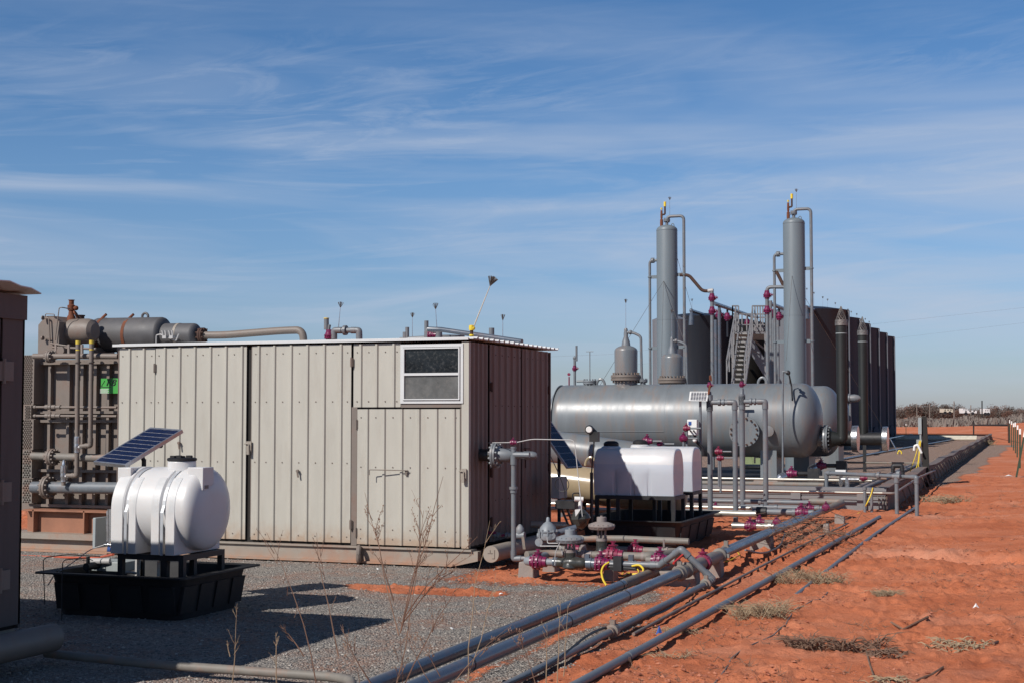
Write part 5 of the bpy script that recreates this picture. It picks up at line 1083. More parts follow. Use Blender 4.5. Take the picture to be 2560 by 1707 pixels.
# ------------------------------------------------------------------ towers
YT=47.0
def tower(label,pxc,ptop,pxlow,lp,rp,lpy,lby,rpy,rby,guys,whp,labw):
    x=U((pxc+pxlow)/2,800,Y=YT).x; x=U(pxlow-3,900,Y=YT).x; r=.352; zt=U(pxc,ptop,Y=YT).z
    t=thing('contactor_tower',label,'tower',(x,YT,0),'tall grey towers'); m=MB(); k=8
    m.lathe([(0,r),(zt-r*.5,r)]+[(zt-r*.5+r*.5*math.sin(math.pi/2*i/k),r*math.cos(math.pi/2*i/k)) for i in range(1,k+1)],(x,YT,0),(0,0,1),44); m.build('shell',towerm,t)
    m=MB(); m.lathe([(-.01,r*1.012),(.01,r*1.012)],(x,YT,zt-r*.55),(0,0,1),44); m.lathe([(-.01,r*1.008),(.01,r*1.008)],(x,YT,zt-3.2),(0,0,1),44); m.build('weld_seam',towerm,t)
    def X(px): return U(px,800,Y=YT).x
    zl=U(lp,lpy,Y=YT).z; xl=X(lp); m=pipemesh([(x-r+.05,YT,zl),(xl,YT,zl),(xl,YT,.1)],.045,False,rad=.12); p_=m.build('side_pipe',pvc,t)
    m=MB(); flange(m,((xl+x-r)/2-.02,YT,zl),(1,0,0),.09,.035,6,.012); m.build('flange',pvc,p_)
    zr=U(rp,rpy,Y=YT).z; xr=X(rp+3); m=pipemesh([(x+.0,YT,zt-.05),(x+.0,YT,zr),(xr,YT,zr),(xr,YT,.1)],.05,False,rad=.15); p_=m.build('side_pipe',pvc,t)
    m=MB(); flange(m,(x,YT,zt+.16),(0,0,1),.11,.04,6,.012); m.build('flange',pvc,p_)
    for py,xx,s in ((lby,xl,-1),(lby+178,xl,-1),(rby,xr,1),(rby+180,xr,1)):
        z=U(pxc,py,Y=YT).z; m=MB(); m.box((min(xx,x+s*r*.9),YT-.02,z-.055),(max(xx,x+s*r*.9),YT+.02,z+.055)); m.lathe([(-.02,.07),(.02,.07)],(xx,YT,z),(0,0,1),12); m.build('bracket',towerm,t)
    xv=x-.22
    m=MB(); m.lathe([(-.12,.05),(0,.055),(.10,.05),(.12,.03),(.18,.04),(.40,.035),(.44,.02)],(xv+.05,YT-.05,zt+.08),(0,0,1),12); m.build('relief_valve',rust,t)
    m=MB(); m.cyl((xv+.05,YT-.05,zt+.25),(xv+.05,YT-.05,zt+.52),.032); m.build('relief_bonnet',silver,t)
    m=MB(); m.cyl((xv+.17,YT-.05,zt+.36),(xv+.17,YT-.05,zt+.62),.03); m.cyl((xv+.05,YT-.05,zt+.34),(xv+.17,YT-.05,zt+.36),.03); v=m.build('vent_pipe',rustd,t)
    m=MB(); m.cyl((xv+.17,YT-.05,zt+.62),(xv+.17,YT-.05,zt+.78),.042); m.cyl((xv+.05,YT-.05,zt+.52),(xv+.05,YT-.05,zt+.58),.03); m.build('yellow_cap',yelc,v)
    m=MB(); m.ringtube([(x+.2+.05*math.cos(a),YT,zt-.05+.09*math.sin(a)) for a in [math.pi*i/8 for i in range(9)]],.014,6); m.build('lifting_lug',towerm,t)
    b=U(whp[0],whp[2],Y=YT); brush(t,(X(whp[0]),YT,zr),(X(whp[0]),YT,U(whp[0],whp[1],Y=YT).z),.75)
    m=MB()
    for g in guys: m.cyl(g[0],g[1],.006,n=5)
    if guys: m.build('guy_wire',wire,t)
    return x,zt
Tm=lambda px,py: U(px,py,Y=YT-.36)
tower('left tall grey gas tower with a capped relief valve and side pipes',1665,563,1672,1625,1708,652,692,540,688,
      [(Tm(1659,703),U(1500,962,Y=41)),(Tm(1659,703),U(1652,960,Y=40)),(Tm(1659,703),U(1716,870,Y=44)),(Tm(1693,645),U(1732,780,Y=60))],(1676,500,538),'')
tower('right and slightly taller looking grey gas tower between the dark tanks',1981,545,1991,1937,2027,636,676,522,673,
      [(Tm(1980,690),U(1966,900,Y=45)),(Tm(1980,690),U(2244,1130,Y=71))],(1994,480,518),'')
t=thing('guy_anchor','yellow marker loop and turnbuckle where a guy wire meets the gravel','anchor',tuple(G(2248,1150))); g_=U(2250,1150,Y=70)
m=MB(); m.ringtube(fil([g_,g_+Vector((-.12,0,.25)),g_+Vector((-.05,0,.48)),g_+Vector((.08,0,.40)),g_+Vector((.04,0,.05))],.15,5),.03,8); m.build('marker',yelc,t); m=MB(); m.cyl(U(2226,1097,Y=70.5),U(2243,1128,Y=70.5),.03); m.build('turnbuckle',silver,t)
# dark pipe from tower 1 to the risers, risers with magenta valves
def vriser(label,px,ptop,pbot,Y,vs,elb=None,r=.06):
    t=thing('riser_pipe',label,'pipe',(U(px,900,Y=Y).x,Y,0)); x=U(px,900,Y=Y).x; zt=U(px,ptop,Y=Y).z
    pts=[(x,Y,0),(x,Y,zt)]+([tuple(U(*elb,Y=Y))] if elb else []); pipemesh(pts,r,False,rad=.15).build('pipe',pvc,t)
    for py in vs: valve(t,(x,Y,U(px,py,Y=Y).z),(0,0,1),r*.9,mag,up=(1,0,0))
    return t
t=thing('transfer_pipe','dark kinked pipe stepping down right from the left tower','pipe',(0,0,0)); t.location=tuple(U(1750,700,Y=YT))
m=MB(); m.ringtube(fil([U(1700,688,Y=YT),U(1722,688,Y=YT),U(1756,728,Y=YT),U(1776,728,Y=YT),U(1782,730,Y=YT)],.12),.055,12); m.build('pipe',rustd,t); m=MB(); m.cyl(U(1770,728,Y=YT),U(1783,726,Y=YT),.065); m.build('coupling',tubem,t)
vriser('riser with two magenta valves below the dark kinked pipe',1781,724,1200,YT,(744,777))
vriser('riser with two magenta valves left of the right tower',1919,718,1200,YT,(737,775),(1960,718))
t=thing('transfer_pipe','dark diagonal pipe between the right tower and its side pipe','pipe',tuple(U(1945,700,Y=YT))); m=MB(); m.cyl(U(1941,679,Y=YT),U(1960,717,Y=YT),.055); m.build('pipe',rustd,t)
# ------------------------------------------------------------------ tank battery
def tank(label,px0,px1,ptop,d,m_,name='storage_tank',group='storage tanks',xyz=None,r=None,zt=None):
    if xyz is None:
        a=U(px0,900,d=d); b=U(px1,900,d=d); c=(a+b)/2; r=(a-b).length/2*.995; back=Fh*0; x,y=c.x,c.y; zt=U((px0+px1)/2,ptop,d=d).z
    else: x,y=xyz
    t=thing(name,label,'tank',(x,y,0),group); m=MB(); m.lathe([(0,r),(zt,r),(zt+.04,r*1.01),(zt+.06,r*1.01),(zt+.25,r*.5),(zt+.35,.1)],(x,y,0),(0,0,1),64); m.build('shell',m_,t)
    m=MB(); 
    for f in (.33,.66): m.lathe([(-.012,r*1.003),(.012,r*1.003)],(x,y,zt*f),(0,0,1),64)
    m.split('weld_seam',m_,t); 
    if xyz is not None:
        an=math.radians(-25); m=MB(); dx,dy=math.cos(an),math.sin(an)
        m.lathe([(0,.36),(.08,.36),(.09,.28)],(x+r*dx,y+r*dy,.75),(dx,dy,0),20); m.ringtube([(x+(r+.12)*dx+.0,y+(r+.12)*dy,zt*.8)],.1,6) if False else None; m.build('manway',m_,t)
        m=MB(); m.cyl((x+(r+.1)*.97,y-.4,0.3),(x+(r+.1)*.97,y-.4,zt),.06); m.build('downcomer',tankg,t)
    return x,y,r,zt
tank('pale grey narrow tank standing left of the left tower',1631,1719,803,72,tankg)
tank('dark slate storage tank right of the left tower',1650,1836,798,80,slate)
tank('blackish oil stained tank behind the stairs',1798,1918,812,88,oil)
tank('pale grey narrow tank just left of the right tower',1913,2029,789,73,tankg)
ZT=7.35
for i in range(6):
    y=80.2+5.15*i; ords=['nearest of the six tanks in the right row, dark with a streaked side','second tank of the right row, behind the nearest black stack','third tank of the right row, partly behind the farther black stack','fourth tank of the right row from the front','fifth tank of the right row, next to the last','last and farthest tank at the right end of the row']
    tank(ords[i],0,0,0,0,slate if i==0 else charc,xyz=(-12.05,y),r=2.2,zt=ZT+(.12 if i==0 else -.0))
for i,(px,pt,pb) in enumerate(((1792-13,746,800),(1839-30,770,795),(2017,725,790),(2035,735,790),(2057,746,790),(2069,752,790),(2088,761,795),(2120,777,795),(2128,782,803),(2142,788,803),(2163,800,817),(2173,807,817))):
    if i in (1,): continue
    whip(['thin static brush above the dark slate tank','','first static brush just right of the right tower','second static brush right of the right tower','third static brush above the nearest tank of the row','fourth static brush above the nearest tank of the row','fifth static brush, next to the shining mesh cone','static brush right of the shining mesh cone','static brush on the second tank of the row','static brush between the two mesh cones','static brush right of the dark mesh cone','rightmost static brush above the tank row'][i] if i else 'thin static brush above the dark slate tank',px,pt,pb,85+3*max(0,i-6),1.5)
whip('whip brush between the left tower and the pipe riser',1730,753,800,70,1.6)
# headers above the tanks
t=thing('header_pipe','sloping header pipe above the dark slate tank with hanging magenta valves','pipe',tuple(U(1790,760,d=66)))
hp0=U(1785,759,d=64); hp1=U(1882,792,d=84); m=MB(); m.cyl(hp0,hp1,.09); m.build('pipe',pvcb,t)
for px,py in ((1797,779),(1816,784),(1866,800)):
    f=(px-1785)/97; z0=hp0.lerp(hp1,f**1.1); m=MB(); m.cyl(z0,z0-Vector((0,0,1.4)),.05); m.build('drop_pipe',slate,t); valve(t,z0-Vector((0,0,.42)),(0,0,1),.075,mag,up=(1,0,0))
t=thing('header_pipe','sloping vent pipe on top of the dark slate tank','pipe',tuple(U(1760,785,d=74))); m=MB(); a=U(1728,777,d=74); m.cyl(a,U(1782,794,d=84),.09); m.lathe([(-.75,.14),(-.35,.12),(-.15,.07),(.1,.07)],a,(0,0,1),12); m.ball(a,.1); m.build('pipe',pvcb,t)
t=thing('header_pipe','header pipe left of the right tower with hanging magenta valves','pipe',tuple(U(1930,760,d=62))); a=U(1922,758,d=60); b=U(1965,775,d=72); m=MB(); m.cyl(a,b,.09); m.build('pipe',pvcb,t)
for px,f in ((1930,.1),(1948,.55)): z0=a.lerp(b,f); m=MB(); m.cyl(z0,z0-Vector((0,0,.9)),.05); m.build('drop_pipe',slate,t); valve(t,z0-Vector((0,0,.42)),(0,0,1),.075,mag,up=(1,0,0))
t=thing('header_pipe','sloping vent pipe right of the right tower, on the nearest tank of the row','pipe',tuple(U(2030,775,d=76))); a=U(2016,768,d=72); m=MB(); m.cyl(a,U(2056,784,d=84),.09); m.lathe([(-.6,.16),(-.2,.08),(.05,.09)],a,(0,0,1),12); m.build('pipe',pvcb,t)
# vertical pipe rack between stairs and tower 2
for i,px in enumerate((1917,1926,1931,1944)):
    x=U(px+2,900,Y=52).x; m=MB(); m.cyl((x,52,0),(x,52,U(px,(790,752,800,802)[i],Y=52).z),.045+.01*(i==1)); tag(m.build('downcomer_pipe',pvc),['leftmost slim pipe of the bundle left of the right tower','tallest slim pipe of the bundle left of the right tower','shorter slim pipe in the middle of the bundle','slim dark gapped pipe nearest the right tower'][i],'pipe','pipe bundle')
for i,px in enumerate((1788,1797)):
    x=U(px+2,900,Y=60).x; m=MB(); m.cyl((x,60,0),(x,60,U(px,(800,770)[i],Y=60).z),.07); tag(m.build('downcomer_pipe',pvcb),['slim vertical pipe against the dark slate tank, left one','thicker vertical pipe against the dark slate tank, right one'][i],'pipe')
# stairs and platform
t=thing('access_stairs','steep grey steel stairs with handrails climbing to the tank platform','stairs',tuple(U(1840,960,d=60)))
D0,D1=55,62
bl,br=U(1822,966,d=D0),U(1862,966,d=D0); 
bl,br=U(1829,966,d=D0),U(1862,966,d=D0); tl,tr=U(1846,829,d=D1),U(1882,829,d=D1)
for a,b in ((bl,tl),(br,tr)): m=MB(); m.bar(a,b,.06,.16); m.build('stringer',conwall,t)
n=12
for i in range(n):
    f=(i+.3)/n; a=bl.lerp(tl,f); b=br.lerp(tr,f); m=MB(); m.slab(a,b,b+Fh*.26,a+Fh*.26,Vector((0,0,.07))); m.build('tread',treadm,t)
def rl(pts,r=.028):
    m=MB(); 
    for a,b in zip(pts[:-1],pts[1:]): m.bar(a,b,r*2)
    return m
h=Vector((0,0,1.0)); sh=Vector((0,0,.5))
for a,b in ((bl-Rv*.18,tl-Rv*.1),(br,tr)):
    m=rl([a+h,b+h]); m.bar(a+sh,b+sh,.035)
    for f in (0,.25,.5,.75,1): p=a.lerp(b,f); m.bar(p,p+h,.045)
    m.build('handrail',conwall,t)
pt=thing('platform','raised grey walkway platform with guard rails at the top of the stairs','platform',tuple(U(1870,840,d=64)))
zp=tl.z; a=U(1830,838,d=62); A=[Vector((U(px,838,d=dd).x,U(px,838,d=dd).y,zp)) for px,dd in ((1832,62),(1914,62),(1914,67),(1832,67))]
m=MB(); m.slab(A[0],A[1],A[2],A[3],Vector((0,0,-.10))); m.build('deck',conwall,pt)
hz_=Vector((0,0,1.1))
for a,b,k in ((A[0],A[0].lerp(A[1],.18),2),(A[0].lerp(A[1],.6),A[1],5),(A[2],A[3],7),(A[0],A[3],3),(A[1],A[2],3)):
    m=MB(); m.bar(a+hz_,b+hz_,.06); m.bar(a+hz_*.55,b+hz_*.55,.05); m.bar(a+hz_*.1,b+hz_*.1,.03,.12)
    for i in range(k+1): p=a.lerp(b,i/k); m.bar(p,p+hz_,.05)
    m.build('guard_rail',conwall,pt)
m=MB(); 
for p in A: m.bar(p-Vector((0,0,.1)),Vector((p.x,p.y,0)),.10)
m.build('post',conwall,pt)
t=thing('access_stairs','second stairs descending to the right behind the first, seen edge on','stairs',tuple(U(1890,880,d=70))); 
a0=U(1862,838,d=68); b0=U(1925,940,d=68); m=MB(); m.bar(a0,b0,.06,.45); m.build('stringer',tankg,t)
m=MB(); m.bar(U(1885,850,d=67),U(1909,871,d=67),.07); m.bar(U(1878,875,d=67),U(1899,886,d=67),.07); m.build('handrail',conwall,t)
m=MB(); 
for i in range(9): p=a0.lerp(b0,(i+.5)/9); m.slab(p,p+Fh*.8,p+Fh*.8+Rv*.25,p+Rv*.25,Vector((0,0,.04)))
m.build('tread',conwall,t)
capm=mat('cap_brown_grey',(.17,.135,.12),.7,var=.2,dirt=DUST,dirtamt=.5); cream_=mat('pale_foam',(.55,.50,.40),.6)
# ------------------------------------------------------------------ roof items and far piping behind the shed
t=thing('whip_antenna','leaning rod with a wire brush on a yellow fitting at the shed roof corner','lightning brush',tuple(U(1179,838,Y=16.1)))
b=U(1179,842,Y=16.1); m=MB(); m.cyl(b-Vector((0,0,.03)),U(1179,815,Y=16.1),.020,n=10); m.build('nipple',rustd,t)
m=MB(); m.lathe([(-.03,.03),(.0,.034),(.03,.03),(.035,.018)],U(1179,820,Y=16.1),(0,0,1),12); m.ball(U(1183,821,Y=16.1),.025); m.cyl(U(1179,840,Y=16.1),U(1179,836,Y=16.1),.028,n=10); m.split('yellow_fitting',yelc,t)
brush(t,U(1184,818,Y=16.1),U(1226,713,Y=16.1),.8,70,cream_)
t=tag(MB().ringtube([U(1070,823,Y=18.5),U(1102,824,Y=18.5),U(1305,854,Y=18.2)],.035,14).build('roof_pipe',pvcb),'dark blue grey pipe sloping above the right end of the shed roof','pipe')
def farp(label,pts,Y,r,extra=()):
    t=thing('vent_piping',label,'pipe',tuple(U(*pts[0],Y=Y))); pipemesh([U(*p,Y=Y) for p in pts],r,True,rad=r*1.6).build('pipe',pvc,t); return t
t=farp('grey vent pipe loop with a union showing above the middle of the shed roof',[(835,900),(835,826),(898,826),(898,900)],26,.055); m=MB(); collar(m,U(863,826,Y=26),(1,0,0),.10,.06); m.cyl(U(816,824,Y=26),U(816,797,Y=26),.05); m.cyl(U(820,836,Y=26),U(824,812,Y=26),.03); m.split('fitting',pvc,t); m=MB(); m.cyl(U(816,797,Y=26),U(816,795,Y=26),.055); m.build('yellow_cap',yelc,t)
valve(t,U(823,838,Y=26),(0,0,1),.045,mag,up=(1,0,0)); m=MB(); m.cyl(U(823,905,Y=26),U(823,845,Y=26),.05); m.build('drop_pipe',pvc,t)
m=MB(); a=U(833,1038,Y=26.4); m.lathe([(0,.3),(U(833,860,Y=26.4).z-.1,.3),(U(833,852,Y=26.4).z,.15)],(a.x,26.4,0),(0,0,1),24); m.build('gas_dome',vess,t)
t=farp('grey capped vent pipes above the shed roof left of the window',[(1018,900),(1018,818)],26,.04); m=MB(); m.cyl(U(1013,845,Y=26),U(1013,830,Y=26),.05); m.cyl(U(1000,848,Y=26),U(1070,843,Y=26),.035); m.split('fitting',pvc,t)
t=farp('grey vent pipe with a tee above the shed roof over the window',[(1069,900),(1069,826),(1097,828),(1097,900)],22,.05); m=MB(); m.cyl(U(1066,826,Y=22),U(1066,802,Y=22),.035); m.lathe([(-.02,.25),(.02,.25)],U(1125,842,Y=22.5),(0,0,1),20); m.split('fitting',pvc,t); valve(t,U(1080,838,Y=22),(1,0,0),.035,mag)
t=farp('slim grey vent stub with a slanted top above the right of the shed roof',[(1229,880),(1229,820)],22,.045)
whip('static brush above the vent loop behind the shed roof',851,768,822,26,1.4,px2=846)
whip('static brush above the capped vents, shortest behind the shed roof',1031,793,850,26,1.2)
whip('static brush above the tee behind the shed window',1089,772,830,22,1.3,px2=1093)
whip('static brush near the right end of the shed roof',1257,800,850,24,1.3)
# ------------------------------------------------------------------ front risers (goal post pipes)
def goal(label,pa,pb,ytop,ybar,bota,botb,Y,r,vy,blackb=False):
    t=thing('riser_pipe',label,'pipe',(U(pa,1200,Y=Y).x,Y,0)); A=U(pa,1270,Y=Y); 
    xa=U(pa,1150,Y=Y).x; xb=U(pb,1150,Y=Y).x; zb=U((pa+pb)/2,ybar,Y=Y).z; za=U(pa,ytop,Y=Y).z; zba=U(pa,bota,Y=Y).z; zbb=U(pb,botb,Y=Y).z
    m=MB(); m.cyl((xa,Y,max(zba,0)),(xa,Y,za-.10),r,n=18); m.lathe([(za-.30,r*1.25),(za-.14,r*1.25),(za-.10,r*.9),(za,r*.7)],(xa,Y,0),(0,0,1),18); m.lathe([(zb-.14,r*1.25),(zb+.12,r*1.25)],(xa,Y,0),(0,0,1),18); m.build('pipe',pvc,t)
    pipemesh([(xa,Y,zb),(xb,Y,zb),(xb,Y,max(zbb,0))],r*.95,True,rad=r*1.3).build('pipe',pvc,t)
    m=MB(); collar(m,(xa+.16,Y,zb),(1,0,0),r*1.35,.04); collar(m,(xb-.18,Y,zb),(1,0,0),r*1.3,.03); m.split('union',pvc,t)
    valve(t,(xa,Y,U(pa,vy,Y=Y).z),(0,0,1),r*.45,mag,up=(1,0,0)); return t,xa,xb
t,xa,xb=goal('left goal post shaped grey riser with a crimson valve and bent bright tube on top',1775,1838,978,1005,1300,1312,22.8,.042,962)
m=MB(); Yq=22.8; m.ringtube(fil([U(1775,950,Y=Yq),U(1774,940,Y=Yq),U(1777,938,Y=Yq),U(1779,952,Y=Yq)],.02),.010,8); m.bar(U(1771,985,Y=Yq-.05),U(1775,962,Y=Yq-.05),.03); m.build('tube',rust,t)
m=MB(); m.cyl((xb,Yq,.0),(xb,Yq,U(1,1282,Y=Yq).z),.045); m.build('black_sleeve',blk,t)
t,xa,xb=goal('right goal post shaped grey riser with a magenta valve on top',1856,1914,970,1003,1265,1265,25.6,.048,960)
# wires, small solar panel with control box on post
t=thing('solar_panel','small solar panel with white frame lit from behind, on the control box post','solar panel',tuple(U(1749,1000,d=23)))
A_=U(1722,1001,d=23); B_=U(1768,1002,d=23); C_=U(1771,978,d=23.15); D_=U(1725,978,d=23.15)
def lerp2(u,v,o=0): return A_.lerp(B_,u).lerp(D_.lerp(C_,u),v)+Fh*o
m=MB(); m.slab(A_,B_,C_,D_,Fh*.02); m.build('panel_frame',whitep,t)
m=MB()
for i in range(6):
    for j in range(6): m.slab(lerp2(.07+.145*i+.012,.07+.145*j+.02,-.003),lerp2(.07+.145*i+.133,.07+.145*j+.02,-.003),lerp2(.07+.145*i+.133,.07+.145*j+.115,-.003),lerp2(.07+.145*i+.012,.07+.145*j+.115,-.003),Fh*.002)
m.build('solar_cells',cell,t)
t=thing('control_box','white control box with cables and knobs on a slim post beside the milky tanks','box',tuple(U(1750,1120,d=23)))
m=MB(); b_=U(1752,1200,d=23.1); m.cyl((b_.x,b_.y,0),(b_.x,b_.y,U(1752,1002,d=23.1).z),.022); m.build('post',pvc,t)
A_=U(1718,1087,d=23); B_=U(1744,1048,d=23); m=MB(); m.box((A_.x,A_.y,A_.z),(B_.x,A_.y+.12,B_.z)); bx=m.build('box',whitep,t,bevel=.008)
m=MB()
for px in (1726,1734): m.cyl(U(px,1076,d=22.98),U(px,1076,d=22.9),.014,n=8); m.ringtube(fil([U(px,1087,d=22.98),U(px+2,1095,d=22.95),U(px+6,1093,d=22.95)],.02),.006,6)
m.build('knob',blk,bx); m=MB(); m.slab(U(1721,1062,d=22.975),U(1731,1062,d=22.975),U(1731,1053,d=22.975),U(1721,1053,d=22.975),Fh*.001); m.build('label',blue,bx)
m=MB(); m.ringtube(fil([U(1737,1087,d=23),U(1738,1098,d=23),U(1746,1108,d=23),U(1757,1118,d=23),U(1758,1140,d=23)],.1),.025,8); m.build('cable',blk,t); m=MB(); m.ball(U(1737,1100,d=22.95),.035); m.build('white_connector',whitep,t)
# small valves visible above the milky tanks
for px,py,d_,r,mm,lab,up in ((1619,1102,21.8,.030,mag,'small magenta valve with a stem above the farther milky tank',1),(1650,1109,21.8,.018,mag,'tiny magenta plug above the farther milky tank',0),(1709,1095,22.5,.028,mag,'magenta valve with a grey face left of the control box',1),(1717,1070,22.5,.022,magr,'small crimson lever at the left edge of the control box',1),(1797,1128,25,.026,magr,'crimson valve cluster between the two left riser posts',1),(1801,1144,25,.024,magr,'lower crimson valve between the two left riser posts',1),(1980,1183,33,.048,mag,'magenta actuated valve under the separator end',1),(2054,1163,36,.050,mag,'magenta actuated valve right of the separator pier',1),(2160,1194,29.5,.030,magr,'crimson coupling valve inside the right pipe frame',0)):
    p=U(px,py,d=d_); t=thing('ball_valve',lab,'valve',tuple(p)); valve(t,p,(1,0,0) if px!=1709 else (.6,-.8,0),r,mm,name='valve_body'); m=MB()
    if px in (1980,2054): m.lathe([(0,.10),(.15,.10),(.22,.04)],p+Vector((-.15,-.1,-.05)),(-.6,-.6,-.35),14); o_=m.build('silver_actuator',silver,t); m=MB(); m.cyl(p,(p.x+.45,p.y+.1,p.z),.05); m.box((p.x+.35,p.y,.1),(p.x+.6,p.y+.25,p.z+.12)); m.build('bracket',blk,t)
    elif px==2160: m.cyl(p-Vector((.9,0,0)),p+Vector((.45,0,0)),.035); m.build('pipe',pvcd,t)
    else: m.cyl((p.x,p.y,p.z-.6),p,.02); m.cyl(p,p+Vector((.22,0,0)),.015); m.build('pipe',pvc,t)
# ------------------------------------------------------------------ horizontal pipes and headers between the pipeline and the containment
def hx(label,px0,px1,py,Y,r,mm,valves=(),collars=(),blacks=(),name='header_pipe'):
    t=thing(name,label,'pipe',tuple(U((px0+px1)/2,py,Y=Y))); z=U((px0+px1)/2,py,Y=Y).z; a=U(px0,py,Y=Y).x; b=U(px1,py,Y=Y).x
    m=MB(); m.cyl((a,Y,z),(b,Y,z),r,n=18)
    for px in collars: collar(m,(U(px,py,Y=Y).x,Y,z),(1,0,0),r*1.35,.05,18)
    m.build('pipe',mm,t)
    for px,col in valves: valve(t,(U(px,py,Y=Y).x,Y,z),(1,0,0),r*.8,col)
    if blacks:
        for px in blacks: m=MB(); m.lathe([(-.09,r*1.25),(-.08,r*1.5),(.08,r*1.5),(.09,r*1.25)],(U(px,py,Y=Y).x,Y,z),(1,0,0),18); m.build('black_coupling',blk,t)
    return t,z
hx('topmost of the grey header pipes just before the containment wall',1700,2098,1253,25.6,.042,pvc,(),(1900,2085))
hx('slim grey header pipe with one magenta valve left of the risers',1690,1870,1266,24.6,.030,pvcd,((1790,mag),),(1755,1818,1840))
hx('grey header pipe with a black coupling under the right riser',1850,2060,1268,25.2,.042,pvc,((2024,mag),),(1905,1940,2045))
hx('thick shiny grey header pipe with a magenta valve and black coupling',1690,2035,1277,24.0,.055,pvc,((2005,mag),),(1860,1985),(1904,))
hx('short bright header pipe with a magenta valve beside the pipeline',1830,1935,1314,21.4,.045,rail,((1877,mag),),(1925,))
hx('pipe stub with a magenta valve crossing to the pipeline, upper',1875,1950,1304,22.2,.038,pvcd,((1900,mag),),())
p=U(1942,1305,Y=21.9); t=thing('ball_valve','magenta valve on top of the far pipeline, lower one','valve',tuple(p)); valve(t,p,(0,1,0),.028,mag,name='valve_body')
p=U(2065,1268,Y=24.6); t=thing('ball_valve','magenta valve on top of the far pipeline, near its dusty end','valve',tuple(p)); valve(t,p,(0,1,0),.030,mag,name='valve_body')
t=thing('pipe_end','dusty elbow at the far end of the pipeline before the containment corner','pipe',(MX,25,0)); yE=gy(MX,2060,mz); 
m=MB(); e2_=U(2110,1254,Y=25.6); m.ringtube(fil([(MX,yE-.3,mz),(e2_.x,25.6,e2_.z),(e2_.x-.6,25.6,e2_.z)],.15),.058,18); m.build('elbow',pvcd,t)
t=thing('pipeline','third grey pipe running beside the pipeline towards the far headers','pipeline',(-3.75,20,0)); m=MB(); m.cyl((-3.72,16.4,.14),(-3.72,24.8,.16),.038,n=16); m.build('pipe',pvcb,t); m=MB(); collar(m,(-3.72,17.8,.145),(0,1,0),.055,.08); m.box((-3.74,17.77,.19),(-3.69,17.82,.25)); m.build('union',pvcd,t)
t=tag(MB().ringtube(fil([(-3.60,20.2,.24),(-3.45,20.6,.16),(-3.32,19.4,.05),(-3.33,18.2,.06),(-3.4,17.4,.18)],.4,6),.012,8).build('hose',wire),'grey hose drooping below the far part of the pipeline','hose')
# ------------------------------------------------------------------ containment wall
CX,CY,CH=-2.78,27.8,.42
def cx(y): return -2.78-.009*(y-27.8)
t=thing('containment_wall','low grey steel containment wall with ribs and leaning struts around the tank battery','wall',(CX,CY,0))
m=MB(); m.box((-24,CY,.0),(CX,CY+.05,CH))
for z in (.13,.22,.30): m.box((-24,CY-.018,z),(CX,CY-.002,z+.045))
m.box((-24,CY-.10,CH-.035),(CX+.02,CY+.14,CH+.03)); m.build('front_panel',conwall,t)
for i,px in enumerate((1990,2155)): x=U(px,1240,Y=CY).x; m=MB(); m.box((x-.09,CY-.05,0),(x+.09,CY-.0201,CH-.037)); m.build('post',conwall,t)
m=MB(); n=34; y0=CY
for i in range(n):
    ya_=y0+i*2.45; yb_=ya_+2.45; h0=CH+.03*math.sin(i*1.7); h1=CH+.03*math.sin((i+1)*1.7)
    m.hexa([Vector(v) for v in ((cx(ya_)-.03,ya_,0),(cx(ya_)+.03,ya_,0),(cx(yb_)+.03,yb_,0),(cx(yb_)-.03,yb_,0),(cx(ya_)-.03,ya_,h0),(cx(ya_)+.03,ya_,h0),(cx(yb_)+.03,yb_,h1),(cx(yb_)-.03,yb_,h1))])
m.build('side_panel',conwallr,t)
m=MB()
for i in range(n):
    ya_=y0+i*2.45; yb_=ya_+2.45; h0=CH+.03*math.sin(i*1.7)+.02; h1=CH+.03*math.sin((i+1)*1.7)+.02
    m.hexa([Vector(v) for v in ((cx(ya_)-.16,ya_,h0),(cx(ya_)+.06,ya_,h0),(cx(yb_)+.06,yb_,h1),(cx(yb_)-.16,yb_,h1),(cx(ya_)-.16,ya_,h0+.02),(cx(ya_)+.06,ya_,h0+.02),(cx(yb_)+.06,yb_,h1+.02),(cx(yb_)-.16,yb_,h1+.02))])
m.build('top_cap',capm,t)
YE=y0+n*2.45
m=MB(); m.box((-34,YE,0),(cx(YE),YE+.05,CH)); m.build('rear_panel',regb,t); m=MB(); m.box((-34,YE-.15,CH+.02),(cx(YE),YE+.1,CH+.05)); m.build('rear_cap',rustd,t)
m=MB(); m.cyl((-12,YE-.5,.20),(cx(YE)-1,YE-.5,.20),.14); m.cyl((-12,YE-.9,.1),(cx(YE)-1,YE-.9,.1),.12); m.split('foam_rail',cream_,t)
for i in range(56):
    y=28.6+i*1.42; m=MB(); x=cx(y)+.12; m.bar((x-.02,y,CH-.03),(x+.10,y+.10,.03),.035,.010); m.build('strut',pvcd,t)
tag(MB().box((-20,CY+.2,-.05),(-6.3,48.5,.035)).build('shade_sheet',poly_b),'black sheet on the ground standing in for shade beneath the nearest separator','shade sheet')  # added black sheet stands in for the deep shade under the separators
# rail pipe along the wall and brown pipes on its side
t,z=hx('bright slim rail pipe running along the front of the containment wall',1700,2206,1227,27.55,.022,rail)
m=MB(); m.ringtube(fil([(U(2200,1227,Y=27.55).x,27.55,z),(cx(27.5)+.18,27.55,z),(cx(34)+.18,34,z+.04),(cx(40)+.18,40,z-.02)],.1),.022,10); m.build('return_pipe',regb,t)
for i,(xo,z) in enumerate(((-.45,.40),(-.75,.33))):
    tag(MB().cyl((cx(28)+xo,28.1,z),(cx(44)+xo,44,z),.05).build('brown_pipe',regb),['brown pipe running just inside the containment side wall, outer one','brown pipe running just inside the containment side wall, inner one'][i],'pipe')
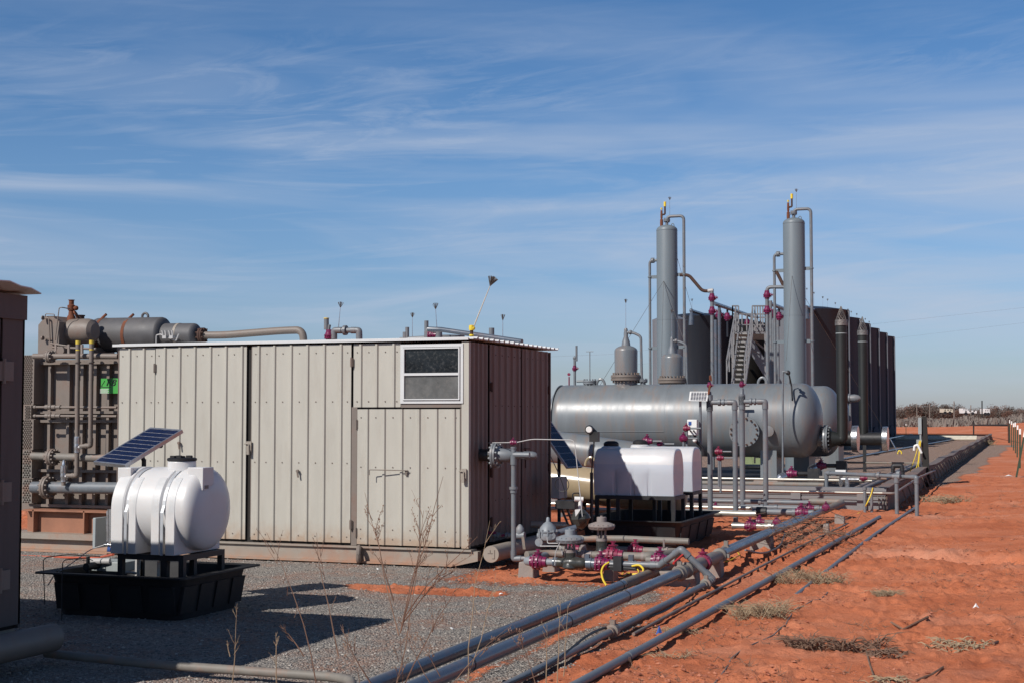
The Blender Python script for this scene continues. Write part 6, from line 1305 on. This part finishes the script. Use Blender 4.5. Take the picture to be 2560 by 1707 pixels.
# pipe frame at the corner
t=thing('pipe_trestle','low grey pipe frame with three legs standing over the containment corner','pipe',(-3,28,0)); Yg=28.3
z=U(2180,1183,Y=Yg).z; xl=U(2066,1183,Y=Yg).x; xm=U(2239,1183,Y=26.9).x; xr=U(2291,1183,Y=26.9).x
pipemesh([(xl,Yg,.2),(xl,Yg,z),(U(2180,1183,Y=27.6).x,27.6,z),(xr,26.9,z),(xr,26.9,0)],.036,True,rad=.05).build('pipe',pvc,t)
m=MB(); m.cyl((xm,27.06,0),(xm,27.06,z),.036); collar(m,(xm,27.06,z-.05),(0,0,1),.05,.12); collar(m,(xm,27.06,z),(1,-.3,0),.05,.14); p=U(2197,1183,Y=27.5); collar(m,(p.x,27.5,z),(1,-.3,0),.065,.05); collar(m,U(2247,1183,Y=27.1),(1,-.3,0),.055,.06); m.build('leg',pvc,t)
t=thing('pipe_loop','small dark and grey pipe loop standing above the containment edge','pipe',tuple(U(2235,1165,Y=31))); m=pipemesh([U(2258,1190,Y=31),U(2254,1163,Y=31),U(2233,1163,Y=31),U(2232,1180,Y=31)],.04,True,rad=.05); m.build('pipe',blk,t)
t=thing('regulator','small white capped regulator inside the containment corner','regulator',tuple(U(2102,1200,Y=29))); p=U(2102,1178,Y=29); m=MB(); m.bc(p,.20,.12,.07); m.build('white_cap',whitep,t); m=MB(); m.lathe([(-.30,.02),(-.22,.05),(-.12,.03),(-.04,.06)],p,(0,0,1),10); m.cyl(p-Vector((0,0,.15)),p-Vector((-.35,0,.15)),.035); m.cyl(p-Vector((-.12,0,.1)),p-Vector((-.12,0,.45)),.045); m.build('body',silver,t)
for i,(px,py0) in enumerate(((2162,1216),(2179,1218))):
    x=U(px,1240,Y=27.3).x; tag(MB().cyl((x,27.3,0),(x,27.3,U(px,py0,Y=27.3).z),.028).cyl((x,27.3,U(px,py0+8,Y=27.3).z),(x,27.3,U(px,py0,Y=27.3).z),.042).build('post_pipe',pvc),['short capped post pipe before the containment corner, left of the pair','short capped post pipe wrapped with a yellow cable, right of the pair'][i],'pipe')
tag(MB().ringtube(fil([U(2182,1218,Y=27.2),U(2178,1235,Y=27.2),U(2165,1262,Y=27.1),G(2160,1275)+Zv*.02,G(2145,1285)],.15),.012,7).build('yellow_cable',yelc),'yellow cable hanging off the capped post pipe to the soil','cable')
for i,px in enumerate((2197,2207,2214)):
    a=U(px,1240,Y=CY-.08); tag(MB().ringtube([a+Vector((-.02,0,0)),(a.x,CY-.09,.25),(a.x+.01,CY-.1,.04)],.012,6).build('tie',pvcd),['left','middle','right'][i]+' of three pale ties hanging at the containment corner','tie','pale ties on the corner')
for i,(px,py,Y_,px0) in enumerate(((2075,1157,40,2260),)):
    pass
# inner rail pipes in the containment
hx('slim pale pipe crossing the gravel inside the containment',2075,2330,1156,44,.03,pvcd)
hx('pale pipe inside the containment below the separators, behind the risers',1700,2180,1197,30.5,.03,rail)
hx('dark long pipe in the shade below the big separator',1700,2060,1208,29.4,.05,pvcd)
a=G(1950,1178);b=G(2380,1100); tag(MB().cyl(a+Zv*.05,b+Zv*.05,.05).build('ground_pipe',pvcb),'dark pipe lying diagonally on the gravel inside the containment','pipe')
a=G(2175,1118);b=G(2280,1094); tag(MB().cyl(a+Zv*.3,b+Zv*.3,.05).build('ground_pipe',rail),'pale pipe lying by the tank row shadow','pipe')
p=G(2162,1178); tag(MB().box((p.x-.05,p.y-.05,0),(p.x+.05,p.y+.05,U(2162,1105,Y=p.y).z)).build('black_post',blk),'thin black post right of the separators','post')
# green heater box with lettering behind the separator
t=thing('heater_box','olive green heater box with black letters far behind the separator','box',tuple(U(1880,1150,d=50))); A=U(1862,1172,d=50); B=U(1925,1128,d=50); m=MB(); m.box((A.x,A.y,0),(B.x,A.y+1.5,B.z)); m.build('box',ggreen,t)
textmesh('lettering','HEI',.62,blk,t,U(1882,1157,d=49.6)+Vector((0,-.05,0)),(1,0,0),(0,0,1),.004)
hx('pale pipes in front of the green heater box',1860,1915,1166,45,.08,rail)
# post with boxes
t=thing('utility_post','thick black post with a grey box and yellow cords at the containment edge','post',(0,0,0)); p=U(2317,1212,Z=.0); t.location=p; d_=p.dot(Fh)
x=p.x; y=p.y; zt_=U(2317,1040,Y=y).z
m=MB(); m.hexa([Vector(v) for v in ((x-.10,y-.07,-.05),(x+.09,y-.07,-.05),(x+.09,y+.07,-.05),(x-.10,y+.07,-.05),(x-.10,y-.06,zt_),(x+.02,y-.06,zt_),(x+.02,y+.06,zt_),(x-.10,y+.06,zt_))]); m.build('post',wood,t)
A=U(2296,1084,Y=y-.05); B=U(2304,1043,Y=y-.05); m=MB(); m.box((A.x,y-.12,A.z),(B.x+.0,y+.05,B.z)); m.box((A.x-.05,y-.1,U(1,1096,Y=y).z),(B.x-.0,y+.03,U(1,1085,Y=y).z)); m.cyl((B.x-.03,y-.08,.1),(B.x-.03,y-.08,A.z),.025); m.build('grey_box',greyp,t)
for k,(a0,a1,a2) in enumerate((((2299,1100),(2290,1135),(2275,1178)),((2300,1102),(2296,1150),(2290,1172)),((2302,1100),(2298,1140),(2296,1168)))):
    m=MB(); m.ringtube(fil([U(*a0,Y=y-.15),U(*a1,Y=y-.2),U(*a2,Y=y-.2)],.2,5),.011,6); m.build('yellow_cord',yelc,t)
m=MB(); m.ringtube(fil([U(2285,1125,Y=y-.22),U(2286,1114,Y=y-.22),U(2294,1111,Y=y-.22),U(2304,1132,Y=y-.22)],.03),.03,8); m.build('white_hook',whitep,t)
p=U(2322,1209,Z=0); tag(MB().cyl((p.x,p.y-.1,0),(p.x,p.y-.1,U(2322,1160,Y=p.y).z),.025).build('stub_pipe',pvc),'short grey stub pipe against the thick black post','pipe')
# ------------------------------------------------------------------ t-posts, fence brace, far things
def tpost(label,px,pt,pb,lean=0,w=1):
    p=G(px,pb); d_=Vector(p).dot(Fh); top=U(px+lean,pt,d=d_); t=thing('fence_post',label,'post',tuple(p),'white tipped fence posts')
    split=p.lerp(top,.86); m=MB(); m.bar(p,split,.055*w,.02*w); m.bar(p+Fh*.02,split+Fh*.02,.015*w,.05*w); m.build('shaft',MATS['fence_green'],t); m=MB(); m.bar(split,top,.062*w,.05*w); m.build('white_tip',whitep,t)
mat('fence_green',(.03,.05,.025),.7)
for i,(px,pt,pb,ln,l) in enumerate(((2525,1049,1107,-1,'farthest white tipped green fence post'),(2529,1052,1116,0,'second farthest white tipped fence post'),(2534,1057,1125,0,'third farthest white tipped fence post'),(2539,1055,1132,-1,'middle white tipped fence post of the row'),(2543,1062,1142,1,'white tipped fence post before the nearest upright one'),(2550,1071,1172,0,'nearest upright white tipped fence post'),(2541,1075,1196,22,'leaning green fence post crossing the right frame edge'))): tpost(l,px,pt,pb,ln)
tpost('lone small white tipped post just right of the tank row',2265,1059,1085)
t=thing('fence_brace','wooden fence brace of two posts joined by a dark rail on the red rise','fence',tuple(G(2480,1080)))
pa_=G(2434,1086); da=Vector(pa_).dot(Fh); pb_=G(2522,1106); db=Vector(pb_).dot(Fh)
m=MB(); a=U(2434,1050,d=da); m.cyl(pa_,a,.0005*da,n=8); m.build('post',wood,t); m=MB(); b=U(2521,1049,d=db); m.cyl(pb_,b,.0006*db,n=8); m.build('post',rustd,t)
m=MB(); m.cyl(U(2434,1062,d=da),U(2521,1062,d=db),.0006*da,n=6); m.build('rail',wood,t)
tag(MB().cyl(U(2552,1192,d=40),U(2600,1180,d=41),.006).build('fence_wire',wire),'fence wire leaving the foot of the leaning post','wire')
# power line far behind
t=tag(MB().ringtube([U(600,1030,d=400),U(1100,902,d=400),U(1530,885,d=400),U(2140,815,d=400),U(2620,763,d=400)],.014,4).build('power_line',wire),'thin power line crossing the sky behind the tanks, upper','wire')
t=tag(MB().ringtube([U(1540,916,d=400),U(2240,845,d=400),U(2620,800,d=400)],.012,4).build('power_line',wire),'thin power line crossing the sky behind the tanks, lower','wire')
# brush and trees on the horizon
trunk=mat('tree_trunk',(.11,.09,.075),.9); twig=mat('bare_twigs',(.15,.125,.105),.95,var=.4,scale=.3); twigr=mat('rusty_leaves',(.17,.10,.075),.95,var=.4,scale=.4); brushm=mat('grey_brush',(.20,.17,.145),.95,var=.4,scale=.25)
def treemesh(seed,h,w,n=240):
    r=random.Random(seed); tr=MB(); cr=MB(); tr.ringtube([(0,0,0),(.1,0,h*.25),(-.1,.1,h*.5)],[.22,.17,.1],6)
    for k in range(9):
        an=r.random()*6.28; tr.ringtube([(0,0,h*(.12+.3*r.random())),(w*.3*math.cos(an),w*.3*math.sin(an),h*.55),(w*.45*math.cos(an),w*.45*math.sin(an),h*.8)],[.1,.06,.02],4)
    lob=[(r.uniform(-.33,.33)*w,r.uniform(-.33,.33)*w,h*r.uniform(.3,.78),r.uniform(.16,.3)*w) for _ in range(9)]
    for k in range(n):
        lx,ly_,lz,lr=r.choice(lob); v=Vector((r.gauss(0,1),r.gauss(0,1),r.gauss(0,.8))).normalized()*lr*r.random()**.4; p=Vector((lx,ly_,lz))+v
        p.z=max(p.z,.2); dv=Vector((r.gauss(0,1),r.gauss(0,1),r.gauss(.6,1))).normalized()*r.uniform(.15,.4); s=dv.cross(Vector((r.random(),r.random(),r.random()))).normalized()*r.uniform(.05,.12)
        cr.add([p-dv-s*.3,p-dv*.2+s,p+dv,p+dv*.1-s],[(0,1,2,3)])
    return tr,cr
protos=[]
for k in range(4):
    tr,cr=treemesh(k,5.2+k*.35,5.5+.6*k,1500); t=thing('tree','bare tree','tree',(0,0,0)); tr.build('trunk',trunk,t); cr.build('crown',twigr if k%2 else twig,t); protos.append(t)
r=random.Random(5)
tl=[]
X_=2238
while X_<2660: tl.append(X_); X_+=r.uniform(7,12)
for i,px in enumerate(tl):
    d_=r.uniform(430,520); hpx=(47 if px<2400 else 40)*(.72+.4*r.random())*(1 if px<2350 else .92); pr_=protos[i%4]; p=U(px,1038,d=d_); sc=hpx*d_/3600/5.8
    o=copy_tree(pr_) if i>=4 else pr_
    o.location=(p.x,p.y,-.4); o.scale=(sc*1.1,sc*1.1,sc); o.rotation_euler=(0,0,r.random()*6)
    nm='reddish leafed' if i%4%2 else 'grey bare'
    o['label']='small '+nm+' tree in the far treeline on the right horizon'; o['group']='trees on the horizon, '+nm
# brush belt
vs=[];fs=[];m=MB(); r=random.Random(9)
rr_=np.random.RandomState(4); dd_=rr_.uniform(185,400,22000); tt_=(rr_.uniform(2225,2700,22000)-1280)/F_; xx_=tt_*dd_*c_-dd_*s_; yy_=tt_*dd_*s_+dd_*c_; zz_=height(xx_,yy_)
for k in range(22000):
    d_=dd_[k]; px=tt_[k]*F_+1280; p=Vector((xx_[k],yy_[k],0)); z0=zz_[k]-.1; hh=r.uniform(.25,1.5)*(.75+.3*math.sin(px*.05)*math.sin(d_*.03))
    s=Rv*r.uniform(.04,.16)+Fh*r.uniform(-.1,.1); l=Vector((r.gauss(0,.3),r.gauss(0,.3),hh)); b=Vector((p.x,p.y,z0)); m.add([b-s,b+s,b+l+s*.5,b+l-s*.4],[(0,1,2,3)])
o=m.build('brush',brushm); tag(o,'low grey brush belt between the red rise and the treeline','brush',kind='stuff')
for i,(px,pt,pb,d_,l) in enumerate(((2292,1008,1035,330,'leftmost thin pale pole at the treeline'),(2324,1010,1034,330,'second thin pale pole at the treeline'),(2385,1002,1048,300,'tall pale pole right of the cream trailer'),(2427,1012,1045,300,'white pole standing before the parked white vehicles'),(2455,1001,1044,300,'tallest dark pole in front of the white shed'))):
    a=U(px,pb,d=d_); b=U(px,pt,d=d_); tag(MB().cyl((a.x,a.y,-.5),b,.11 if i<4 else .14,n=6).build('utility_pole',pvcd if i<4 else wood),l,'pole')
def trailer(label,px0,px1,pt,pb,d_,m_,kind):
    a=U(px0,pb,d=d_); b=U(px1,pt,d=d_); w=(Vector((b.x,b.y,0))-Vector((a.x,a.y,0))).length; z0,z1=a.z,b.z; t=thing(kind,label,kind.replace('_',' '),(a.x,a.y,z0)); 
    m=MB(); p0=Vector((a.x,a.y,z0+.1)); m.hexa([p0,p0+Rv*w,p0+Rv*w+Fh*3,p0+Fh*3,p0+Zv*(z1-z0),p0+Rv*w+Zv*(z1-z0-.1),p0+Rv*w+Fh*3+Zv*(z1-z0),p0+Fh*3+Zv*(z1-z0)]); m.build('body',m_,t)
    m=MB()
    for f in (.15,.45,.75): q_=p0+Rv*w*f-Fh*.03+Zv*(z1-z0)*.5; m.hexa([q_,q_+Rv*w*.1,q_+Rv*w*.1+Fh*.02,q_+Fh*.02,q_+Zv*.3,q_+Rv*w*.1+Zv*.3,q_+Rv*w*.1+Fh*.02+Zv*.3,q_+Fh*.02+Zv*.3])
    m.build('window',dark,t); m=MB()
    for f in (.2,.7): m.cyl(p0+Rv*w*f-Fh*.05-Zv*.1,p0+Rv*w*f+Fh*.2-Zv*.1,.4)
    m.build('wheel',blk,t)
cream=mat('cream_paint',(.62,.56,.44),.6)
trailer('cream trailer parked before the treeline',2358,2382,1022,1031,360,cream,'trailer')
trailer('white pickup with a light bed parked before the treeline',2408,2442,1026,1033,350,whitep,'truck')
trailer('white camper left beside the white pickup',2407,2419,1021,1029,356,whitep,'camper')
trailer('small white shed at the right of the parked vehicles',2461,2475,1022,1034,350,whitep,'shed')
# ------------------------------------------------------------------ dry vegetation
def weed(name,label,base,stems,mat_,seed,br=5,rad=.0022,seeds=True):
    r=random.Random(seed); root=thing(name,label,'plant',tuple(stems[0][0]))
    def stem(p0,p1,r0,lvl):
        p0=Vector(p0);p1=Vector(p1); l=(p1-p0).length; k=5; pts=[]
        off=Vector((r.gauss(0,.03),r.gauss(0,.03),0))*l
        for i in range(k+1): f=i/k; pts.append(p0.lerp(p1,f)+off*math.sin(f*math.pi)+Vector((r.gauss(0,1),r.gauss(0,1),0))*.006*l)
        m.ringtube(pts,[max(r0*(1-.75*i/k),.0006) for i in range(k+1)],4,caps=False)
        if lvl<2:
            for j in range(br if lvl==0 else 3):
                f=r.uniform(.35,.97); p=p0.lerp(p1,f); dv=(p1-p0).normalized(); a=r.random()*6.28; sd=Vector((math.cos(a),math.sin(a),0)); e=p+(dv+sd*.55).normalized()*l*r.uniform(.12,.32)*(1-.4*f); stem(p,e,r0*.5,lvl+1)
        elif seeds:
            for j in range(2): q_=pts[-1]+Vector((r.gauss(0,.004),r.gauss(0,.004),r.gauss(0,.004))); m.add([q_,q_+Vector((.002,0,.004)),q_+Vector((0,.001,.008)),q_+Vector((-.002,0,.004))],[(0,1,2,3)])
    for (a,b) in stems:
        m=MB(); stem(a,b,rad,0); m.build('stem',mat_,root)
    return root
db=5.6
B0=U(985,1712,d=db); B0.z=min(B0.z,.9)
base=Vector((B0.x,B0.y,0)); 
def W_(px,py,d=5.6): return U(px,py,d=d)
weed('dry_weed','tall dry branching weed rising across the shed front, tallest stem cluster',None,[(Vector((B0.x,B0.y,.55)),W_(1000,1590)),(W_(998,1588),W_(915,1230,5.8)),(W_(998,1580),W_(1075,1285,5.4)),(W_(1000,1575),W_(1110,1190,5.6)),(W_(1003,1560),W_(1125,1400,5.3)),(W_(990,1712),W_(1060,1275,5.9)),(W_(1012,1540,5.5),W_(1195,1340,5.3)),(W_(985,1500,5.6),W_(940,1330,5.6)),(W_(1010,1712),W_(1155,1440,5.4))],strawd,1,6,.0032)
weed('dry_weed','thin dry weed arching left of the tall one',None,[(W_(790,1712),W_(668,1330,5.7)),(W_(760,1640),W_(700,1560,5.6)),(W_(850,1640,5.4),W_(790,1330,5.6)),(W_(930,1712,5.4),W_(850,1560,5.4))],strawd,2,6,.003,False)
weed('dry_weed','two pale upright grass stems at the right of the tall weed',None,[(W_(1165,1712,5),W_(1240,1430,5.1)),(W_(1170,1700,5),W_(1222,1300,5.1)),(W_(1392,1712,5),W_(1400,1500,5)),(W_(1365,1712,5),W_(1368,1560,5)),(W_(1410,1690,5),W_(1420,1510,5))],straw,3,3,.0022,False)
weed('dry_weed','short pale weed beside the long front pipe',None,[(W_(580,1712,6.5),W_(592,1525,6.5)),(W_(575,1640,6.5),W_(568,1600,6.5)),(W_(690,1712,5.8),W_(690,1580,5.8))],straw,4,6,.003,False)
weed('dry_weed','loose dry twigs over the left end of the large pipeline',None,[(W_(1080,1712,5.2),W_(1010,1560,5.2)),(W_(1140,1700,5),W_(1280,1560,5)),(W_(1100,1690,5),W_(1050,1590,5)),(W_(1340,1712,5),W_(1285,1560,5)),(W_(900,1712,5.5),W_(860,1600,5.5))],strawd,5,5,.0018)
def tuft(label,px,py,wpx,hpx,n,mat_,seed,flat=.4,name='dry_grass_tuft',tr=.0027):
    r0_=random.Random(seed+50); cl_=[(r0_.gauss(0,.42),r0_.gauss(0,.42)) for _ in range(9)]
    c=G(px,py); d_=Vector(c).dot(Fh); w=wpx*d_/3600/2; h=hpx*d_/3600; r=random.Random(seed); m=MB()
    for k in range(n):
        kx=cl_[k%len(cl_)]; x=c+Rv*(kx[0]+r.gauss(0,.13))*w+Fh*(kx[1]+r.gauss(0,.13))*w*.8; x.z=hz(x.x,x.y)+.003; a=r.random()*6.28; ln=r.uniform(.4,1)*h*1.7
        dv=Vector((math.cos(a)*(1-flat*.4),math.sin(a)*(1-flat*.4),r.uniform(.08,1)*(1.2-flat))).normalized()*ln; mid=x+dv*.5+Vector((0,0,ln*.12)); e=x+dv-Vector((0,0,ln*.1)); e.z=max(e.z,x.z+.004)
        m.ringtube([x,mid,e],[tr,tr*.8,tr*.3],3,caps=False)
    o=m.build(name,mat_); return tag(o,label,'grass',kind='stuff')
tuft('grey green dry tuft beside the right grey pipe',2005,1452,210,34,420,straw,1,.2)
tuft('straw coloured flat tuft in the middle of the red soil',2205,1485,130,24,260,straw,2,.8)
tuft('dry tuft below the first one, left of the red soil middle',1905,1535,170,45,420,straw,3,.2)
tuft('wide brown stick pile on the red soil near the bottom',2070,1625,210,50,260,strawd,4,.7,'brush_pile',.005)
tuft('pale flattened straw heap at the bottom right',2390,1618,190,22,120,straw,5,.9,'brush_pile',.006)
tuft('brown stick scraps between the two lower brush piles',2215,1640,120,30,90,strawd,6,.95,'brush_pile',.006)
tuft('curled pale straws at the bottom edge right of centre',2190,1700,170,24,60,straw,7,.95,'brush_pile',.005)
tuft('thin dry tuft right of the union pipe',1690,1575,130,20,120,straw,8,.9)
tuft('faint greenish tuft on the soil before the containment corner',2350,1256,130,24,260,straw,9,.5,'dry_grass_tuft',.005)
tuft('brown dry weeds at the foot of the thick black post',2300,1216,50,26,220,rustd,10,.3,'dry_grass_tuft',.006)
tuft('pale dry tuft beside the far containment corner',2470,1112,40,16,120,straw,11,.3,'dry_grass_tuft',.01)
tuft('pale sparse tuft right of the lower grey pipe',1690,1650,100,22,50,straw,12,.8)
tuft('low yellowed grass at the foot of the shed skid end',1300,1440,60,10,60,straw,13,.9)
# sprigs of dry weeds dotted over the red soil
r_=np.random.RandomState(21); nn_=1500; dd_=9*(45/9)**r_.rand(nn_); tt_=-.05+.45*r_.rand(nn_); xx_=tt_*dd_*c_-dd_*s_; yy_=tt_*dd_*s_+dd_*c_
kk_=(gravel(xx_,yy_)<.3)&(xx_>-3.2)&(fbm(xx_,yy_,.35,3,77)>-.05); xx_=xx_[kk_]; yy_=yy_[kk_]; zz_=height(xx_,yy_); m=MB(); r=random.Random(3)
for x,y,z in zip(xx_,yy_,zz_):
    b_=Vector((x,y,z)); 
    for k in range(r.randint(2,7)):
        dv=Vector((r.gauss(0,1),r.gauss(0,1),r.uniform(.1,.9))).normalized()*r.uniform(.02,.09); p=b_+Vector((r.gauss(0,.02),r.gauss(0,.02),0)); m.ringtube([p,p+dv],[.0028,.001],3,caps=False)
tag(m.build('dry_sprigs',strawd),'short dry sprigs dotted over the red soil','weeds',kind='stuff')
# bramble ball under the far pipeline
t=MB(); r=random.Random(12); c=U(2015,1345,Z=.12)
for k in range(170):
    p=c+Vector((r.gauss(0,.30),r.gauss(0,.55),abs(r.gauss(0,.13)))); q_=p+Vector((r.gauss(0,.18),r.gauss(0,.18),r.gauss(0,.10))); q2_=q_+Vector((r.gauss(0,.15),r.gauss(0,.15),r.gauss(0,.08))); 
    for v in (p,q_,q2_): v.z=max(v.z,.02)
    t.ringtube([p,q_,q2_],[.004,.003,.002],3,caps=False)
tag(t.build('bramble',strawd),'tangled dark bramble lying under the far end of the pipeline','plant')
# sticks and small litter
for i,(pts,rr,l) in enumerate((([(2228,1557),(2258,1567),(2320,1553)],.012,'curved brown stick on the red soil, right of the brush pile'),([(2165,1630),(2172,1660),(2185,1695),(2200,1703)],.007,'thin bent stick near the bottom edge'),([(2290,1700),(2330,1690),(2358,1676)],.008,'pale stick rising right at the bottom edge'),([(2484,1620),(2495,1605)],.010,'short stick right of the straw heap'),([(1660,1640),(1640,1610)],.006,'short twig by the lower grey pipe'))):
    tag(MB().ringtube([G(*p)+Zv*.012 for p in pts],rr,5).build('stick',strawd),l,'stick')
for i,(px,py,l,mm) in enumerate(((1648,1583,'crumpled blue scrap caught on the right grey pipe',blue),(2440,1527,'tiny blue white scrap on the red soil',whitep),(2560-38,1193,'pink white scrap by the leaning fence post',whitep))):
    p=G(px,py); m=MB(); s=.03 if i<2 else .12; m.add([p+Vector((-s,0,.01)),p+Vector((0,-s*.6,.03)),p+Vector((s,.01,.012)),p+Vector((.01,s*.7,.035)),p+Vector((0,0,.06 if i else .09))],[(0,1,4),(1,2,4),(2,3,4),(3,0,4),(3,2,1,0)]); tag(m.build('scrap',mm),l,'scrap')
# larger pale rocks on the gravel
for i,(px,py,s) in enumerate(((945,1423,.02),(1252,1484,.022),(1130,1573,.018),(918,1595,.015),(1195,1530,.013),(1275,1540,.02))):
    p=G(px,py); r=random.Random(i); m=MB(); m.lathe([(-s*.5,s*.4),(-s*.2,s*1.0),(s*.2,s*.9),(s*.5,s*.35)],p+Zv*s*.4,(r.random()-.5,r.random()-.5,1),7); tag(m.build('stone',whitep if i<3 else conc),['white stone on the gravel below the lifting ring','pale stone on the gravel left of the pipelines','pale stone near the upper edge of the left pipeline','small white pebble by the weeds','small brownish stone right of the weeds','grey stone beside the dusty pipeline'][i],'stone')
